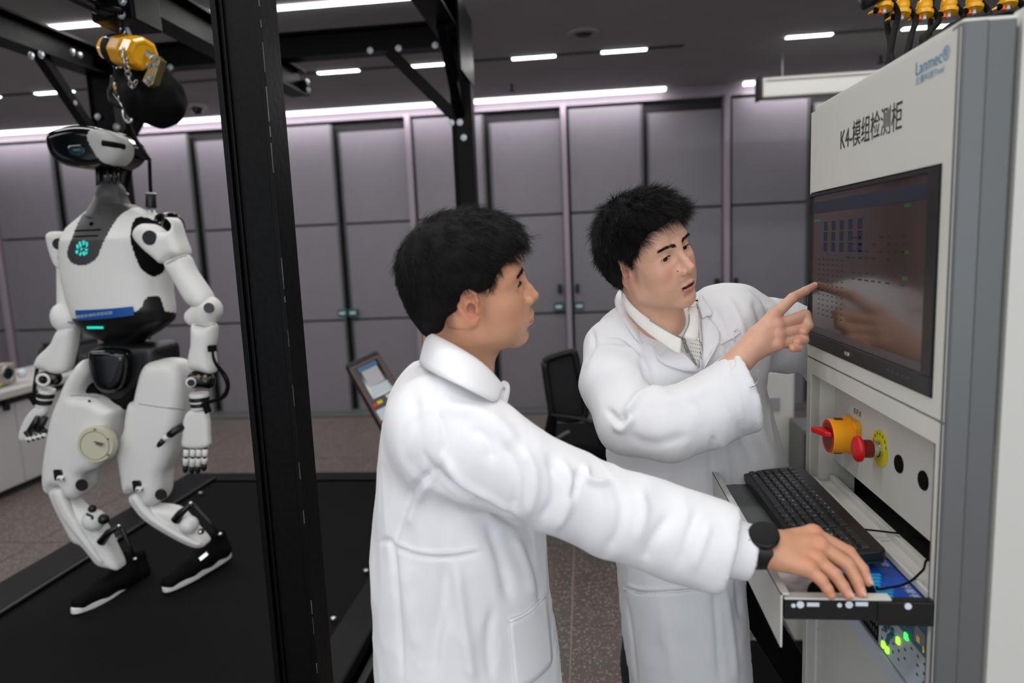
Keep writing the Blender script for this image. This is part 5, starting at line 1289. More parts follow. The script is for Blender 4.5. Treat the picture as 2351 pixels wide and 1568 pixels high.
# sneakers
def shoe(toe, heel, top_a, top_b, w_, tilt):
    """toe, heel: sole points; top: ankle opening"""
    t = empty('sneaker', (toe + heel) / 2); t.parent = rb; t.location = Vector(((toe + heel) / 2).tolist()) - wloc(rb)
    d = nrm(heel - toe); L_ = np.linalg.norm(heel - toe); s_ = nrm(np.cross(d, (0, 0, 1))); u_ = np.cross(s_, d)
    if u_[2] < 0: u_ = -u_
    lo = np.minimum(toe, heel) - 0.09; hi = np.maximum(toe, heel) + [0.09, 0.09, 0.22]
    R = np.array([d, s_, u_]).T
    vx = Vox(lo, hi, 0.005)
    pt = lambda a, b, c: toe + d * a * L_ + s_ * b + u_ * c
    vx.cone(pt(0.10, 0, 0.035), pt(0.35, 0, 0.045), 0.033, 0.042, 0).cone(pt(0.35, 0, 0.045), pt(0.62, 0, 0.06), 0.042, 0.045, 0.02).cone(pt(0.62, 0, 0.06), pt(0.88, 0, 0.05), 0.045, 0.036, 0.02)
    vx.cone(pt(0.60, 0, 0.06), pt(0.70, 0, 0.13), 0.045, 0.036, 0.03).cone(pt(0.85, 0, 0.05), pt(0.86, 0, 0.12), 0.036, 0.030, 0.03)
    vx.half(pt(0, 0, 0.012), -u_)
    v_, q_ = vx.mesh(); v_ = relax(v_, q_, 2); mobj('upper', v_, q_, M['soft_black'], t, smooth=True)
    P = []
    for k in range(28):
        a_ = 2 * math.pi * k / 28; ca, sa = math.cos(a_), math.sin(a_)
        P.append(pt(0.5 + 0.5 * ca * (1.0), (w_ * (0.95 if ca < -0.2 else 0.84)) * np.sign(sa) * abs(sa) ** 0.7, 0))
    cup = lambda a: 0.016 * max(0, a - 0.80) / 0.2 + 0.012 * max(0, 0.15 - a) / 0.15
    mb = MB(); n = len(P); Vv = [p for p in P] + [p + u_ * 0.026 for p in P]
    mb.add(Vv, [tuple(range(n))[::-1], tuple(range(n, 2 * n))] + [(i, (i + 1) % n, n + (i + 1) % n, n + i) for i in range(n)])
    mb.build('sole', M['robot_white'], t, bev=0.006)
    for k in range(4): MB().tube([pt(0.30 + 0.08 * k, -0.03, 0.058 + 0.004 * k), pt(0.32 + 0.08 * k, 0, 0.078 + 0.004 * k), pt(0.30 + 0.08 * k, 0.03, 0.058 + 0.004 * k)], 0.0035, 6, smooth_n=3).build('lace', M['robot_black'], t, smooth=True)
    return t
s1 = shoe(atZ(166, 1412, TZ + 0.002), np.array([-1.915, 2.66, TZ + 0.045]) if False else at(342, 1330, 2.62), None, None, 0.045, 0)
s2 = shoe(atZ(376, 1362, TZ + 0.002), at(530, 1276, 2.74), None, None, 0.045, 0)
p = at(464, 1280, 2.56); MB().obox(p, nrm((0.75, 0.5, 0.55)) * 0.028, nrm((-0.5, 0.1, 0.7)) * 0.009, (0.0, 0.004, 0)).build('side_badge', M['chrome'], rb, bev=0.002)

# arms ---------------------------------------------------------------
AY = RY - 0.12      # left arm, nearer to the viewer
def capsh(name, pts, rs, Y_, mt=WHT, extra=(), h=0.005, k=0.015, box=None, cut=None):
    P = [at(x_, y_, Y_ if not hasattr(Y_, '__len__') else Y_[i]) for i, (x_, y_) in enumerate(pts)]; S = pxm(P[0]); R = [r_ * S for r_ in rs]
    A_ = np.array(P); m_ = max(R) + 0.05; vx = Vox(A_.min(0) - m_, A_.max(0) + m_, h)
    for i in range(len(P) - 1): vx.cone(P[i], P[i + 1], R[i], R[i + 1], k if i else 0)
    for (x_, y_, r_, dy) in extra: q = at(x_, y_, (Y_ if not hasattr(Y_, '__len__') else Y_[0]) + dy); vx.cone(q, q + [0, 0.01, 0], r_ * S, r_ * S, k)
    if cut: cut(vx, S)
    V_, Q_ = vx.mesh(); V_ = relax(V_, Q_, 2); return mobj(name, V_, Q_, mt, rb, smooth=True)
MB().cyl(at(372, 522, RY), at(400, 520, RY - 0.02), 0.055).build('shoulder_motor', M['gloss_black'], rb, smooth=True, bev=0.006)
shell('shoulder_yoke', [(318, 545), (322, 524), (340, 513), (360, 520), (372, 530), (388, 533), (402, 528), (404, 516), (394, 504), (384, 502), (396, 499), (408, 510), (416, 540), (430, 584), (404, 590), (382, 606), (366, 594), (340, 572)], AY, 0.055, WHT, rnd=0.03)
shell('upper_arm', [(382, 604), (404, 590), (430, 584), (448, 620), (470, 652), (486, 678), (488, 700), (470, 712), (440, 700), (424, 680), (402, 640)], AY, 0.052, WHT, rnd=0.045)
disc('shoulder_cap', 343, 546, 17, 'gloss_black', AY, 0.055)
line([(381, 606), (404, 594), (430, 586)], AY, 0.050)
capsh('elbow', [(445, 728), (478, 706)], [21, 27], AY, extra=((480, 712, 27, 0), (472, 726, 25, 0)))
disc('elbow_cap', 479, 707, 12, 'robot_grey', AY, 0.052)
shell('forearm', [(444, 742), (466, 748), (496, 742), (496, 780), (492, 800), (496, 840), (490, 858), (462, 852), (440, 846), (436, 820), (442, 790)], AY - 0.01, 0.042, WHT, rnd=0.038)
line([(446, 746), (470, 750), (494, 744)], AY, 0.046)
def hand(pts_w, Y_): pass
# left wrist and hand
capsh('wrist_motor', [(452, 872), (474, 874)], [22, 20], AY - 0.01, M['gloss_black'])
disc('wrist_disc', 438, 878, 12, 'robot_white', AY - 0.01, 0.040); disc('wrist_disc', 438, 879, 8, 'visor_' if False else 'gloss_black', AY - 0.018, 0.040)
for x_ in (456, 471): disc('screw', x_, 864, 4, 'brass', AY - 0.01, 0.040)
for k, (y_, r_, mt) in enumerate(((902, 21, WHT), (911, 22, BLK), (915, 21, WHT), (924, 20, BLK), (929, 19, WHT))):
    p = at(457 + 0.2 * k, y_, AY - 0.01); MB().cyl(p, p - [0, 0, 0.016], r_ * pxm(p)).build('wrist_ring', mt, rb, bev=0.002)
shell('palm', [(436, 942), (470, 940), (480, 960), (482, 1000), (479, 1026), (424, 1026), (421, 1000), (424, 965)], AY - 0.01, 0.020, WHT, rnd=0.014)
def finger(pts, r_, Y_, black_tip=True):
    P = [at(x_, y_, Y_ if not hasattr(Y_, '__len__') else Y_[i]) for i, (x_, y_) in enumerate(pts)]; r = r_ * pxm(P[0]); t = empty('finger', P[0]); t.parent = rb; t.location = Vector(P[0].tolist()) - wloc(rb)
    for i in range(len(P) - 1):
        a_, b_ = P[i], P[i + 1]; d = b_ - a_
        MB().tube([a_ + d * 0.06, a_ + d * 0.12, a_ + d * 0.82, a_ + d * 0.9], [r * 0.7, r, r * 0.95, r * 0.65], 10).build('phalanx', WHT if (i < len(P) - 2 or not black_tip) else BLK, t, smooth=True)
        MB().ball(b_ if i < len(P) - 2 else b_, r * 0.72, 10).build('joint', BLK, t, smooth=True)
    MB().ball(P[0], r * 0.8, 10).build('joint', BLK, t, smooth=True)
for x_, l_ in ((428, 0), (443, 3), (457, 2), (471, -4)):
    finger([(x_, 1030), (x_ - 1, 1050), (x_ - 2, 1070 + l_), (x_ - 3, 1082 + l_)], 6.5, [AY - 0.015, AY - 0.02, AY - 0.01, AY + 0.0])
t_ = MB().tube([at(422, 978, AY - 0.02), at(400, 990, AY - 0.04), at(388, 1000, AY - 0.05)], [9 * 0.0017, 9 * 0.0017, 8 * 0.0017], 10).build('thumb', BLK, rb, smooth=True)
finger([(386, 1000), (376, 1010), (364, 1023)], 6.5, AY - 0.05)
for off in (0, 7):
    MB().tube([at(487, 800, AY - 0.05), at(492 + off * 0.3, 830, AY - 0.06), at(512 + off, 862, AY - 0.05), at(521 + off * 0.6, 888, AY - 0.04), at(508 + off, 912, AY - 0.04), at(485, 920 + off * 0.5, AY - 0.03), at(470, 926, AY - 0.03)], 0.0045, 8, smooth_n=6).build('arm_cable', M['soft_black'], rb, smooth=True)
MB().obox(at(487, 800, AY - 0.05), (0.014, 0, 0), (0, 0.01, 0), (0, 0, 0.012)).build('cable_plug', M['soft_black'], rb, bev=0.003)
MB().obox(at(474, 935, AY - 0.04), (0.010, 0, 0.004), (0, 0.01, 0), (-0.006, 0, 0.022)).build('cable_plug', M['soft_black'], rb, bev=0.003)
# right arm, behind the torso edge
BYY = RY + 0.02
shell('shoulder_yoke', [(117, 548), (120, 535), (134, 531), (148, 536), (154, 550), (154, 590), (150, 618), (139, 612), (128, 590)], BYY, 0.045, WHT, rnd=0.025)
disc('shoulder_cap', 133, 560, 13, 'gloss_black', BYY, 0.045)
disc('shoulder_cap', 138, 592, 5, 'robot_grey', BYY, 0.045)
capsh('upper_arm', [(148, 600), (152, 700)], [16, 19], BYY, WHT)
capsh('elbow', [(147, 722), (160, 735)], [27, 27], BYY - 0.02, extra=((150, 735, 28, 0),))
line([(126, 726), (145, 738), (166, 741)], BYY, 0.060, 0.002)
shell('forearm', [(140, 755), (174, 752), (176, 780), (168, 820), (158, 852), (130, 858), (112, 850), (86, 842), (92, 818), (108, 802), (124, 785)], BYY - 0.03, 0.042, WHT, rnd=0.036)
capsh('wrist_motor', [(100, 870), (124, 868)], [18, 17], BYY - 0.04, M['gloss_black'])
p = at(99, 872, BYY - 0.085); MB().torus(p, (0.3, -1, 0), 12.5 * pxm(p), 0.0055).build('wrist_ring', WHT, rb, smooth=True)
for k, (x_, y_, r_, mt) in enumerate(((109, 893, 17, WHT), (105, 903, 18, BLK), (104, 907, 17, WHT), (101, 918, 17, BLK), (99, 923, 16, WHT))):
    p = at(x_, y_, BYY - 0.04); MB().cyl(p, p - [0.004, 0, 0.016], r_ * pxm(p)).build('wrist_ring', mt, rb, bev=0.002)
MB().obox(at(76, 916, BYY - 0.06), (0.008, 0, 0.006), (0, 0.01, 0), (-0.012, 0, 0.022)).build('cable_plug', M['soft_black'], rb, bev=0.003)
link('arm_cable', [(97, 795), (92, 812), (88, 830), (80, 880), (78, 905)], 4, BYY - 0.03)
shell('palm', [(84, 934), (108, 930), (108, 950), (92, 970), (76, 1000), (66, 1012), (48, 1008), (50, 985), (64, 955)], BYY - 0.04, 0.022, WHT, rnd=0.016)
for k in range(2):
    link('thumb', [(88 + 16 * k, 958), (78 + 16 * k, 976), (68 + 18 * k, 990)], [7, 8, 7], BYY - 0.09)
for k in range(4): finger([(62 + 11 * k, 1004 - k * 3), (66 + 11 * k, 1012 - k * 3), (72 + 11 * k, 1003 - k * 3)], 5.5, [BYY - 0.07, BYY - 0.10, BYY - 0.09], False)
link('finger_guard', [(60, 990), (70, 1002), (66, 1008)], 7, BYY - 0.08); link('finger_guard', [(98, 985), (105, 992)], 6, BYY - 0.09)
# ================================================================== people: heads
def rotm(wv):
    wv = np.asarray(wv, float); t = np.linalg.norm(wv) + 1e-12; k = wv / t
    K = np.array([[0, -k[2], k[1]], [k[2], 0, -k[0]], [-k[1], k[0], 0]])
    return np.eye(3) + np.sin(t) * K + (1 - np.cos(t)) * K @ K
def roty(a): c, s = math.cos(a), math.sin(a); return np.array([[c, 0, s], [0, 1, 0], [-s, 0, c]])
def rotz(a): c, s = math.cos(a), math.sin(a); return np.array([[c, -s, 0], [s, c, 0], [0, 0, 1]])
def rotx(a): c, s = math.cos(a), math.sin(a); return np.array([[1, 0, 0], [0, c, -s], [0, s, c]])

def head_vox(o, neck_to, h=0.0014):
    """local frame: x forward, y left, z up, origin between the ear openings"""
    vx = Vox((-0.125, -0.105, -0.20), (0.135, 0.105, 0.140), h)
    jw = o.get('jaw', 1.0)
    vx.ell((-0.012, 0, 0.045), (0.094, 0.073, 0.078))
    vx.ell((0.030, 0, 0.050), (0.056, 0.060, 0.056), 0.03)
    vx.ell((0.030, 0, -0.010), (0.056, 0.058, 0.072), 0.035)
    for s in (-1, 1):
        vx.ell((0.050, s * 0.040, -0.008), (0.030, 0.026, 0.026), 0.020)                      # cheek bone
        vx.ell((0.042, s * 0.040, -0.045), (0.034, 0.020, 0.032), 0.03)                       # cheek
        vx.cone((0.002, s * 0.058 * jw, -0.015), (0.006, s * 0.052 * jw, -0.058), 0.014, 0.014, 0.025)   # ramus
        vx.cone((0.006, s * 0.050 * jw, -0.060), (0.066, s * 0.016, -0.090), 0.015, 0.014, 0.022)        # jaw line
        vx.ell((0.030, s * 0.030, -0.062), (0.040, 0.024, 0.030), 0.025)
    vx.ell((0.062, 0, -0.050), (0.034, 0.030, 0.036), 0.022)
    vx.ell((0.074, 0, -0.091), (0.018, 0.021, 0.0165), 0.016)                                 # chin
    vx.cone((0.035, 0, -0.078), (0.060, 0, -0.090), 0.026, 0.014, 0.02)
    # brow ridge
    for s in (-1, 1):
        vx.cone((0.0775, s * 0.010, 0.036), (0.068, s * 0.038, 0.041), 0.0095, 0.0085, 0.016)
        vx.cone((0.068, s * 0.038, 0.041), (0.056, s * 0.050, 0.032), 0.0085, 0.008, 0.014)
    # eye sockets
    for s in (-1, 1):
        vx.ell((0.0925, s * 0.033, 0.0165), (0.0165, 0.019, 0.0115), 0.014, mode='sub')
    # nose
    vx.cone((0.0815, 0, 0.026), (0.0985, 0, -0.004), 0.0075, 0.0075, 0.014)
    vx.cone((0.0985, 0, -0.004), (0.1065, 0, -0.018), 0.0078, 0.0100, 0.006)
    vx.ell((0.0885, 0, -0.020), (0.016, 0.014, 0.014), 0.010)
    for s in (-1, 1):
        vx.ell((0.0950, s * 0.0125, -0.0240), (0.0105, 0.0068, 0.0080), 0.004)
        vx.cone((0.082, s * 0.019, -0.020), (0.076, s * 0.026, -0.040), 0.006, 0.005, 0.012)
    vx.cone((0.092, 0, -0.030), (0.1035, 0, -0.0255), 0.0045, 0.0055, 0.004)
    for s in (-1, 1):
        vx.ell((0.0995, s * 0.0068, -0.0318), (0.0052, 0.0030, 0.0042), 0.002, rotx(s * 0.3), mode='sub')
        vx.cone((0.0885, s * 0.0205, -0.0185), (0.0835, s * 0.0205, -0.032), 0.0012, 0.001, 0.004, mode='sub')
    # lips
    op = o.get('open', 0.0)
    lf = o.get('lipf', 0.0)
    if lf: vx.ell((0.068 + lf, 0, -0.055), (0.030, 0.026, 0.026), 0.015)
    for s in (-1, 1):
        vx.cone((0.0955 + lf, s * 0.003, -0.0515), (0.0925 + lf, s * 0.012, -0.0535), 0.0048, 0.0042, 0.004)
        vx.cone((0.0925 + lf, s * 0.012, -0.0535), (0.0835 + lf, s * 0.0235, -0.0575), 0.0042, 0.0022, 0.003)
        vx.cone((0.0935 + lf, s * 0.002, -0.0635 - op), (0.0905 + lf, s * 0.012, -0.0625 - op * 0.8), 0.0056, 0.0050, 0.004)
        vx.cone((0.0905 + lf, s * 0.012, -0.0625 - op * 0.8), (0.0830 + lf, s * 0.0230, -0.0585), 0.0050, 0.0020, 0.003)
        vx.cone((0.0985 + lf, s * 0.003, -0.0568 - op * 0.4), (0.0945 + lf, s * 0.013, -0.0578 - op * 0.4), 0.0009 + op * 0.55, 0.0009 + op * 0.5, 0.0016, mode='sub')
        vx.cone((0.0945 + lf, s * 0.013, -0.0578 - op * 0.4), (0.0850 + lf, s * 0.0225, -0.0582), 0.0009 + op * 0.5, 0.0008, 0.0016, mode='sub')
    if op: vx.ell((0.088, 0, -0.0575 - op * 0.4), (0.012, 0.017, 0.001 + op * 0.55), 0.001, mode='sub')
    vx.cone((0.0985, 0, -0.036), (0.1015, 0, -0.047), 0.0016, 0.0018, 0.004, mode='sub')     # philtrum
    vx.ell((0.0965, 0, -0.0755 - op * .5), (0.010, 0.018, 0.0045), 0.010, mode='sub')         # under the lower lip
    # eyelids: ball under the skin, opened by a narrow lens
    eo = o.get('eye_open', 0.0036)
    for s in (-1, 1):
        E_ = np.array((0.0685, s * 0.0325, 0.0175))
        vx.ell(E_, (0.0138, 0.0148, 0.0132), 0.007)
        R = rotz(s * 0.32) @ rotx(-s * 0.10)
        vx.ell(E_ + (0.0125, s * 0.0012, -0.0012 + o.get('lid', 0)), (0.014, 0.0138, eo), 0.0008, R, mode='sub')
        c_ = E_ + (0.0115, 0, 0.0066 + o.get('lid', 0))
        vx.cone(c_ + (0.0005, -s * 0.009, -0.001), c_ + (-0.003, s * 0.012, -0.0005), 0.0009, 0.0008, 0.002, mode='sub')   # fold
    # ears
    for s in (-1, 1):
        Re = rotz(s * 0.42); B = np.array((0.004, s * 0.0675, 0.0))
        def ep(u_, v_, w_=0.0): return B + Re @ np.array((u_ * 1.05, s * w_, v_ * 1.05))
        vx.ell(ep(-0.009, 0.003, 0.004), (0.016, 0.0036, 0.027), 0.005, Re)
        vx.cone(ep(0.0, -0.004, -0.004), ep(-0.008, 0.004, 0.001), 0.010, 0.010, 0.008)
        hx = [(0.004, 0.003, .004), (0.007, 0.013, .005), (0.005, 0.024, .006), (-0.003, 0.031, .007), (-0.013, 0.030, .008), (-0.021, 0.021, .009), (-0.0235, 0.008, .0095), (-0.021, -0.005, .009), (-0.014, -0.017, .007)]
        for a_, b_ in zip(hx[:-1], hx[1:]): vx.cone(ep(*a_), ep(*b_), 0.0031, 0.0031, 0.003)
        vx.ell(ep(-0.006, -0.024, 0.0045), (0.0090, 0.0042, 0.0095), 0.005, Re)
        vx.cone(ep(0.003, -0.018, .003), ep(-0.004, -0.024, .0045), 0.004, 0.005, 0.004)
        ah = [(-0.004, 0.022, .0055), (-0.012, 0.014, .007), (-0.0145, 0.003, .0075), (-0.010, -0.010, .006), (-0.004, -0.015, .005)]
        for a_, b_ in zip(ah[:-1], ah[1:]): vx.cone(ep(*a_), ep(*b_), 0.0027, 0.0027, 0.003)
        vx.ell(ep(-0.004, 0.000, 0.0075), (0.0075, 0.0052, 0.0095), 0.003, Re, mode='sub')
        vx.ell(ep(-0.006, 0.015, 0.0090), (0.0060, 0.0045, 0.0050), 0.003, Re, mode='sub')
        vx.ell(ep(0.0045, -0.004, 0.0045), (0.0036, 0.0042, 0.0058), 0.003, Re)
    # neck towards the collar
    nt = np.asarray(neck_to, float)
    vx.cone((-0.030, 0, -0.030), nt, 0.056, 0.058, 0.03)
    vx.cone((-0.005, 0, -0.055), nt + (0.022, 0, 0), 0.043, 0.050, 0.03)
    for s in (-1, 1): vx.cone((-0.020, s * 0.056, -0.030), nt + (0.045, s * 0.016, -0.01), 0.011, 0.012, 0.018)
    vx.ell(nt * 0.45 + (0.046, 0, -0.040), (0.011, 0.010, 0.014), 0.014)
    return vx
def falloff(V, c, r, p=2.0):
    return np.exp(-(((V - np.asarray(c)) / np.asarray(r)) ** 2).sum(1) ** (p / 2))
def head_color(V, o):
    base = np.array(o['skin'][:3]); n = len(V); c = np.tile(base, (n, 1))
    def mixc(w_, col): 
        nonlocal c; w_ = np.clip(w_, 0, 1)[:, None]; c = c * (1 - w_) + np.array(col[:3]) * w_
    nz = np.array([noise.noise(Vector((p * 55).tolist())) for p in V[:, :]]) if n < 400000 else np.zeros(n)
    c *= (1 + 0.05 * nz)[:, None]
    red = o['red']
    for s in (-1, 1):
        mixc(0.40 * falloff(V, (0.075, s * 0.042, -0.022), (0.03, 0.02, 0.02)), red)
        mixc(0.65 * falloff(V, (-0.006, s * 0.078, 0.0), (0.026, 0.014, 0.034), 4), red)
        mixc(0.7 * falloff(V, (-0.003, s * 0.0735, 0.000), (0.0065, 0.010, 0.0095), 3), o['shade'] * np.array(0.45) if False else tuple(0.42 * c_ for c_ in o['shade'][:3]))  # ear hollow painted darker: shade put into the skin colour for depth
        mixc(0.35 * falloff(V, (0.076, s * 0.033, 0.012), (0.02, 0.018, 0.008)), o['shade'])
    mixc(0.45 * falloff(V, (0.106, 0, -0.020), (0.012, 0.014, 0.010)), red)
    op = o.get('open', 0)
    # lips: colour inside the vermilion shape
    y = np.abs(V[:, 1]); up = -0.0492 - 0.10 * y - 8 * y * y + 0.0014 * np.exp(-(y / 0.003) ** 2) * -1; dn = -0.0685 - op + 14 * y * y
    mid = (V[:, 2] < up) & (V[:, 2] > dn) & (y < 0.0235) & (V[:, 0] > 0.078)
    sm = np.clip((up - V[:, 2]) / 0.0015, 0, 1) * np.clip((V[:, 2] - dn) / 0.0015, 0, 1) * np.clip((0.0245 - y) / 0.003, 0, 1) * (V[:, 0] > 0.078)
    mixc(0.75 * sm, o['lip'])
    mixc(0.85 * ((np.abs(V[:, 2] + 0.0575 + op * 0.4) < 0.0009 + op * 0.5) & (y < 0.021) & (V[:, 0] < 0.0955 - y * 0.25) & (V[:, 0] > 0.07)), (0.035, 0.012, 0.012))
    # stubble on upper lip, chin and jaw; sideburn shade
    st_ = o['stubble'] * (0.8 + 0.6 * nz)
    for s in (-1, 1):
        mixc(st_ * 0.55 * falloff(V, (0.096, s * 0.012, -0.043), (0.02, 0.014, 0.006)), (0.10, 0.075, 0.06))
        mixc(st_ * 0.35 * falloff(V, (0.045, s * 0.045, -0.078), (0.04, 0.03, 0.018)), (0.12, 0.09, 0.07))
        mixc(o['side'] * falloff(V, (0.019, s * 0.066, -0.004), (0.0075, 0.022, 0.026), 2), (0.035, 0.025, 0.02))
    mixc(st_ * 0.45 * falloff(V, (0.088, 0, -0.090), (0.02, 0.026, 0.016)), (0.12, 0.09, 0.07))
    # short-cropped hair shade above and behind the ear
    for s in (-1, 1):
        mixc(o['fade'] * falloff(V, (-0.005, s * 0.07, 0.045), (0.034, 0.03, 0.022), 4), (0.03, 0.022, 0.018))
        mixc(o['fade'] * falloff(V, (-0.052, s * 0.055, -0.010), (0.022, 0.04, 0.05), 4), (0.03, 0.022, 0.018))
    for (mx_, my, mz, r_) in o.get('moles', ()):
        mixc(0.8 * falloff(V, (mx_, my, mz), (0.01, r_, r_), 4), (0.13, 0.05, 0.035))
    return c
def hair_field(o, h=0.0025):
    vx = Vox((-0.150, -0.120, -0.10), (0.135, 0.120, 0.175), h)
    for fn in o['hair_add']: vx.ell(fn[0], fn[1], fn[2])
    # face and neck side cleared away
    for kind, a_, b_, k in o['hair_cut']:
        if kind == 'ell': vx.ell(a_, b_, k, mode='sub')
        elif kind == 'half': vx.half(a_, b_, k)
    return vx
def strands(name, P0, D0, L, o, Rw, Tw, parent, n_seg=5, rad=0.00055, curl=None, mt=None):
    """tapered hair strands from roots P0 growing along D0, lengths L (local frame), as one mesh"""
    n = len(P0); pts = [P0]; d = D0.copy()
    for k in range(n_seg):
        if curl is not None: d = d + curl(pts[-1], k)
        d /= np.linalg.norm(d, axis=1)[:, None] + 1e-9
        pts.append(pts[-1] + d * (L / n_seg)[:, None])
    pts = np.stack(pts, 1)                                             # n, s, 3
    s = n_seg + 1; V = np.zeros((n, s, 3, 3)); up = rng.normal(size=(n, 3)); 
    for k in range(s):
        t = pts[:, min(k + 1, s - 1)] - pts[:, max(k - 1, 0)]; t /= np.linalg.norm(t, axis=1)[:, None] + 1e-9
        u_ = np.cross(t, up); u_ /= np.linalg.norm(u_, axis=1)[:, None] + 1e-9; v_ = np.cross(t, u_); r = rad * (1 - 0.85 * (k / n_seg) ** 1.5)
        for j in range(3):
            a_ = 2 * math.pi * j / 3; V[:, k, j] = pts[:, k] + r * (math.cos(a_) * u_ + math.sin(a_) * v_)
    base = (np.arange(n) * s * 3)[:, None]; Q = []
    for k in range(n_seg):
        for j in range(3):
            j2 = (j + 1) % 3; Q.append(np.stack([base[:, 0] + k * 3 + j, base[:, 0] + k * 3 + j2, base[:, 0] + (k + 1) * 3 + j2, base[:, 0] + (k + 1) * 3 + j], 1))
    V = V.reshape(-1, 3) @ Rw.T + Tw
    ob = mobj(name, V, np.concatenate(Q), mt or M['hair'], parent, smooth=True); ob['kind'] = 'stuff'; return ob
def sample(V, Q, n):
    T_ = np.concatenate([Q[:, [0, 1, 2]], Q[:, [0, 2, 3]]]); a, b, c = V[T_[:, 0]], V[T_[:, 1]], V[T_[:, 2]]
    ar = np.linalg.norm(np.cross(b - a, c - a), axis=1); i = rng.choice(len(T_), n, p=ar / ar.sum()); r1, r2 = np.sqrt(rng.random(n)), rng.random(n)
    return a[i] * (1 - r1)[:, None] + b[i] * (r1 * (1 - r2))[:, None] + c[i] * (r1 * r2)[:, None]

def skin_mat(name):
    mt = mat(name, (1, 1, 1, 1), 0.42, bump=0.12, scale=900, sss=0.12, vcol='Col', spec=0.5); return mt
M['skin'] = skin_mat('skin')
M['brow'] = mat('eyebrow_hair', srgb(38, 28, 24), 0.6, spec=0.2)

def build_head(o, parent_cb):
    Rw, Tw = o['R'] * o['s'], o['T']
    vx = head_vox(o, o['neck'])
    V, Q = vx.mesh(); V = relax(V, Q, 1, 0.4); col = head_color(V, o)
    o['Vl'], o['Ql'] = V, Q
    return V @ Rw.T + Tw, Q, col
def finish_head(o, par):
    Rw, Tw = o['R'] * o['s'], o['T']
    W = lambda p: np.asarray(p, float) @ Rw.T + Tw
    for s in (-1, 1):
        E_ = np.array((0.0685, s * 0.0325, 0.0175)); g = nrm(o['gaze'])
        mb = MB().ball(W(E_), 0.0126 * o['s'], 24); ey = mb.build('eye', M['eye_white'], par, smooth=True)
        gw = nrm(Rw @ g); c_ = W(E_)
        MB().lathe([(0.0060, 0.01112), (0.0050, 0.01180), (0.0030, 0.01258), (0.0005, 0.01285)], c_, gw, 24).build('iris', M['iris'], ey, smooth=True)
    # eyebrows and lashes
    for s in (-1, 1):
        n = 640; t = rng.random(n) ** 0.9; w_ = rng.normal(0, 1, n).clip(-1.8, 1.8)
        b0, b1, b2 = np.array((0.0865, s * 0.0085, 0.0345)), np.array((0.0795, s * 0.030, 0.0420)), np.array((0.0630, s * 0.048, 0.0365))
        P = (b0[None] * ((1 - t) ** 2)[:, None] + b1[None] * (2 * t * (1 - t))[:, None] + b2[None] * (t ** 2)[:, None]); P[:, 2] += w_ * 0.0025 * (1.15 - 0.8 * t) * o.get('brow_w', 1.0)
        # drop on the skin
        Vl = o['Vl']; m_ = (Vl[:, 0] > 0.04) & (Vl[:, 2] > 0.015) & (Vl[:, 2] < 0.06) & (Vl[:, 1] * s > 0); Vs = Vl[m_]
        for i in range(n):
            j = np.argmin((Vs[:, 1] - P[i, 1]) ** 2 + (Vs[:, 2] - P[i, 2]) ** 2); P[i, 0] = Vs[j, 0] - 0.0002
        D = np.tile((b2 - b0) / np.linalg.norm(b2 - b0), (n, 1)) + rng.normal(0, 0.18, (n, 3)); D[:, 2] += np.where(w_ < 0, 0.45, -0.15) * (1 - t) + 0.15; D[:, 0] += 0.35
        strands('eyebrow', P, D, rng.uniform(0.005, 0.0085, n), o, Rw, Tw, par, 3, 0.00036, mt=M['brow'])
        n = 46; t = np.linspace(-1, 1, n); E_ = np.array((0.0685, s * 0.0325, 0.0175 + o.get('lid', 0))); eo = o.get('eye_open', 0.0036)
        yy = t * 0.0122; P = np.stack([E_[0] + np.sqrt(0.0138 ** 2 - (0.9 * yy) ** 2) - 0.0006, E_[1] + yy + s * 0.0008, E_[2] - 0.0010 + eo * np.sqrt(np.maximum(1 - t ** 2 * 0.93, 0))], 1)
        D = np.stack([np.full(n, 1.0), t * 0.6, np.full(n, 0.02)], 1)
        strands('eyelash', P, D, np.full(n, 0.0058), o, Rw, Tw, par, 3, 0.00030)
    # hair
    hv = hair_field(o); V, Q = hv.mesh(); V = relax(V, Q, 2)
    N = vnormals(V, Q)
    nz = np.array([noise.noise(Vector((p * 38).tolist())) + 0.6 * noise.noise(Vector((p[0] * 60, p[1] * 150, p[2] * 60))) for p in V]); V2 = V + N * (0.0022 * nz)[:, None]
    hb = mobj('hair', V2 @ Rw.T + Tw, Q, M['hair_base'], par, smooth=True)
    # strands combed from the crown
    n = o.get('n_hair', 15000); P = sample(V, Q, n); 
    idx = rng.integers(0, len(V), 1)
    # normals by nearest voxel gradient
    g = hv; ijk = np.clip(((P - g.lo) / g.h).astype(int), 1, np.array(g.n) - 2)
    Fv = g.F; G = np.stack([Fv[ijk[:, 0] + 1, ijk[:, 1], ijk[:, 2]] - Fv[ijk[:, 0] - 1, ijk[:, 1], ijk[:, 2]], Fv[ijk[:, 0], ijk[:, 1] + 1, ijk[:, 2]] - Fv[ijk[:, 0], ijk[:, 1] - 1, ijk[:, 2]], Fv[ijk[:, 0], ijk[:, 1], ijk[:, 2] + 1] - Fv[ijk[:, 0], ijk[:, 1], ijk[:, 2] - 1]], 1).astype(float)
    G /= np.linalg.norm(G, axis=1)[:, None] + 1e-9
    # drop roots on the underside of the cap facing the head
    keep = ((P - np.array((-0.01, 0, 0.03))) * G).sum(1) > 0.0; P, G = P[keep], G[keep]; n = len(P)
    crown = np.array(o['crown']); away = P - crown; away /= np.linalg.norm(away, axis=1)[:, None] + 1e-9
    flow = o['flow'](P, away); flow = flow - G * (flow * G).sum(1)[:, None] * 0.92
    flow /= np.linalg.norm(flow, axis=1)[:, None] + 1e-9
    clump = np.stack([np.array([noise.noise(Vector((p * 70 + k_ * 31).tolist())) for p in P]) for k_ in range(3)], 1)
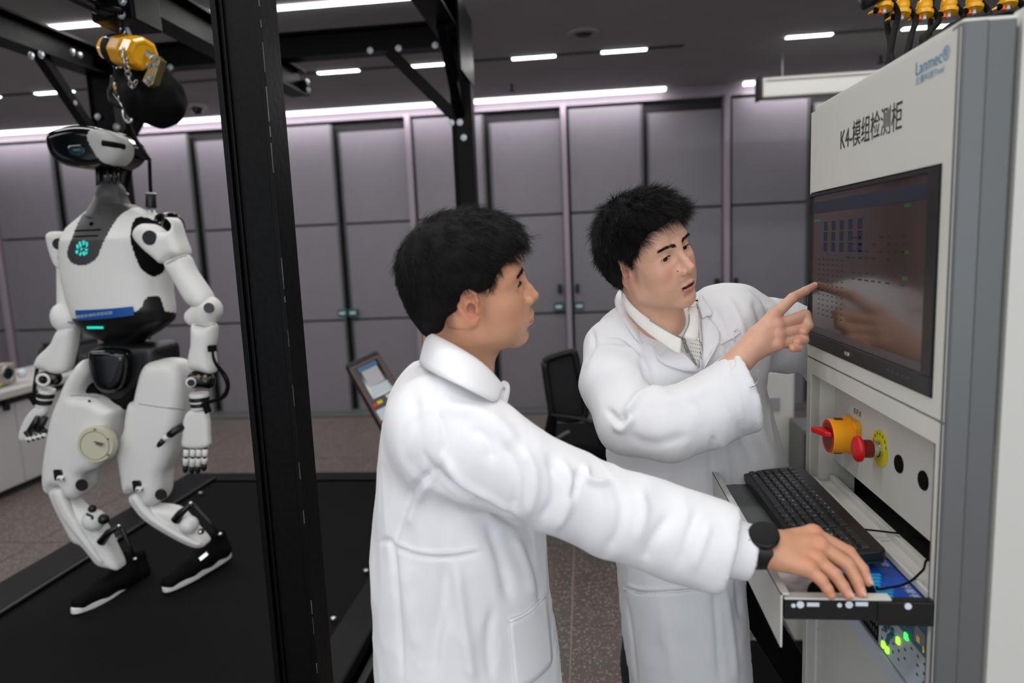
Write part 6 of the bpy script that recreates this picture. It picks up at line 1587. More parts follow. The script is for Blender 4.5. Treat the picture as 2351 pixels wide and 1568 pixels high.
    D = flow + G * o.get('lift', 0.16) + clump * o.get('clump', 0.5) + rng.normal(0, o.get('mess', 0.10), (n, 3))
    L = o['hair_len'](P) * rng.uniform(0.6, 1.15, n)
    P = P - G * 0.003
    strands('hair_strand', P, D, L, o, Rw, Tw, par, 5, o.get('hair_r', 0.00042), curl=lambda q, k: np.array((0, 0, -0.03)) - 0.10 * G * (1 if k > 2 else 0))
    if o.get('open'):
        mb = MB(); 
        for k in range(-4, 5):
            a_ = k * 0.0046; x_ = 0.0865 - a_ * a_ * 22; mb.box((x_ - 0.004, a_ - 0.0021, -0.0568), (x_, a_ + 0.0021, -0.0535))
        mb.V = [tuple(W(v)) for v in mb.V]; tag(mb.build('tooth_row', M['ink_white'], par, bev=0.0006), kind='stuff')
    return W

HEAD1 = dict(R=rotm((0.312, -0.040, 0.167)), T=np.array((-0.197, 1.173, 1.546)), s=1.0, neck=(-0.050, -0.004, -0.150), jaw=0.97,
    skin=srgb(204, 150, 118), red=srgb(205, 125, 98), lip=srgb(168, 100, 90), shade=srgb(150, 105, 85), lipf=0.005, stubble=0.8, side=0.35, fade=0.6, eye_open=0.0040, lid=0.0002,
    gaze=(1, 0.02, -0.02), brow_w=1.6, crown=(-0.060, 0.0, 0.120), n_hair=17000,
    hair_add=[((-0.016, 0, 0.052), (0.104, 0.083, 0.092), 0), ((0.030, 0, 0.088), (0.060, 0.066, 0.045), 0.03), ((0.062, 0, 0.086), (0.030, 0.054, 0.022), 0.02), ((-0.072, 0, 0.010), (0.046, 0.062, 0.070), 0.03), ((-0.058, 0, -0.035), (0.038, 0.048, 0.050), 0.02)],
    hair_cut=[('ell', (0.080, 0, 0.000), (0.062, 0.11, 0.083), 0.006), ('ell', (0.030, 0.09, -0.012), (0.052, 0.06, 0.042), 0.008), ('ell', (0.030, -0.09, -0.012), (0.052, 0.06, 0.042), 0.008),
              ('ell', (-0.006, 0.096, 0.006), (0.030, 0.030, 0.042), 0.008), ('ell', (-0.006, -0.096, 0.006), (0.030, 0.030, 0.042), 0.008), ('ell', (0.0, 0, -0.082), (0.066, 0.12, 0.052), 0.01), ('half', (-0.055, 0, -0.092), (0.25, 0, -1), 0.006)],
    hair_len=lambda P: np.where(P[:, 2] > 0.075, 0.034, np.where(P[:, 2] > 0.03, 0.022, 0.014)),
    flow=lambda P, aw: np.stack([aw[:, 0] + np.where(P[:, 2] > 0.07, 0.7, 0.0), aw[:, 1] * 1.0, aw[:, 2] * 1.0 - np.where(P[:, 2] > 0.07, 0.15, 0.7) - 1.1 * np.clip((P[:, 0] - 0.05) / 0.03, 0, 1)], 1))
HEAD2 = dict(R=rotm((0.313, -0.154, -0.829)), T=np.array((0.145, 1.556, 1.579)), s=1.0, neck=(-0.040, 0.004, -0.150), jaw=1.06, open=0.0042,
    skin=srgb(216, 168, 142), red=srgb(214, 142, 122), lip=srgb(176, 102, 98), shade=srgb(160, 112, 92), stubble=0.35, side=0.6, fade=0.45, eye_open=0.0042, lid=-0.0008,
    gaze=(1, -0.30, -0.30), brow_w=1.0, crown=(-0.060, 0.01, 0.135), n_hair=21000, lift=0.34, mess=0.2, clump=0.75,
    moles=[(0.058, -0.046, -0.052, 0.0017), (0.066, -0.050, -0.026, 0.0010), (0.066, -0.044, -0.024, 0.0009), (0.085, -0.016, -0.078, 0.0010)],
    hair_add=[((-0.014, 0, 0.056), (0.110, 0.088, 0.098), 0), ((0.034, 0, 0.094), (0.062, 0.072, 0.052), 0.03), ((0.070, 0, 0.092), (0.032, 0.058, 0.024), 0.02), ((-0.072, 0, 0.012), (0.052, 0.070, 0.070), 0.03), ((-0.060, 0, -0.022), (0.040, 0.056, 0.044), 0.02), ((0.006, -0.066, 0.020), (0.017, 0.014, 0.034), 0.012), ((0.006, 0.066, 0.020), (0.017, 0.014, 0.034), 0.012)],
    hair_cut=[('ell', (0.090, 0, 0.008), (0.072, 0.12, 0.084), 0.008), ('ell', (0.044, 0.10, -0.010), (0.040, 0.06, 0.060), 0.008), ('ell', (0.044, -0.10, -0.010), (0.040, 0.06, 0.060), 0.008),
              ('ell', (-0.012, 0.094, -0.004), (0.032, 0.036, 0.050), 0.006), ('ell', (-0.012, -0.094, -0.004), (0.032, 0.036, 0.050), 0.006), ('ell', (0.0, 0, -0.078), (0.056, 0.12, 0.052), 0.01), ('half', (-0.055, 0, -0.070), (0.3, 0, -1), 0.006)],
    hair_len=lambda P: np.where(P[:, 2] > 0.07, 0.036, np.where(P[:, 2] > 0.02, 0.026, 0.014)),
    flow=lambda P, aw: np.stack([aw[:, 0] + np.where(P[:, 2] > 0.07, 0.55, 0.1), aw[:, 1] * 1.0, aw[:, 2] - np.where(P[:, 2] > 0.08, 0.0, 0.6)], 1))
# ================================================================== people: bodies, coats, hands
def cloth_noise(V, N, amp, sc, seed=0.0, aniso=(1, 1, 1)):
    f = np.array([noise.noise(Vector((p[0] * sc * aniso[0] + seed, p[1] * sc * aniso[1], p[2] * sc * aniso[2]))) for p in V])
    f = 1 - 2 * np.abs(f)          # ridged
    return V + N * (amp * f)[:, None]
def sstep(a, b, x): t = np.clip((x - a) / (b - a), 0, 1); return t * t * (3 - 2 * t)
def hand_vox(joints, radii, palm, h=0.0015, kpalm=0.008, pad=0.03):
    """joints: list of chains (world points); radii per chain; palm: list of (a,b,ra,rb)"""
    A_ = np.concatenate([np.array(c) for c in joints] + [np.array([p[0], p[1]]) for p in palm]); vx = Vox(A_.min(0) - pad, A_.max(0) + pad, h)
    for i, (a_, b_, ra, rb_) in enumerate(palm): vx.cone(a_, b_, ra, rb_, kpalm if i else 0)
    for ch, rs in zip(joints, radii):
        tmp = Vox(vx.lo, vx.lo + h * 5, h); tmp.n = vx.n.copy(); tmp.F = np.full(vx.n, 0.5, np.float32)
        for i in range(len(ch) - 1): tmp.cone(ch[i], ch[i + 1], rs[i], rs[i + 1], 0.0025 if i else 0)
        # knuckles a little thicker
        # a finger melts into the palm only at its root
        root = np.array(ch[0]); tip = np.array(ch[1]); d = nrm(tip - root); L_ = np.linalg.norm(tip - root)
        g = [(vx.lo[i] + vx.h * np.arange(vx.n[i])).astype(np.float32) for i in range(3)]
        t = ((g[0][:, None, None] - root[0]) * d[0] + (g[1][None, :, None] - root[1]) * d[1] + (g[2][None, None, :] - root[2]) * d[2]) / L_
        kk = (0.0012 + (kpalm - 0.0012) * np.clip(1 - t / 0.55, 0, 1)).astype(np.float32)
        hh = np.maximum(kk - np.abs(vx.F - tmp.F), 0) / kk; vx.F = np.minimum(vx.F, tmp.F) - hh * hh * kk * 0.25
    return vx
def skin_paint(V, o, reds, nail=()):
    c = np.tile(np.array(o['skin'][:3]), (len(V), 1)); nz = np.array([noise.noise(Vector((p * 60).tolist())) for p in V]); c *= (1 + 0.05 * nz)[:, None]
    for p, r_, a_ in reds:
        w_ = a_ * np.exp(-((V - p) ** 2).sum(1) / r_ ** 2); c = c * (1 - w_[:, None]) + np.array(o['red'][:3]) * w_[:, None]
    for p, r_ in nail:
        w_ = 0.6 * np.exp(-(((V - p) ** 2).sum(1) / r_ ** 2) ** 2); c = c * (1 - w_[:, None]) + np.array(srgb(232, 190, 178)[:3]) * w_[:, None]
    return c
def join_body(parts):
    Vs, Qs, Cs, n = [], [], [], 0
    for V, Q, c in parts: Vs.append(V); Qs.append(Q + n); Cs.append(c); n += len(V)
    return np.concatenate(Vs), np.concatenate(Qs), np.concatenate(Cs)
def body_core(o, neck, pelvis, sh, feet, arms):
    """torso, arms and legs under the clothes, coarse, one surface"""
    A_ = np.array([neck, pelvis] + sh + feet + [q for a in arms for q in a]); vx = Vox(A_.min(0) - 0.2, A_.max(0) + 0.2, 0.012)
    chest = neck * 0.72 + pelvis * 0.28
    vx.cone(chest, pelvis, 0.085, 0.09, 0).cone(sh[0] * 0.8 + sh[1] * 0.2, sh[1] * 0.8 + sh[0] * 0.2, 0.035, 0.035, 0.03).cone(neck, chest, 0.045, 0.07, 0.04)
    for f, s in zip(feet, (0, 1)):
        hip = pelvis + (f - pelvis) * [0.5, 0.5, 0] - [0, 0, 0.05]; kn = (hip + f) / 2; vx.cone(hip, kn, 0.085, 0.06, 0.04).cone(kn, f, 0.06, 0.042, 0.03)
    for s_, a in zip(sh, arms):
        vx.cone(s_, a[0], 0.034, 0.034, 0.01).cone(a[0], a[1], 0.036, 0.026, 0.02)
    V, Q = vx.mesh(); return V, Q, np.tile(np.array(o['skin'][:3]), (len(V), 1))
def legwear(par, pelvis, feet, o):
    vx = Vox(np.minimum(feet[0], feet[1]) - [0.2, 0.2, 0.05], np.maximum(np.maximum(feet[0], feet[1]) + 0.2, pelvis + 0.2), 0.012)
    for f in feet:
        hip = pelvis + (f - pelvis) * [0.5, 0.5, 0] - [0, 0, 0.05]; kn = (hip + f) / 2; vx.cone(hip, kn, 0.105, 0.08, 0.04).cone(kn, f + [0, 0, 0.02], 0.08, 0.068, 0.03)
    vx.cone(pelvis, pelvis + [0, 0, 0.08], 0.14, 0.13, 0.04)
    V, Q = vx.mesh(); mobj('trousers', relax(V, Q, 2), Q, M['trousers'], par, smooth=True)
    for f in feet:
        d = nrm(o['face'] * [1, 1, 0]); vx = Vox(f * [1, 1, 0] - [0.2, 0.2, 0], f * [1, 1, 0] + [0.2, 0.2, 0.14], 0.008)
        a_ = f * [1, 1, 0] + [0, 0, 0.045]; vx.cone(a_ - d * 0.05, a_ + d * 0.13, 0.045, 0.042, 0).cone(a_ - d * 0.02, a_ + [0, 0, 0.05], 0.05, 0.05, 0.03).half((0, 0, 0.004), (0, 0, -1))
        V, Q = vx.mesh(); mobj('shoe', V, Q, M['robot_black'], par, smooth=True)
def sheet(name, rows, material, par, thick=0.0022, sub=2, mt=None):
    """grid of points -> smooth cloth sheet with thickness"""
    nr_, nc = len(rows), len(rows[0]); V = [p for r in rows for p in r]
    Fc = [(i * nc + j, i * nc + j + 1, (i + 1) * nc + j + 1, (i + 1) * nc + j) for i in range(nr_ - 1) for j in range(nc - 1)]
    o = mobj(name, V, Fc, material, par, smooth=True); 
    s = o.modifiers.new('sub', 'SUBSURF'); s.levels = sub; s.render_levels = sub
    s = o.modifiers.new('solid', 'SOLIDIFY'); s.thickness = thick; s.offset = 0
    return o

def hem(c, r, ax, par, s=1.0):
    MB().lathe([(r * 0.985, -0.030), (r * 1.012, -0.028), (r * 1.018, -0.002), (r * 1.012, 0.001), (r * 0.93, -0.001), (r * 0.90, -0.02)], c, ax, 48).build('cuff_hem', M['coat'], par, smooth=False, auto=55)
M['watch_glass'] = mat('watch_glass', srgb(3, 4, 5), 0.35, spec=0.15)
# ------------------------------------------------------------------ man with the watch (left)
def man_one():
    o = HEAD1; o['face'] = o['R'][:, 0]
    Vh, Qh, Ch = build_head(o, None)
    BY = 1.20                                                     # plane of the body
    # right hand on the mouse
    J = lambda px, py, z: atZ(px, py, z)
    wr = at(1748, 1262, 1.045)
    idx = [at(1866, 1226, 1.072), at(1948, 1268, 1.062), at(1980, 1306, 1.047), at(1992, 1335, 1.036)]
    mid = [at(1880, 1252, 1.047), at(1946, 1296, 1.034), at(1967, 1334, 1.022), at(1977, 1362, 1.012)]
    rng_ = [at(1874, 1286, 1.025), at(1916, 1318, 1.010), at(1936, 1346, 1.002), at(1948, 1366, 0.996)]
    lit = [at(1856, 1306, 1.008), at(1886, 1332, 0.994), at(1900, 1352, 0.989), at(1908, 1366, 0.986)]
    thm = [at(1800, 1262, 1.080), at(1846, 1290, 1.112), at(1880, 1322, 1.115), at(1905, 1345, 1.108)]
    palm = [(wr, at(1790, 1262, 1.045), 0.0275, 0.029), (at(1790, 1256, 1.055), idx[0], 0.025, 0.0145), (at(1790, 1262, 1.045), mid[0], 0.0255, 0.0150), (at(1790, 1270, 1.038), rng_[0], 0.0245, 0.0145),
            (at(1792, 1280, 1.028), lit[0], 0.0215, 0.0130), (at(1830, 1268, 1.045), at(1858, 1282, 1.042), 0.023, 0.018), (at(1690, 1262, 1.047), wr, 0.029, 0.0265), (at(1560, 1240, 1.06), at(1690, 1262, 1.047), 0.036, 0.029)]
    hv = hand_vox([idx, mid, rng_, lit, thm], [[0.0125, 0.0104, 0.0088, 0.0078], [0.0128, 0.0106, 0.0090, 0.0078], [0.0124, 0.0100, 0.0086, 0.0076], [0.0110, 0.0090, 0.0078, 0.0070], [0.018, 0.0130, 0.0105, 0.009]], palm)
    for c in (idx, mid, rng_, lit):
        u_ = nrm(np.array(c[1]) - c[0]); hv.ell(c[0] + np.array((0, -0.001, 0.0035)), (0.0115, 0.0105, 0.0105), 0.006)
    V, Q = hv.mesh(); V = relax(V, Q, 1, .5)
    reds = [(c[0] + np.array((0, 0, 0.012)), 0.013, 0.45) for c in (idx, mid, rng_, lit)] + [(c[1], 0.012, 0.35) for c in (idx, mid, rng_, lit)] + [(c[3], 0.012, 0.55) for c in (idx, mid, rng_, lit)]
    Chand = skin_paint(V, o, reds, [(c[3] + np.array((0.004, -0.003, 0.006)), 0.006) for c in (idx, mid, rng_)])
    neck = at(1040, 850, BY); pelvis = at(1060, 1560, BY) ; pelvis = np.array((pelvis[0], BY, 0.92))
    shR = at(1010, 985, 1.03); shL = at(1060, 960, 1.40); elR = at(1350, 1165, 1.06); elL = at(1060, 1270, 1.42); wrL = at(1110, 1420, 1.38)
    feet = [np.array((pelvis[0], BY - 0.12, 0.09)), np.array((pelvis[0] + 0.06, BY + 0.13, 0.09))]
    core = body_core(o, neck, pelvis, [shR, shL], feet, [(elR, at(1600, 1245, 1.06)), (elL, wrL)])
    lh = Vox(wrL - 0.13, wrL + 0.13, 0.004); d = nrm((0.6, -0.1, -0.75))
    lh.cone(wrL, wrL + d * 0.07, 0.024, 0.034, 0)
    for k in range(4): q = wrL + d * 0.06 + np.array((0, 0.018 * (k - 1.5), 0)); lh.cone(q, q + d * (0.05 - 0.006 * abs(k - 1.5)), 0.0095, 0.0075, 0.004)
    lh.cone(wrL + d * 0.02, wrL + d * 0.06 + [0.03, -0.03, 0.0], 0.012, 0.009, 0.008); vl, ql = lh.mesh()
    Vb, Qb, Cb = join_body([(Vh, Qh, Ch), (V, Q, Chand), core, (vl, ql, np.tile(np.array(o['skin'][:3]), (len(vl), 1)))])
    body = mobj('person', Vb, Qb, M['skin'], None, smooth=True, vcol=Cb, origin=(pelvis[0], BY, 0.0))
    tag(body, 'man in white lab coat and black wristwatch, in profile, right hand on the mouse', 'person')
    finish_head(o, body)
    legwear(body, pelvis, feet, o)
    # fingernails
    for c in (idx, mid, rng_):
        d = nrm(np.array(c[3]) - c[2]); nv = nrm(np.array((0.5, -0.55, 0.75)) - d * d.dot((0.5, -0.55, 0.75))); sd = np.cross(d, nv)
        MB().ball(np.array(c[3]) + nv * 0.0064 + d * 0.002, (0.0052, 0.0042, 0.0014), 12, R=np.array([d, sd, nv]).T).build('fingernail', mat('nail', srgb(222, 176, 160), 0.3) if 'nail' not in M else M['nail'], body, smooth=True)
    # ---- coat: outline of the trunk, swelling to both sides, plus sleeves
    out = [(980, 838), (1010, 830), (1060, 850), (1110, 880), (1140, 905), (1158, 950), (1180, 1000), (1215, 1080), (1240, 1170), (1250, 1250), (1254, 1330), (1262, 1400), (1274, 1470), (1290, 1568), (1300, 1680), (1312, 1800), (880, 1800), (882, 1680), (886, 1590), (876, 1500), (872, 1400), (867, 1290), (870, 1180), (876, 1080), (886, 1000), (903, 935), (925, 885), (952, 850)]
    q = np.array(xz(smooth_poly(out, 3), BY)); lo, hi = q.min(0), q.max(0)
    h = 0.0045
    vx = Vox((lo[0] - 0.06, 0.88, lo[1] - 0.04), (0.40, 1.56, hi[1] + 0.05), h)
    vx.outline(q, BY, 0.185, 0.15, 0)
    px = lambda a_, b_, Y_: at(a_, b_, Y_)
    # shoulders
    vx.cone(px(1024, 975, 1.075), px(1020, 950, 1.20), 0.078, 0.070, 0.07).cone(px(1020, 950, 1.20), px(1055, 960, 1.38), 0.075, 0.08, 0.05)
    # right sleeve (nearer the viewer)
    S_ = [((1020, 1000), 1.055, 108), ((1110, 1040), 1.04, 106), ((1210, 1090), 1.035, 94), ((1300, 1130), 1.04, 88), ((1392, 1172), 1.05, 88), ((1490, 1204), 1.06, 92), ((1580, 1232), 1.055, 92), ((1668, 1262), 1.05, 90), ((1760, 1286), 1.05, 92)]
    P = [px(*a_, Y_) for a_, Y_, r_ in S_]; R = [r_ * pxm(p) * 0.97 for (a_, Y_, r_), p in zip(S_, P)]
    for i in range(len(P) - 1): vx.cone(P[i], P[i + 1], R[i], R[i + 1], 0.035 if i else 0.05)
    ax = nrm(P[-2] - P[-4])
    # inner cuff of the shirt-like ribbed end, then hollow
    cut = px(1668, 1262, 1.05); vx.half(cut - ax * 0.001, ax)
    vx.cone(cut - ax * 0.05, cut + ax * 0.10, 0.052, 0.054, 0.0, mode='sub')
    # left sleeve (far side)
    vx.chain([shL + [0, 0.02, -0.02], elL, wrL - nrm(wrL - elL) * 0.03], [0.085, 0.07, 0.06], 0.05, 0.03)
    # neck opening
    nk = o['T'] + o['R'] @ np.array((-0.045, -0.002, -0.150)); nt = o['T'] + o['R'] @ np.array((-0.035, 0, -0.07))
    vx.cone(nk, nt, 0.058, 0.062, 0.004, mode='sub')
    V, Q = vx.mesh(); V = relax(V, Q, 3); N = vnormals(V, Q)
    V = cloth_noise(V, N, 0.0042, 6.5, 3.0, (1.3, 1, 0.6)); V = cloth_noise(V, N, 0.0017, 17.0, 9.0, (1.4, 1, 0.6))
    folds = [([(1000, 1065), (1010, 1100), (1060, 1130), (1130, 1165), (1200, 1210)], 13, -0.010), ([(1020, 1050), (1060, 1110), (1120, 1145), (1190, 1190)], 12, 0.007),
        ([(975, 1040), (985, 1085), (950, 1120), (925, 1180), (905, 1245)], 8, -0.006), ([(990, 1100), (960, 1150), (935, 1210)], 10, 0.004), ([(905, 1255), (960, 1275), (1030, 1280), (1100, 1268)], 5, -0.004), ([(905, 1245), (960, 1265), (1030, 1270), (1100, 1258)], 5, 0.003),
        ([(870, 1245), (900, 1255), (915, 1400), (925, 1568)], 7, -0.004), ([(1025, 1290), (1018, 1380), (1000, 1470), (990, 1568)], 18, -0.006), ([(1045, 1290), (1060, 1400), (1075, 1500), (1085, 1568)], 16, 0.006), ([(1120, 1200), (1150, 1290), (1170, 1380)], 14, -0.005), ([(1180, 1230), (1210, 1300), (1225, 1370)], 12, 0.005), ([(1210, 1260), (1238, 1330), (1245, 1400)], 8, -0.005),
        ([(1150, 1010), (1180, 1060), (1190, 1120), (1175, 1180)], 12, -0.005), ([(1200, 1030), (1225, 1080), (1225, 1140), (1205, 1190)], 14, 0.005), ([(1262, 1050), (1275, 1100), (1270, 1150), (1240, 1200)], 11, -0.007), ([(1290, 1060), (1310, 1110), (1300, 1170), (1270, 1220)], 12, 0.006), ([(1330, 1080), (1322, 1110), (1310, 1150)], 8, -0.007),
        ([(1345, 1070), (1352, 1100), (1400, 1110)], 8, 0.006), ([(1410, 1120), (1430, 1160), (1420, 1220), (1390, 1270)], 13, -0.004), ([(1470, 1130), (1480, 1180), (1460, 1250)], 13, 0.004), ([(1540, 1180), (1500, 1240), (1480, 1290)], 14, -0.005), ([(1600, 1170), (1580, 1230), (1560, 1300)], 10, -0.003), ([(1630, 1200), (1610, 1260), (1590, 1310)], 10, 0.003),
        ([(1010, 1050), (1020, 1000), (1000, 930), (1010, 890)], 5, -0.003), ([(1040, 930), (1100, 945), (1150, 980), (1190, 1030)], 20, 0.005), ([(1080, 980), (1120, 1010), (1130, 1060)], 14, -0.004), ([(950, 900), (960, 1000), (950, 1080)], 16, -0.003), ([(930, 1300), (940, 1400), (960, 1500)], 16, 0.004), ([(1130, 1400), (1120, 1480), (1130, 1568)], 12, -0.004)]
    V = strokes(V, vnormals(V, Q), [(a_, b_ * 0.9, c_ * 1.25) for a_, b_, c_ in folds])
    coat = mobj('lab_coat', V, Q, M['coat'], body, smooth=True)
    Nc = vnormals(V, Q); Pp = proj(V); fr = ((Nc * (O3 - V)).sum(1) > 0)
    def sp(px_, py_, off=0.002):
        d = ((Pp - [px_, py_]) ** 2).sum(1) + (~fr) * 1e6; i = np.argmin(d); r = ray(px_, py_); t_ = ((V[i] - O3) @ Nc[i]) / (r @ Nc[i])
        p = O3 + r * t_
        return p + Nc[i] * off
    # pocket patch
    rows = [[sp(1168 + (1252 - 1168) * t + 3 * k_, (1422 - 62 * t + 12 * math.sin(3 * t) if k_ == 0 else 1422 - 62 * t + 12 * math.sin(3 * t) + 32 * k_)) for t in np.linspace(0, 1, 7)] for k_ in range(6)]
    sheet('pocket', rows, M['coat'], coat, 0.003, 1)
    mb = MB(); mb.tube([r_ - [0, 0.003, 0] for r_ in rows[0]], 0.0022, 6).build('pocket_hem', M['coat'], coat, smooth=True)
    # collar: stand and fallen leaf around the neck
    def ring(c0, pts): return pts
    def nkp(px_, py_, Y_): return at(px_, py_, Y_)
    top = [at(1150, 888, 1.27), at(1120, 852, 1.285), at(1060, 806, 1.285), at(1008, 768, 1.26), at(978, 752, 1.20), at(996, 762, 1.120), at(1036, 782, 1.09), at(1080, 809, 1.08), at(1110, 830, 1.08), at(1140, 862, 1.09), at(1160, 888, 1.10)]
    bot = [at(1172, 930, 1.29), at(1135, 905, 1.33), at(1060, 880, 1.34), at(1000, 850, 1.315), at(954, 824, 1.20), at(974, 846, 1.060), at(1014, 866, 1.015), at(1056, 884, 0.995), at(1098, 905, 1.000), at(1132, 922, 1.02), at(1142, 924, 1.04)]
    mid_ = [(a_ * 0.55 + b_ * 0.45) + np.array((0, -0.004 if a_[1] < 1.2 else 0.004, 0.008)) for a_, b_ in zip(top, bot)]
    inner = [t_ + (np.array((t_[0], 1.19, t_[2])) - t_) * 0.10 + np.array((0, 0, -0.012)) for t_ in top]
    sheet('collar', [inner, top, mid_, bot], M['coat'], coat, 0.003)
    # far collar tip and placket in front of the throat
    sheet('collar', [[at(1150, 870, 1.20), at(1172, 880, 1.20)], [at(1146, 895, 1.16), at(1170, 905, 1.16)], [at(1142, 920, 1.15), at(1160, 945, 1.15)]], M['coat'], coat, 0.003)
    sheet('placket', [[at(1140, 890, 1.15), at(1158, 890, 1.17)], [at(1146, 930, 1.14), at(1164, 932, 1.16)], [at(1152, 980, 1.13), at(1172, 990, 1.15)]], M['coat'], coat, 0.003)
    hem(P[-2], R[-2], ax, coat, 1.0)
    # ribbed shirt cuff coming out of the sleeve
    c0, c1 = cut - ax * 0.05, px(1728, 1270, 1.047)
    vx = Vox(np.minimum(c0, c1) - 0.08, np.maximum(c0, c1) + 0.08, 0.0025)
    a_ = nrm(c1 - c0); vx.cone(c0, c1 - a_ * 0.012, 0.050, 0.044, 0); vx.half(c1 - a_ * 0.0, a_, 0.004); vx.cone(c0, c1 + a_ * 0.06, 0.038, 0.036, 0.003, mode='sub')
    v_, q_ = vx.mesh(); mobj('shirt_cuff', relax(v_, q_, 2), q_, M['coat'], body, smooth=True)
    # wristwatch
    wc = at(1748, 1258, 1.046); wa = nrm(at(1790, 1262, 1.045) - at(1700, 1262, 1.047)); u_ = nrm(np.cross(wa, (0.15, -0.75, 0.65))); up = nrm(np.array((0.25, -0.55, 0.80)) - wa * wa.dot((0.25, -0.55, 0.80))); sd = np.cross(wa, up)
    wt = empty('wristwatch', wc, 'black smartwatch with round dark face on the right wrist of the left man', 'watch')
    ring_ = [wc + 0.0315 * (math.cos(t) * up * 1.0 + math.sin(t) * sd * 0.95) for t in np.linspace(0, 2 * math.pi, 37)]
    mb = MB(); n = len(ring_)
    for k in range(n - 1):
        pass
    Vb_ = []; 
    for p in ring_[:-1]:
        o_ = nrm(p - wc); Vb_ += [p - wa * 0.0115 - o_ * 0.001, p + wa * 0.0115 - o_ * 0.001, p + wa * 0.0110 + o_ * 0.0022, p - wa * 0.0110 + o_ * 0.0022]
    m_ = n - 1; Fc = [(4 * i + j, 4 * i + (j + 1) % 4, 4 * ((i + 1) % m_) + (j + 1) % 4, 4 * ((i + 1) % m_) + j) for i in range(m_) for j in range(4)]
    mobj('strap', Vb_, Fc, M['black_plastic'], wt, auto=50)
    cpos = wc + up * 0.0315
    MB().lathe([(0.0205, -0.004), (0.0230, 0.000), (0.0232, 0.005), (0.0225, 0.0085), (0.0195, 0.0105)], cpos, up, 40).build('case', M['robot_black'], wt, auto=45)
    MB().lathe([(0.0205, 0.0098), (0.0200, 0.0108), (0.001, 0.0110)], cpos, up, 40).build('glass', M['watch_glass'], wt, auto=60)
    for s_ in (-0.007, 0.009): MB().cyl(cpos - sd * 0.0 + (-wa) * 0.0225 + sd * s_ + up * 0.004, cpos + (-wa) * 0.0265 + sd * s_ + up * 0.004, 0.0032).build('button', M['robot_grey'], wt)
    return body
man_one()

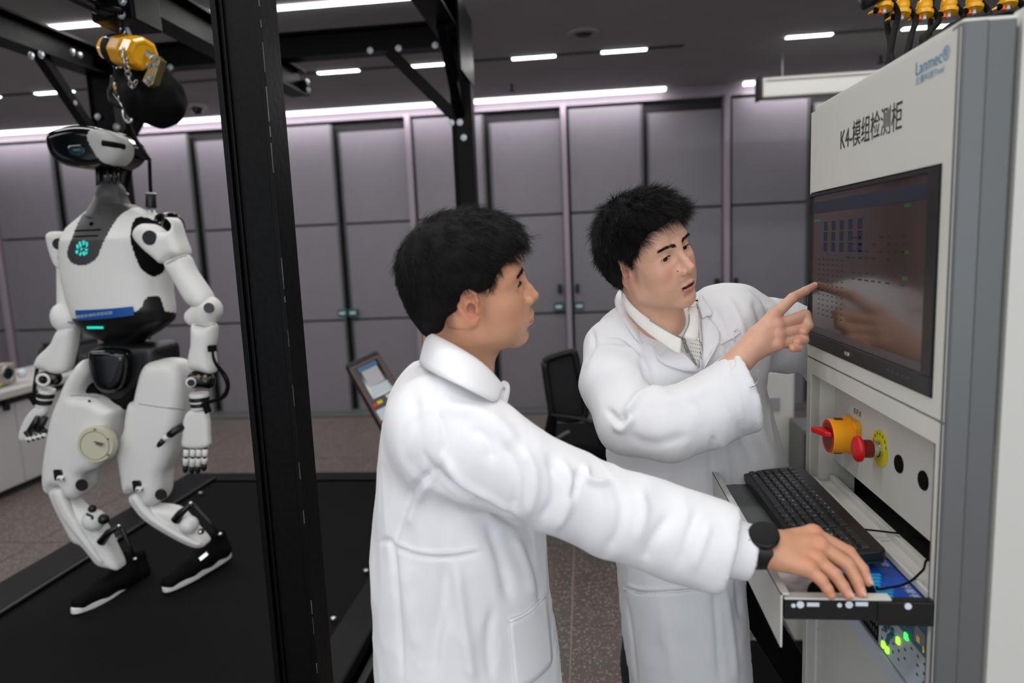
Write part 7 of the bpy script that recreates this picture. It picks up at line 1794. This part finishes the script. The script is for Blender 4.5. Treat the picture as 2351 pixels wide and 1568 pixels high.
# ------------------------------------------------------------------ man pointing at the monitor
def man_two():
    o = HEAD2; o['face'] = o['R'][:, 0]
    Vh, Qh, Ch = build_head(o, None)
    BY = 1.72
    idx = [at(1778, 724, 1.500), at(1820, 684, 1.515), at(1849, 668, 1.535), at(1869, 657, 1.553)]
    mid = [at(1784, 748, 1.488), at(1848, 724, 1.515), at(1856, 748, 1.500), at(1846, 762, 1.485)]
    rg = [at(1786, 770, 1.478), at(1842, 756, 1.500), at(1846, 780, 1.485), at(1832, 786, 1.474)]
    lt = [at(1784, 790, 1.472), at(1830, 780, 1.486), at(1834, 797, 1.476), at(1820, 800, 1.468)]
    tb = [at(1738, 800, 1.505), at(1776, 790, 1.535), at(1806, 788, 1.530), at(1826, 788, 1.515)]
    wr = at(1702, 824, 1.475); pc_ = at(1745, 780, 1.485)
    palm = [(wr, pc_, 0.0275, 0.030), (pc_ + [0, 0, 0.006], idx[0], 0.026, 0.0155), (pc_, mid[0], 0.028, 0.0160), (pc_ - [0, 0, .004], rg[0], 0.027, 0.0155), (at(1742, 798, 1.482), lt[0], 0.024, 0.0145),
            (at(1640, 880, 1.468), wr, 0.033, 0.0270), (at(1560, 945, 1.462), at(1640, 880, 1.468), 0.038, 0.033)]
    hv = hand_vox([idx, mid, rg, lt, tb], [[0.0130, 0.0112, 0.0095, 0.0082], [0.0135, 0.0128, 0.0108, 0.0092], [0.0130, 0.0122, 0.0102, 0.0088], [0.0120, 0.0108, 0.0094, 0.0082], [0.0165, 0.0130, 0.0110, 0.0095]], palm)
    for c in (idx, mid, rg, lt): hv.ell(np.array(c[0]) + np.array((-0.002, -0.0045, 0.001)), (0.0115, 0.0105, 0.0105), 0.007)
    V, Q = hv.mesh(); V = relax(V, Q, 1, .5)
    reds = [(np.array(c[0]) + np.array((0, -0.014, 0.0)), 0.012, 0.4) for c in (idx, mid, rg, lt)] + [(c[1], 0.013, 0.35) for c in (idx, mid, rg, lt)] + [(c[3], 0.012, 0.5) for c in (idx, mid, rg, lt)]
    Chand = skin_paint(V, o, reds)
    neck = at(1530, 775, 1.62); pelvis = at(1570, 1250, BY); pelvis = np.array((pelvis[0], BY + 0.02, 0.90))
    shR = at(1400, 800, 1.62); shL = at(1690, 745, 1.72); elR = at(1455, 985, 1.46); elL = at(1870, 800, 1.80); wrL = np.array((0.68, 1.78, 1.12))
    feet = [np.array((pelvis[0] - 0.11, BY + 0.05, 0.09)), np.array((pelvis[0] + 0.11, BY + 0.10, 0.09))]
    core = body_core(o, neck, pelvis, [shR, shL], feet, [(elR, at(1600, 915, 1.465)), (elL, wrL)])
    lh = Vox(wrL - 0.14, wrL + 0.14, 0.004); d = nrm((0.35, -0.05, -0.9)); sd = nrm((0.1, -1, 0.05)) * 0.9
    lh.cone(wrL, wrL + d * 0.07, 0.024, 0.032, 0)
    for k in range(4): q = wrL + d * 0.06 + sd * 0.018 * (k - 1.5); lh.cone(q, q + d * (0.055 - 0.006 * abs(k - 1.2)), 0.0095, 0.0075, 0.004)
    lh.cone(wrL + d * 0.02, wrL + d * 0.06 - sd * 0.045, 0.013, 0.009, 0.008); vl, ql = lh.mesh()
    Vb, Qb, Cb = join_body([(Vh, Qh, Ch), (V, Q, Chand), core, (vl, ql, np.tile(np.array(o['skin'][:3]), (len(vl), 1)))])
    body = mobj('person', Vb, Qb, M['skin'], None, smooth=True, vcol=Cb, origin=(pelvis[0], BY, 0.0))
    tag(body, 'man in white lab coat over cream zip sweater, pointing one finger at the monitor', 'person')
    finish_head(o, body); legwear(body, pelvis, feet, o)
    c = idx; d = nrm(np.array(c[3]) - c[2]); nv = nrm(np.array((-0.15, -0.75, 0.65)) - d * d.dot((-0.15, -0.75, 0.65))); sd_ = np.cross(d, nv)
    MB().ball(np.array(c[3]) + nv * 0.0068 + d * 0.001, (0.0062, 0.0050, 0.0016), 14, R=np.array([d, sd_, nv]).T).build('fingernail', mat('nail', srgb(226, 182, 168), 0.3), body, smooth=True)
    # coat
    out = [(1432, 705), (1470, 735), (1520, 775), (1575, 790), (1600, 735), (1612, 690), (1640, 668), (1690, 664), (1722, 680), (1738, 720), (1742, 790), (1746, 860), (1768, 950), (1790, 1030), (1802, 1065), (1790, 1120), (1740, 1200), (1708, 1290), (1710, 1400), (1724, 1568), (1732, 1700), (1738, 1800), (1450, 1800), (1448, 1700), (1447, 1568), (1432, 1450), (1420, 1320), (1405, 1200), (1397, 1080), (1394, 1000), (1385, 930), (1360, 860), (1352, 800), (1372, 750), (1405, 715)]
    q = np.array(xz(smooth_poly(out, 3), BY)); lo, hi = q.min(0), q.max(0)
    vx = Vox((lo[0] - 0.12, 1.33, lo[1] - 0.04), (0.80, 2.0, hi[1] + 0.08), 0.0045)
    vx.outline(q, BY, 0.155, 0.13, 0)
    px = at
    # chest leans forward towards the screen
    vx.cone(px(1480, 850, 1.66), px(1650, 810, 1.68), 0.120, 0.115, 0.05).cone(px(1440, 790, 1.64), px(1650, 740, 1.70), 0.065, 0.07, 0.05)
    S_ = [((1400, 800), 1.62, 58), ((1402, 880), 1.54, 64), ((1446, 968), 1.47, 72), ((1530, 976), 1.455, 77), ((1620, 945), 1.462, 78), ((1706, 900), 1.47, 84), ((1790, 858), 1.48, 88)]
    P = [px(*a_, Y_) for a_, Y_, r_ in S_]; R = [r_ * pxm(p) * 0.97 for (a_, Y_, r_), p in zip(S_, P)]
    for i in range(len(P) - 1): vx.cone(P[i], P[i + 1], R[i], R[i + 1], 0.03 if i else 0.05)
    ax = nrm(P[-2] - P[-4]); cut = px(1712, 895, 1.47)
    cn = nrm(px(1740, 888, 1.47) - px(1712, 895, 1.47) + np.array((0, 0.002, 0)))
    # cut only around the cuff
    def cutfn(X, Y, Z):
        d = (X - cut[0]) * cn[0] + (Y - cut[1]) * cn[1] + (Z - cut[2]) * cn[2]
        r = np.sqrt((X - P[-1][0]) ** 2 + (Y - P[-1][1]) ** 2 + (Z - P[-1][2]) ** 2) - 0.125
        return np.maximum(-d, r)
    vt = Vox(vx.lo, vx.lo + vx.h * 5, vx.h); vt.n = vx.n.copy(); vt.F = np.full(vt.n, 0.5, np.float32)      # sleeve end beyond the cuff, kept apart from the trunk
    # rebuild the field: trunk without the sleeve end
    vx.F[:] = 0.5
    vx.outline(q, BY, 0.155, 0.13, 0)
    vx.cone(px(1480, 850, 1.66), px(1650, 810, 1.68), 0.120, 0.115, 0.05).cone(px(1440, 790, 1.64), px(1650, 740, 1.70), 0.065, 0.07, 0.05)
    for i in range(3): vx.cone(P[i], P[i + 1], R[i], R[i + 1], 0.03 if i else 0.05)
    for i in range(2, len(P) - 1): vt.cone(P[i], P[i + 1], R[i], R[i + 1], 0.03 if i > 2 else 0)
    vt.half(cut, cn)
    vt.cone(cut - ax * 0.09, cut + ax * 0.12, 0.062, 0.080, 0.0, mode='sub')
    vx.F = smin(vx.F, vt.F, 0.012)
    vx.cone(cut - ax * 0.09, cut + ax * 0.05, 0.062, 0.072, 0.0, mode='sub')
    # left sleeve
    vx.chain([px(1685, 745, 1.73), px(1790, 772, 1.77), px(1880, 790, 1.80)], [0.085, 0.082, 0.076], 0.05, 0.03)
    vx.chain([px(1880, 790, 1.80), wrL + np.array((0, 0, 0.06))], [0.076, 0.06], 0.02)
    nt = o['T'] + o['R'] @ np.array((-0.03, 0, -0.06)); nk = o['T'] + o['R'] @ np.array((-0.04, 0.0, -0.150))
    vx.cone(nk, nt, 0.052, 0.066, 0.004, mode='sub')
    V, Q = vx.mesh(); V = relax(V, Q, 3); N = vnormals(V, Q)
    V = cloth_noise(V, N, 0.0042, 6.5, 23.0, (1.3, 1, 0.6)); V = cloth_noise(V, vnormals(V, Q), 0.0017, 17.0, 19.0, (1.4, 1, 0.6))
    folds = [([(1360, 760), (1363, 800), (1345, 830)], 6, -0.005), ([(1352, 838), (1385, 800), (1440, 805), (1480, 830)], 9, 0.006), ([(1385, 775), (1420, 770), (1450, 790), (1475, 840), (1490, 885)], 7, -0.006), ([(1430, 790), (1465, 820), (1490, 860)], 8, 0.005),
        ([(1430, 955), (1455, 925), (1475, 905), (1530, 890)], 11, 0.009), ([(1395, 940), (1420, 965), (1440, 955)], 8, -0.009), ([(1410, 975), (1430, 985), (1455, 955)], 10, 0.008), ([(1440, 1000), (1500, 1020), (1580, 1000)], 14, -0.004), ([(1480, 915), (1560, 915), (1640, 885)], 16, 0.004),
        ([(1560, 900), (1600, 940), (1620, 1000)], 14, -0.003), ([(1640, 870), (1660, 920), (1680, 975)], 10, 0.002), ([(1675, 815), (1695, 900), (1710, 985)], 4, 0.0022),
        ([(1660, 780), (1680, 830), (1672, 850)], 8, -0.004), ([(1640, 700), (1665, 770), (1680, 840)], 9, -0.004), ([(1670, 680), (1700, 740), (1712, 800)], 9, 0.004), ([(1730, 690), (1745, 730), (1750, 790)], 8, -0.005), ([(1760, 700), (1790, 730), (1800, 800)], 12, 0.004),
        ([(1640, 1000), (1632, 1040), (1636, 1110)], 7, -0.005), ([(1660, 1010), (1670, 1080), (1665, 1140)], 12, 0.005), ([(1700, 960), (1710, 1020), (1735, 1060)], 12, -0.005), ([(1740, 900), (1745, 980), (1775, 1050)], 10, 0.004), ([(1480, 1060), (1470, 1150), (1480, 1230)], 14, 0.004), ([(1450, 1050), (1440, 1120), (1450, 1200)], 12, -0.004), ([(1560, 1070), (1575, 1130), (1590, 1180)], 14, -0.004), ([(1530, 1070), (1530, 1140), (1545, 1200)], 14, 0.004),
        ([(1440, 1352), (1480, 1362), (1560, 1358), (1630, 1350)], 4, -0.0035), ([(1440, 1343), (1480, 1353), (1560, 1349), (1630, 1341)], 4, 0.003), ([(1440, 1380), (1452, 1470), (1462, 1568)], 5, -0.0035), ([(1640, 1350), (1648, 1460), (1655, 1568)], 9, -0.005), ([(1665, 1350), (1680, 1460), (1690, 1568)], 9, 0.005), ([(1690, 1330), (1700, 1420)], 8, -0.004), ([(1520, 1400), (1540, 1490), (1545, 1568)], 16, 0.003)]
    V = strokes(V, vnormals(V, Q), [(a_, b_ * 0.9, c_ * 1.25) for a_, b_, c_ in folds])
    Nc = vnormals(V, Q); Cc = V[Q].mean(1); fq = ((Nc[Q].mean(1)) * (O3 - Cc)).sum(1) > 0
    vee = inpoly(proj(Cc), [(1440, 690), (1470, 718), (1500, 742), (1524, 768), (1560, 800), (1604, 846), (1612, 800), (1604, 760), (1600, 720), (1602, 690), (1560, 660), (1440, 640)]) & fq & (Cc[:, 1] < 1.72)
    v_, q_, _ = submesh(V, Q, ~vee); coat = mobj('lab_coat', v_, q_, M['coat'], body, smooth=True)
    v_, q_, u_ = submesh(V, Q, vee); mobj('sweater', v_ - Nc[u_] * 0.004, q_, M['shirt'], body, smooth=True)
    Pp = proj(V); fr = ((Nc * (O3 - V)).sum(1) > 0)
    def sp(px_, py_, off=0.002):
        d = ((Pp - [px_, py_]) ** 2).sum(1) + (~fr) * 1e6; i = np.argmin(d); r = ray(px_, py_); t_ = ((V[i] - O3) @ Nc[i]) / (r @ Nc[i]); p0 = V[i]
        p = O3 + r * t_
        if np.linalg.norm(p - p0) > 0.03: p = O3 + r * (camdepth(p0) / F)
        return p + Nc[i] * off
    def ribbon(name, inner, outer, offi, offo, par, n=5, mt=None, th=0.0026):
        I_, O_ = np.array(inner, float), np.array(outer, float)
        rows = [[sp(*(I_[j] * (1 - t) + O_[j] * t), off=offi * (1 - t) + offo * t + 0.006 * math.sin(math.pi * t)) for j in range(len(I_))] for t in np.linspace(0, 1, n)]
        return sheet(name, rows, mt or M['coat'], par, th, 1)
    hem(cut + cn * 0.0, 84 * pxm(cut) * 0.97, cn, coat)
    # left half of the coat collar (image left), folded leaf over the shoulder
    ribbon('collar', [(1432, 664), (1446, 684), (1466, 708), (1488, 730), (1506, 746)], [(1412, 700), (1420, 724), (1440, 756), (1458, 782), (1476, 797)], 0.016, 0.007, coat)
    ribbon('lapel', [(1500, 742), (1524, 766), (1550, 794), (1578, 822), (1602, 848)], [(1478, 798), (1502, 790), (1504, 832), (1545, 846), (1586, 856)], 0.012, 0.006, coat)
    ribbon('collar', [(1600, 706), (1603, 716), (1606, 728), (1609, 740)], [(1612, 680), (1624, 700), (1636, 716), (1637, 729)], 0.014, 0.007, coat)
    ribbon('lapel', [(1606, 734), (1612, 765), (1613, 800), (1610, 842)], [(1630, 733), (1660, 770), (1645, 798), (1618, 848)], 0.010, 0.006, coat)
    # sweater collar, standing around the neck, and its zip
    kc = [at(1432, 662, 1.60), at(1436, 684, 1.565), at(1462, 712, 1.53), at(1492, 735, 1.512), at(1522, 753, 1.504), at(1548, 768, 1.503), at(1566, 775, 1.503)]
    kc2 = [p + np.array((-0.004, -0.008, -0.020 - 0.003 * k)) for k, p in enumerate(kc)]
    sheet('sweater_collar', [kc, [(a_ + b_) / 2 + np.array((-0.003, -0.004, 0)) for a_, b_ in zip(kc, kc2)], kc2], M['shirt'], body, 0.004)
    kd = [at(1577, 700, 1.545), at(1590, 722, 1.525), at(1600, 738, 1.512)]; ke = [at(1566, 775, 1.503), at(1578, 770, 1.502), at(1601, 762, 1.505)]
    rows = [[kd[0] * (1 - t) + kd[2] * t + np.array((0, -0.004, 0)) * math.sin(3.14 * t), None, None] for t in (0, .33, .66, 1)]
    edge = [at(1577, 702, 1.545), at(1582, 722, 1.525), at(1580, 745, 1.51), at(1566, 775, 1.503)]
    outr = [at(1600, 706, 1.55), at(1602, 725, 1.53), at(1604, 752, 1.512), at(1600, 785, 1.506)]
    sheet('sweater_collar', [[a_ * (1 - t) + b_ * t + np.array((0, -0.004 * math.sin(3.14 * t), 0)) for a_, b_ in zip(edge, outr)] for t in (0, .33, .66, 1)], M['shirt'], body, 0.004)
    zp = mat('zip_metal', srgb(120, 118, 112), 0.4, 0.8)
    zl = [sp(1567, 779, 0.004), sp(1577, 800, 0.004), sp(1588, 820, 0.004), sp(1598, 840, 0.004)]
    mb = MB(); Z_ = spline(zl, 9)
    for k in range(0, len(Z_) - 1):
        mb.obox(Z_[k], (0.0028, 0, 0.0008), (0, 0.0008, 0), (-0.0003, 0, 0.0007))
    tag(mb.build('zip', zp, body), kind='stuff')
    mb = MB()
    for path in ([kc[3], kc[4], kc[5], kc[6]], [edge[3], edge[2], edge[1]]):
        for p in spline(path, 9): mb.obox(p + np.array((0.0, -0.003, 0.0)), (0.0006, 0, 0.0015), (0, 0.0008, 0), (-0.0007, 0, 0.0005))
    tag(mb.build('zip', zp, body), kind='stuff')
    zb = sp(1569, 785, 0.008)
    MB().obox(zb, (0.0035, 0, 0.001), (0, 0.002, 0), (-0.001, 0, 0.005)).build('zip_slider', zp, body, bev=0.001)
    MB().obox(zb + np.array((0.004, -0.002, -0.016)), (0.0030, 0, 0.001), (0, 0.0008, 0), (-0.004, 0, 0.011)).build('zip_pull', zp, body, bev=0.0008)
    # knit holes on the sweater
    mb = MB()
    for i in range(5):
        for j in range(8):
            x_, y_ = 1586 + i * 5 + (j % 2) * 1.5, 760 + j * 9 + i
            if x_ < 1608 and y_ < 838 and x_ > 1572 + (y_ - 776) * 0.42: mb.ball(sp(x_, y_, -0.0030), (0.0009, 0.0008, 0.0011), 6)
    if mb.n: tag(mb.build('knit_hole', M['robot_grey'], body), kind='stuff')
    # breast pocket, pen loop, button, hip pocket
    mb = MB(); mb.tube([sp(*p, off=0.003) for p in ((1636, 800), (1660, 786), (1682, 776), (1692, 770))], 0.0022, 6, smooth_n=3).tube([sp(*p, off=0.004) for p in ((1686, 762), (1690, 755), (1697, 757), (1700, 764), (1693, 768), (1684, 776), (1690, 782))], 0.0016, 6, smooth_n=3)
    mb.build('breast_pocket_hem', M['coat'], coat, smooth=True)
    MB().tube([sp(*p, off=0.003) for p in ((1738, 850), (1739, 870), (1730, 885), (1722, 890))], 0.002, 6, smooth_n=3).build('breast_pocket_hem', M['coat'], coat, smooth=True)
    bp = sp(1640, 1004, 0.003); bn = nrm(O3 - bp)
    MB().lathe([(0.0085, 0), (0.0088, 0.0015), (0.0075, 0.0030), (0.0050, 0.0018), (0.001, 0.0018)], bp, bn, 20).build('button', M['robot_white'], coat, smooth=True)
    MB().tube([sp(1432, 1352, .003), sp(1480, 1360, .003), sp(1550, 1357, .003), sp(1632, 1346, .003)], 0.0018, 6, smooth_n=3).build('pocket_hem', M['coat'], coat, smooth=True)
    return body
man_two()
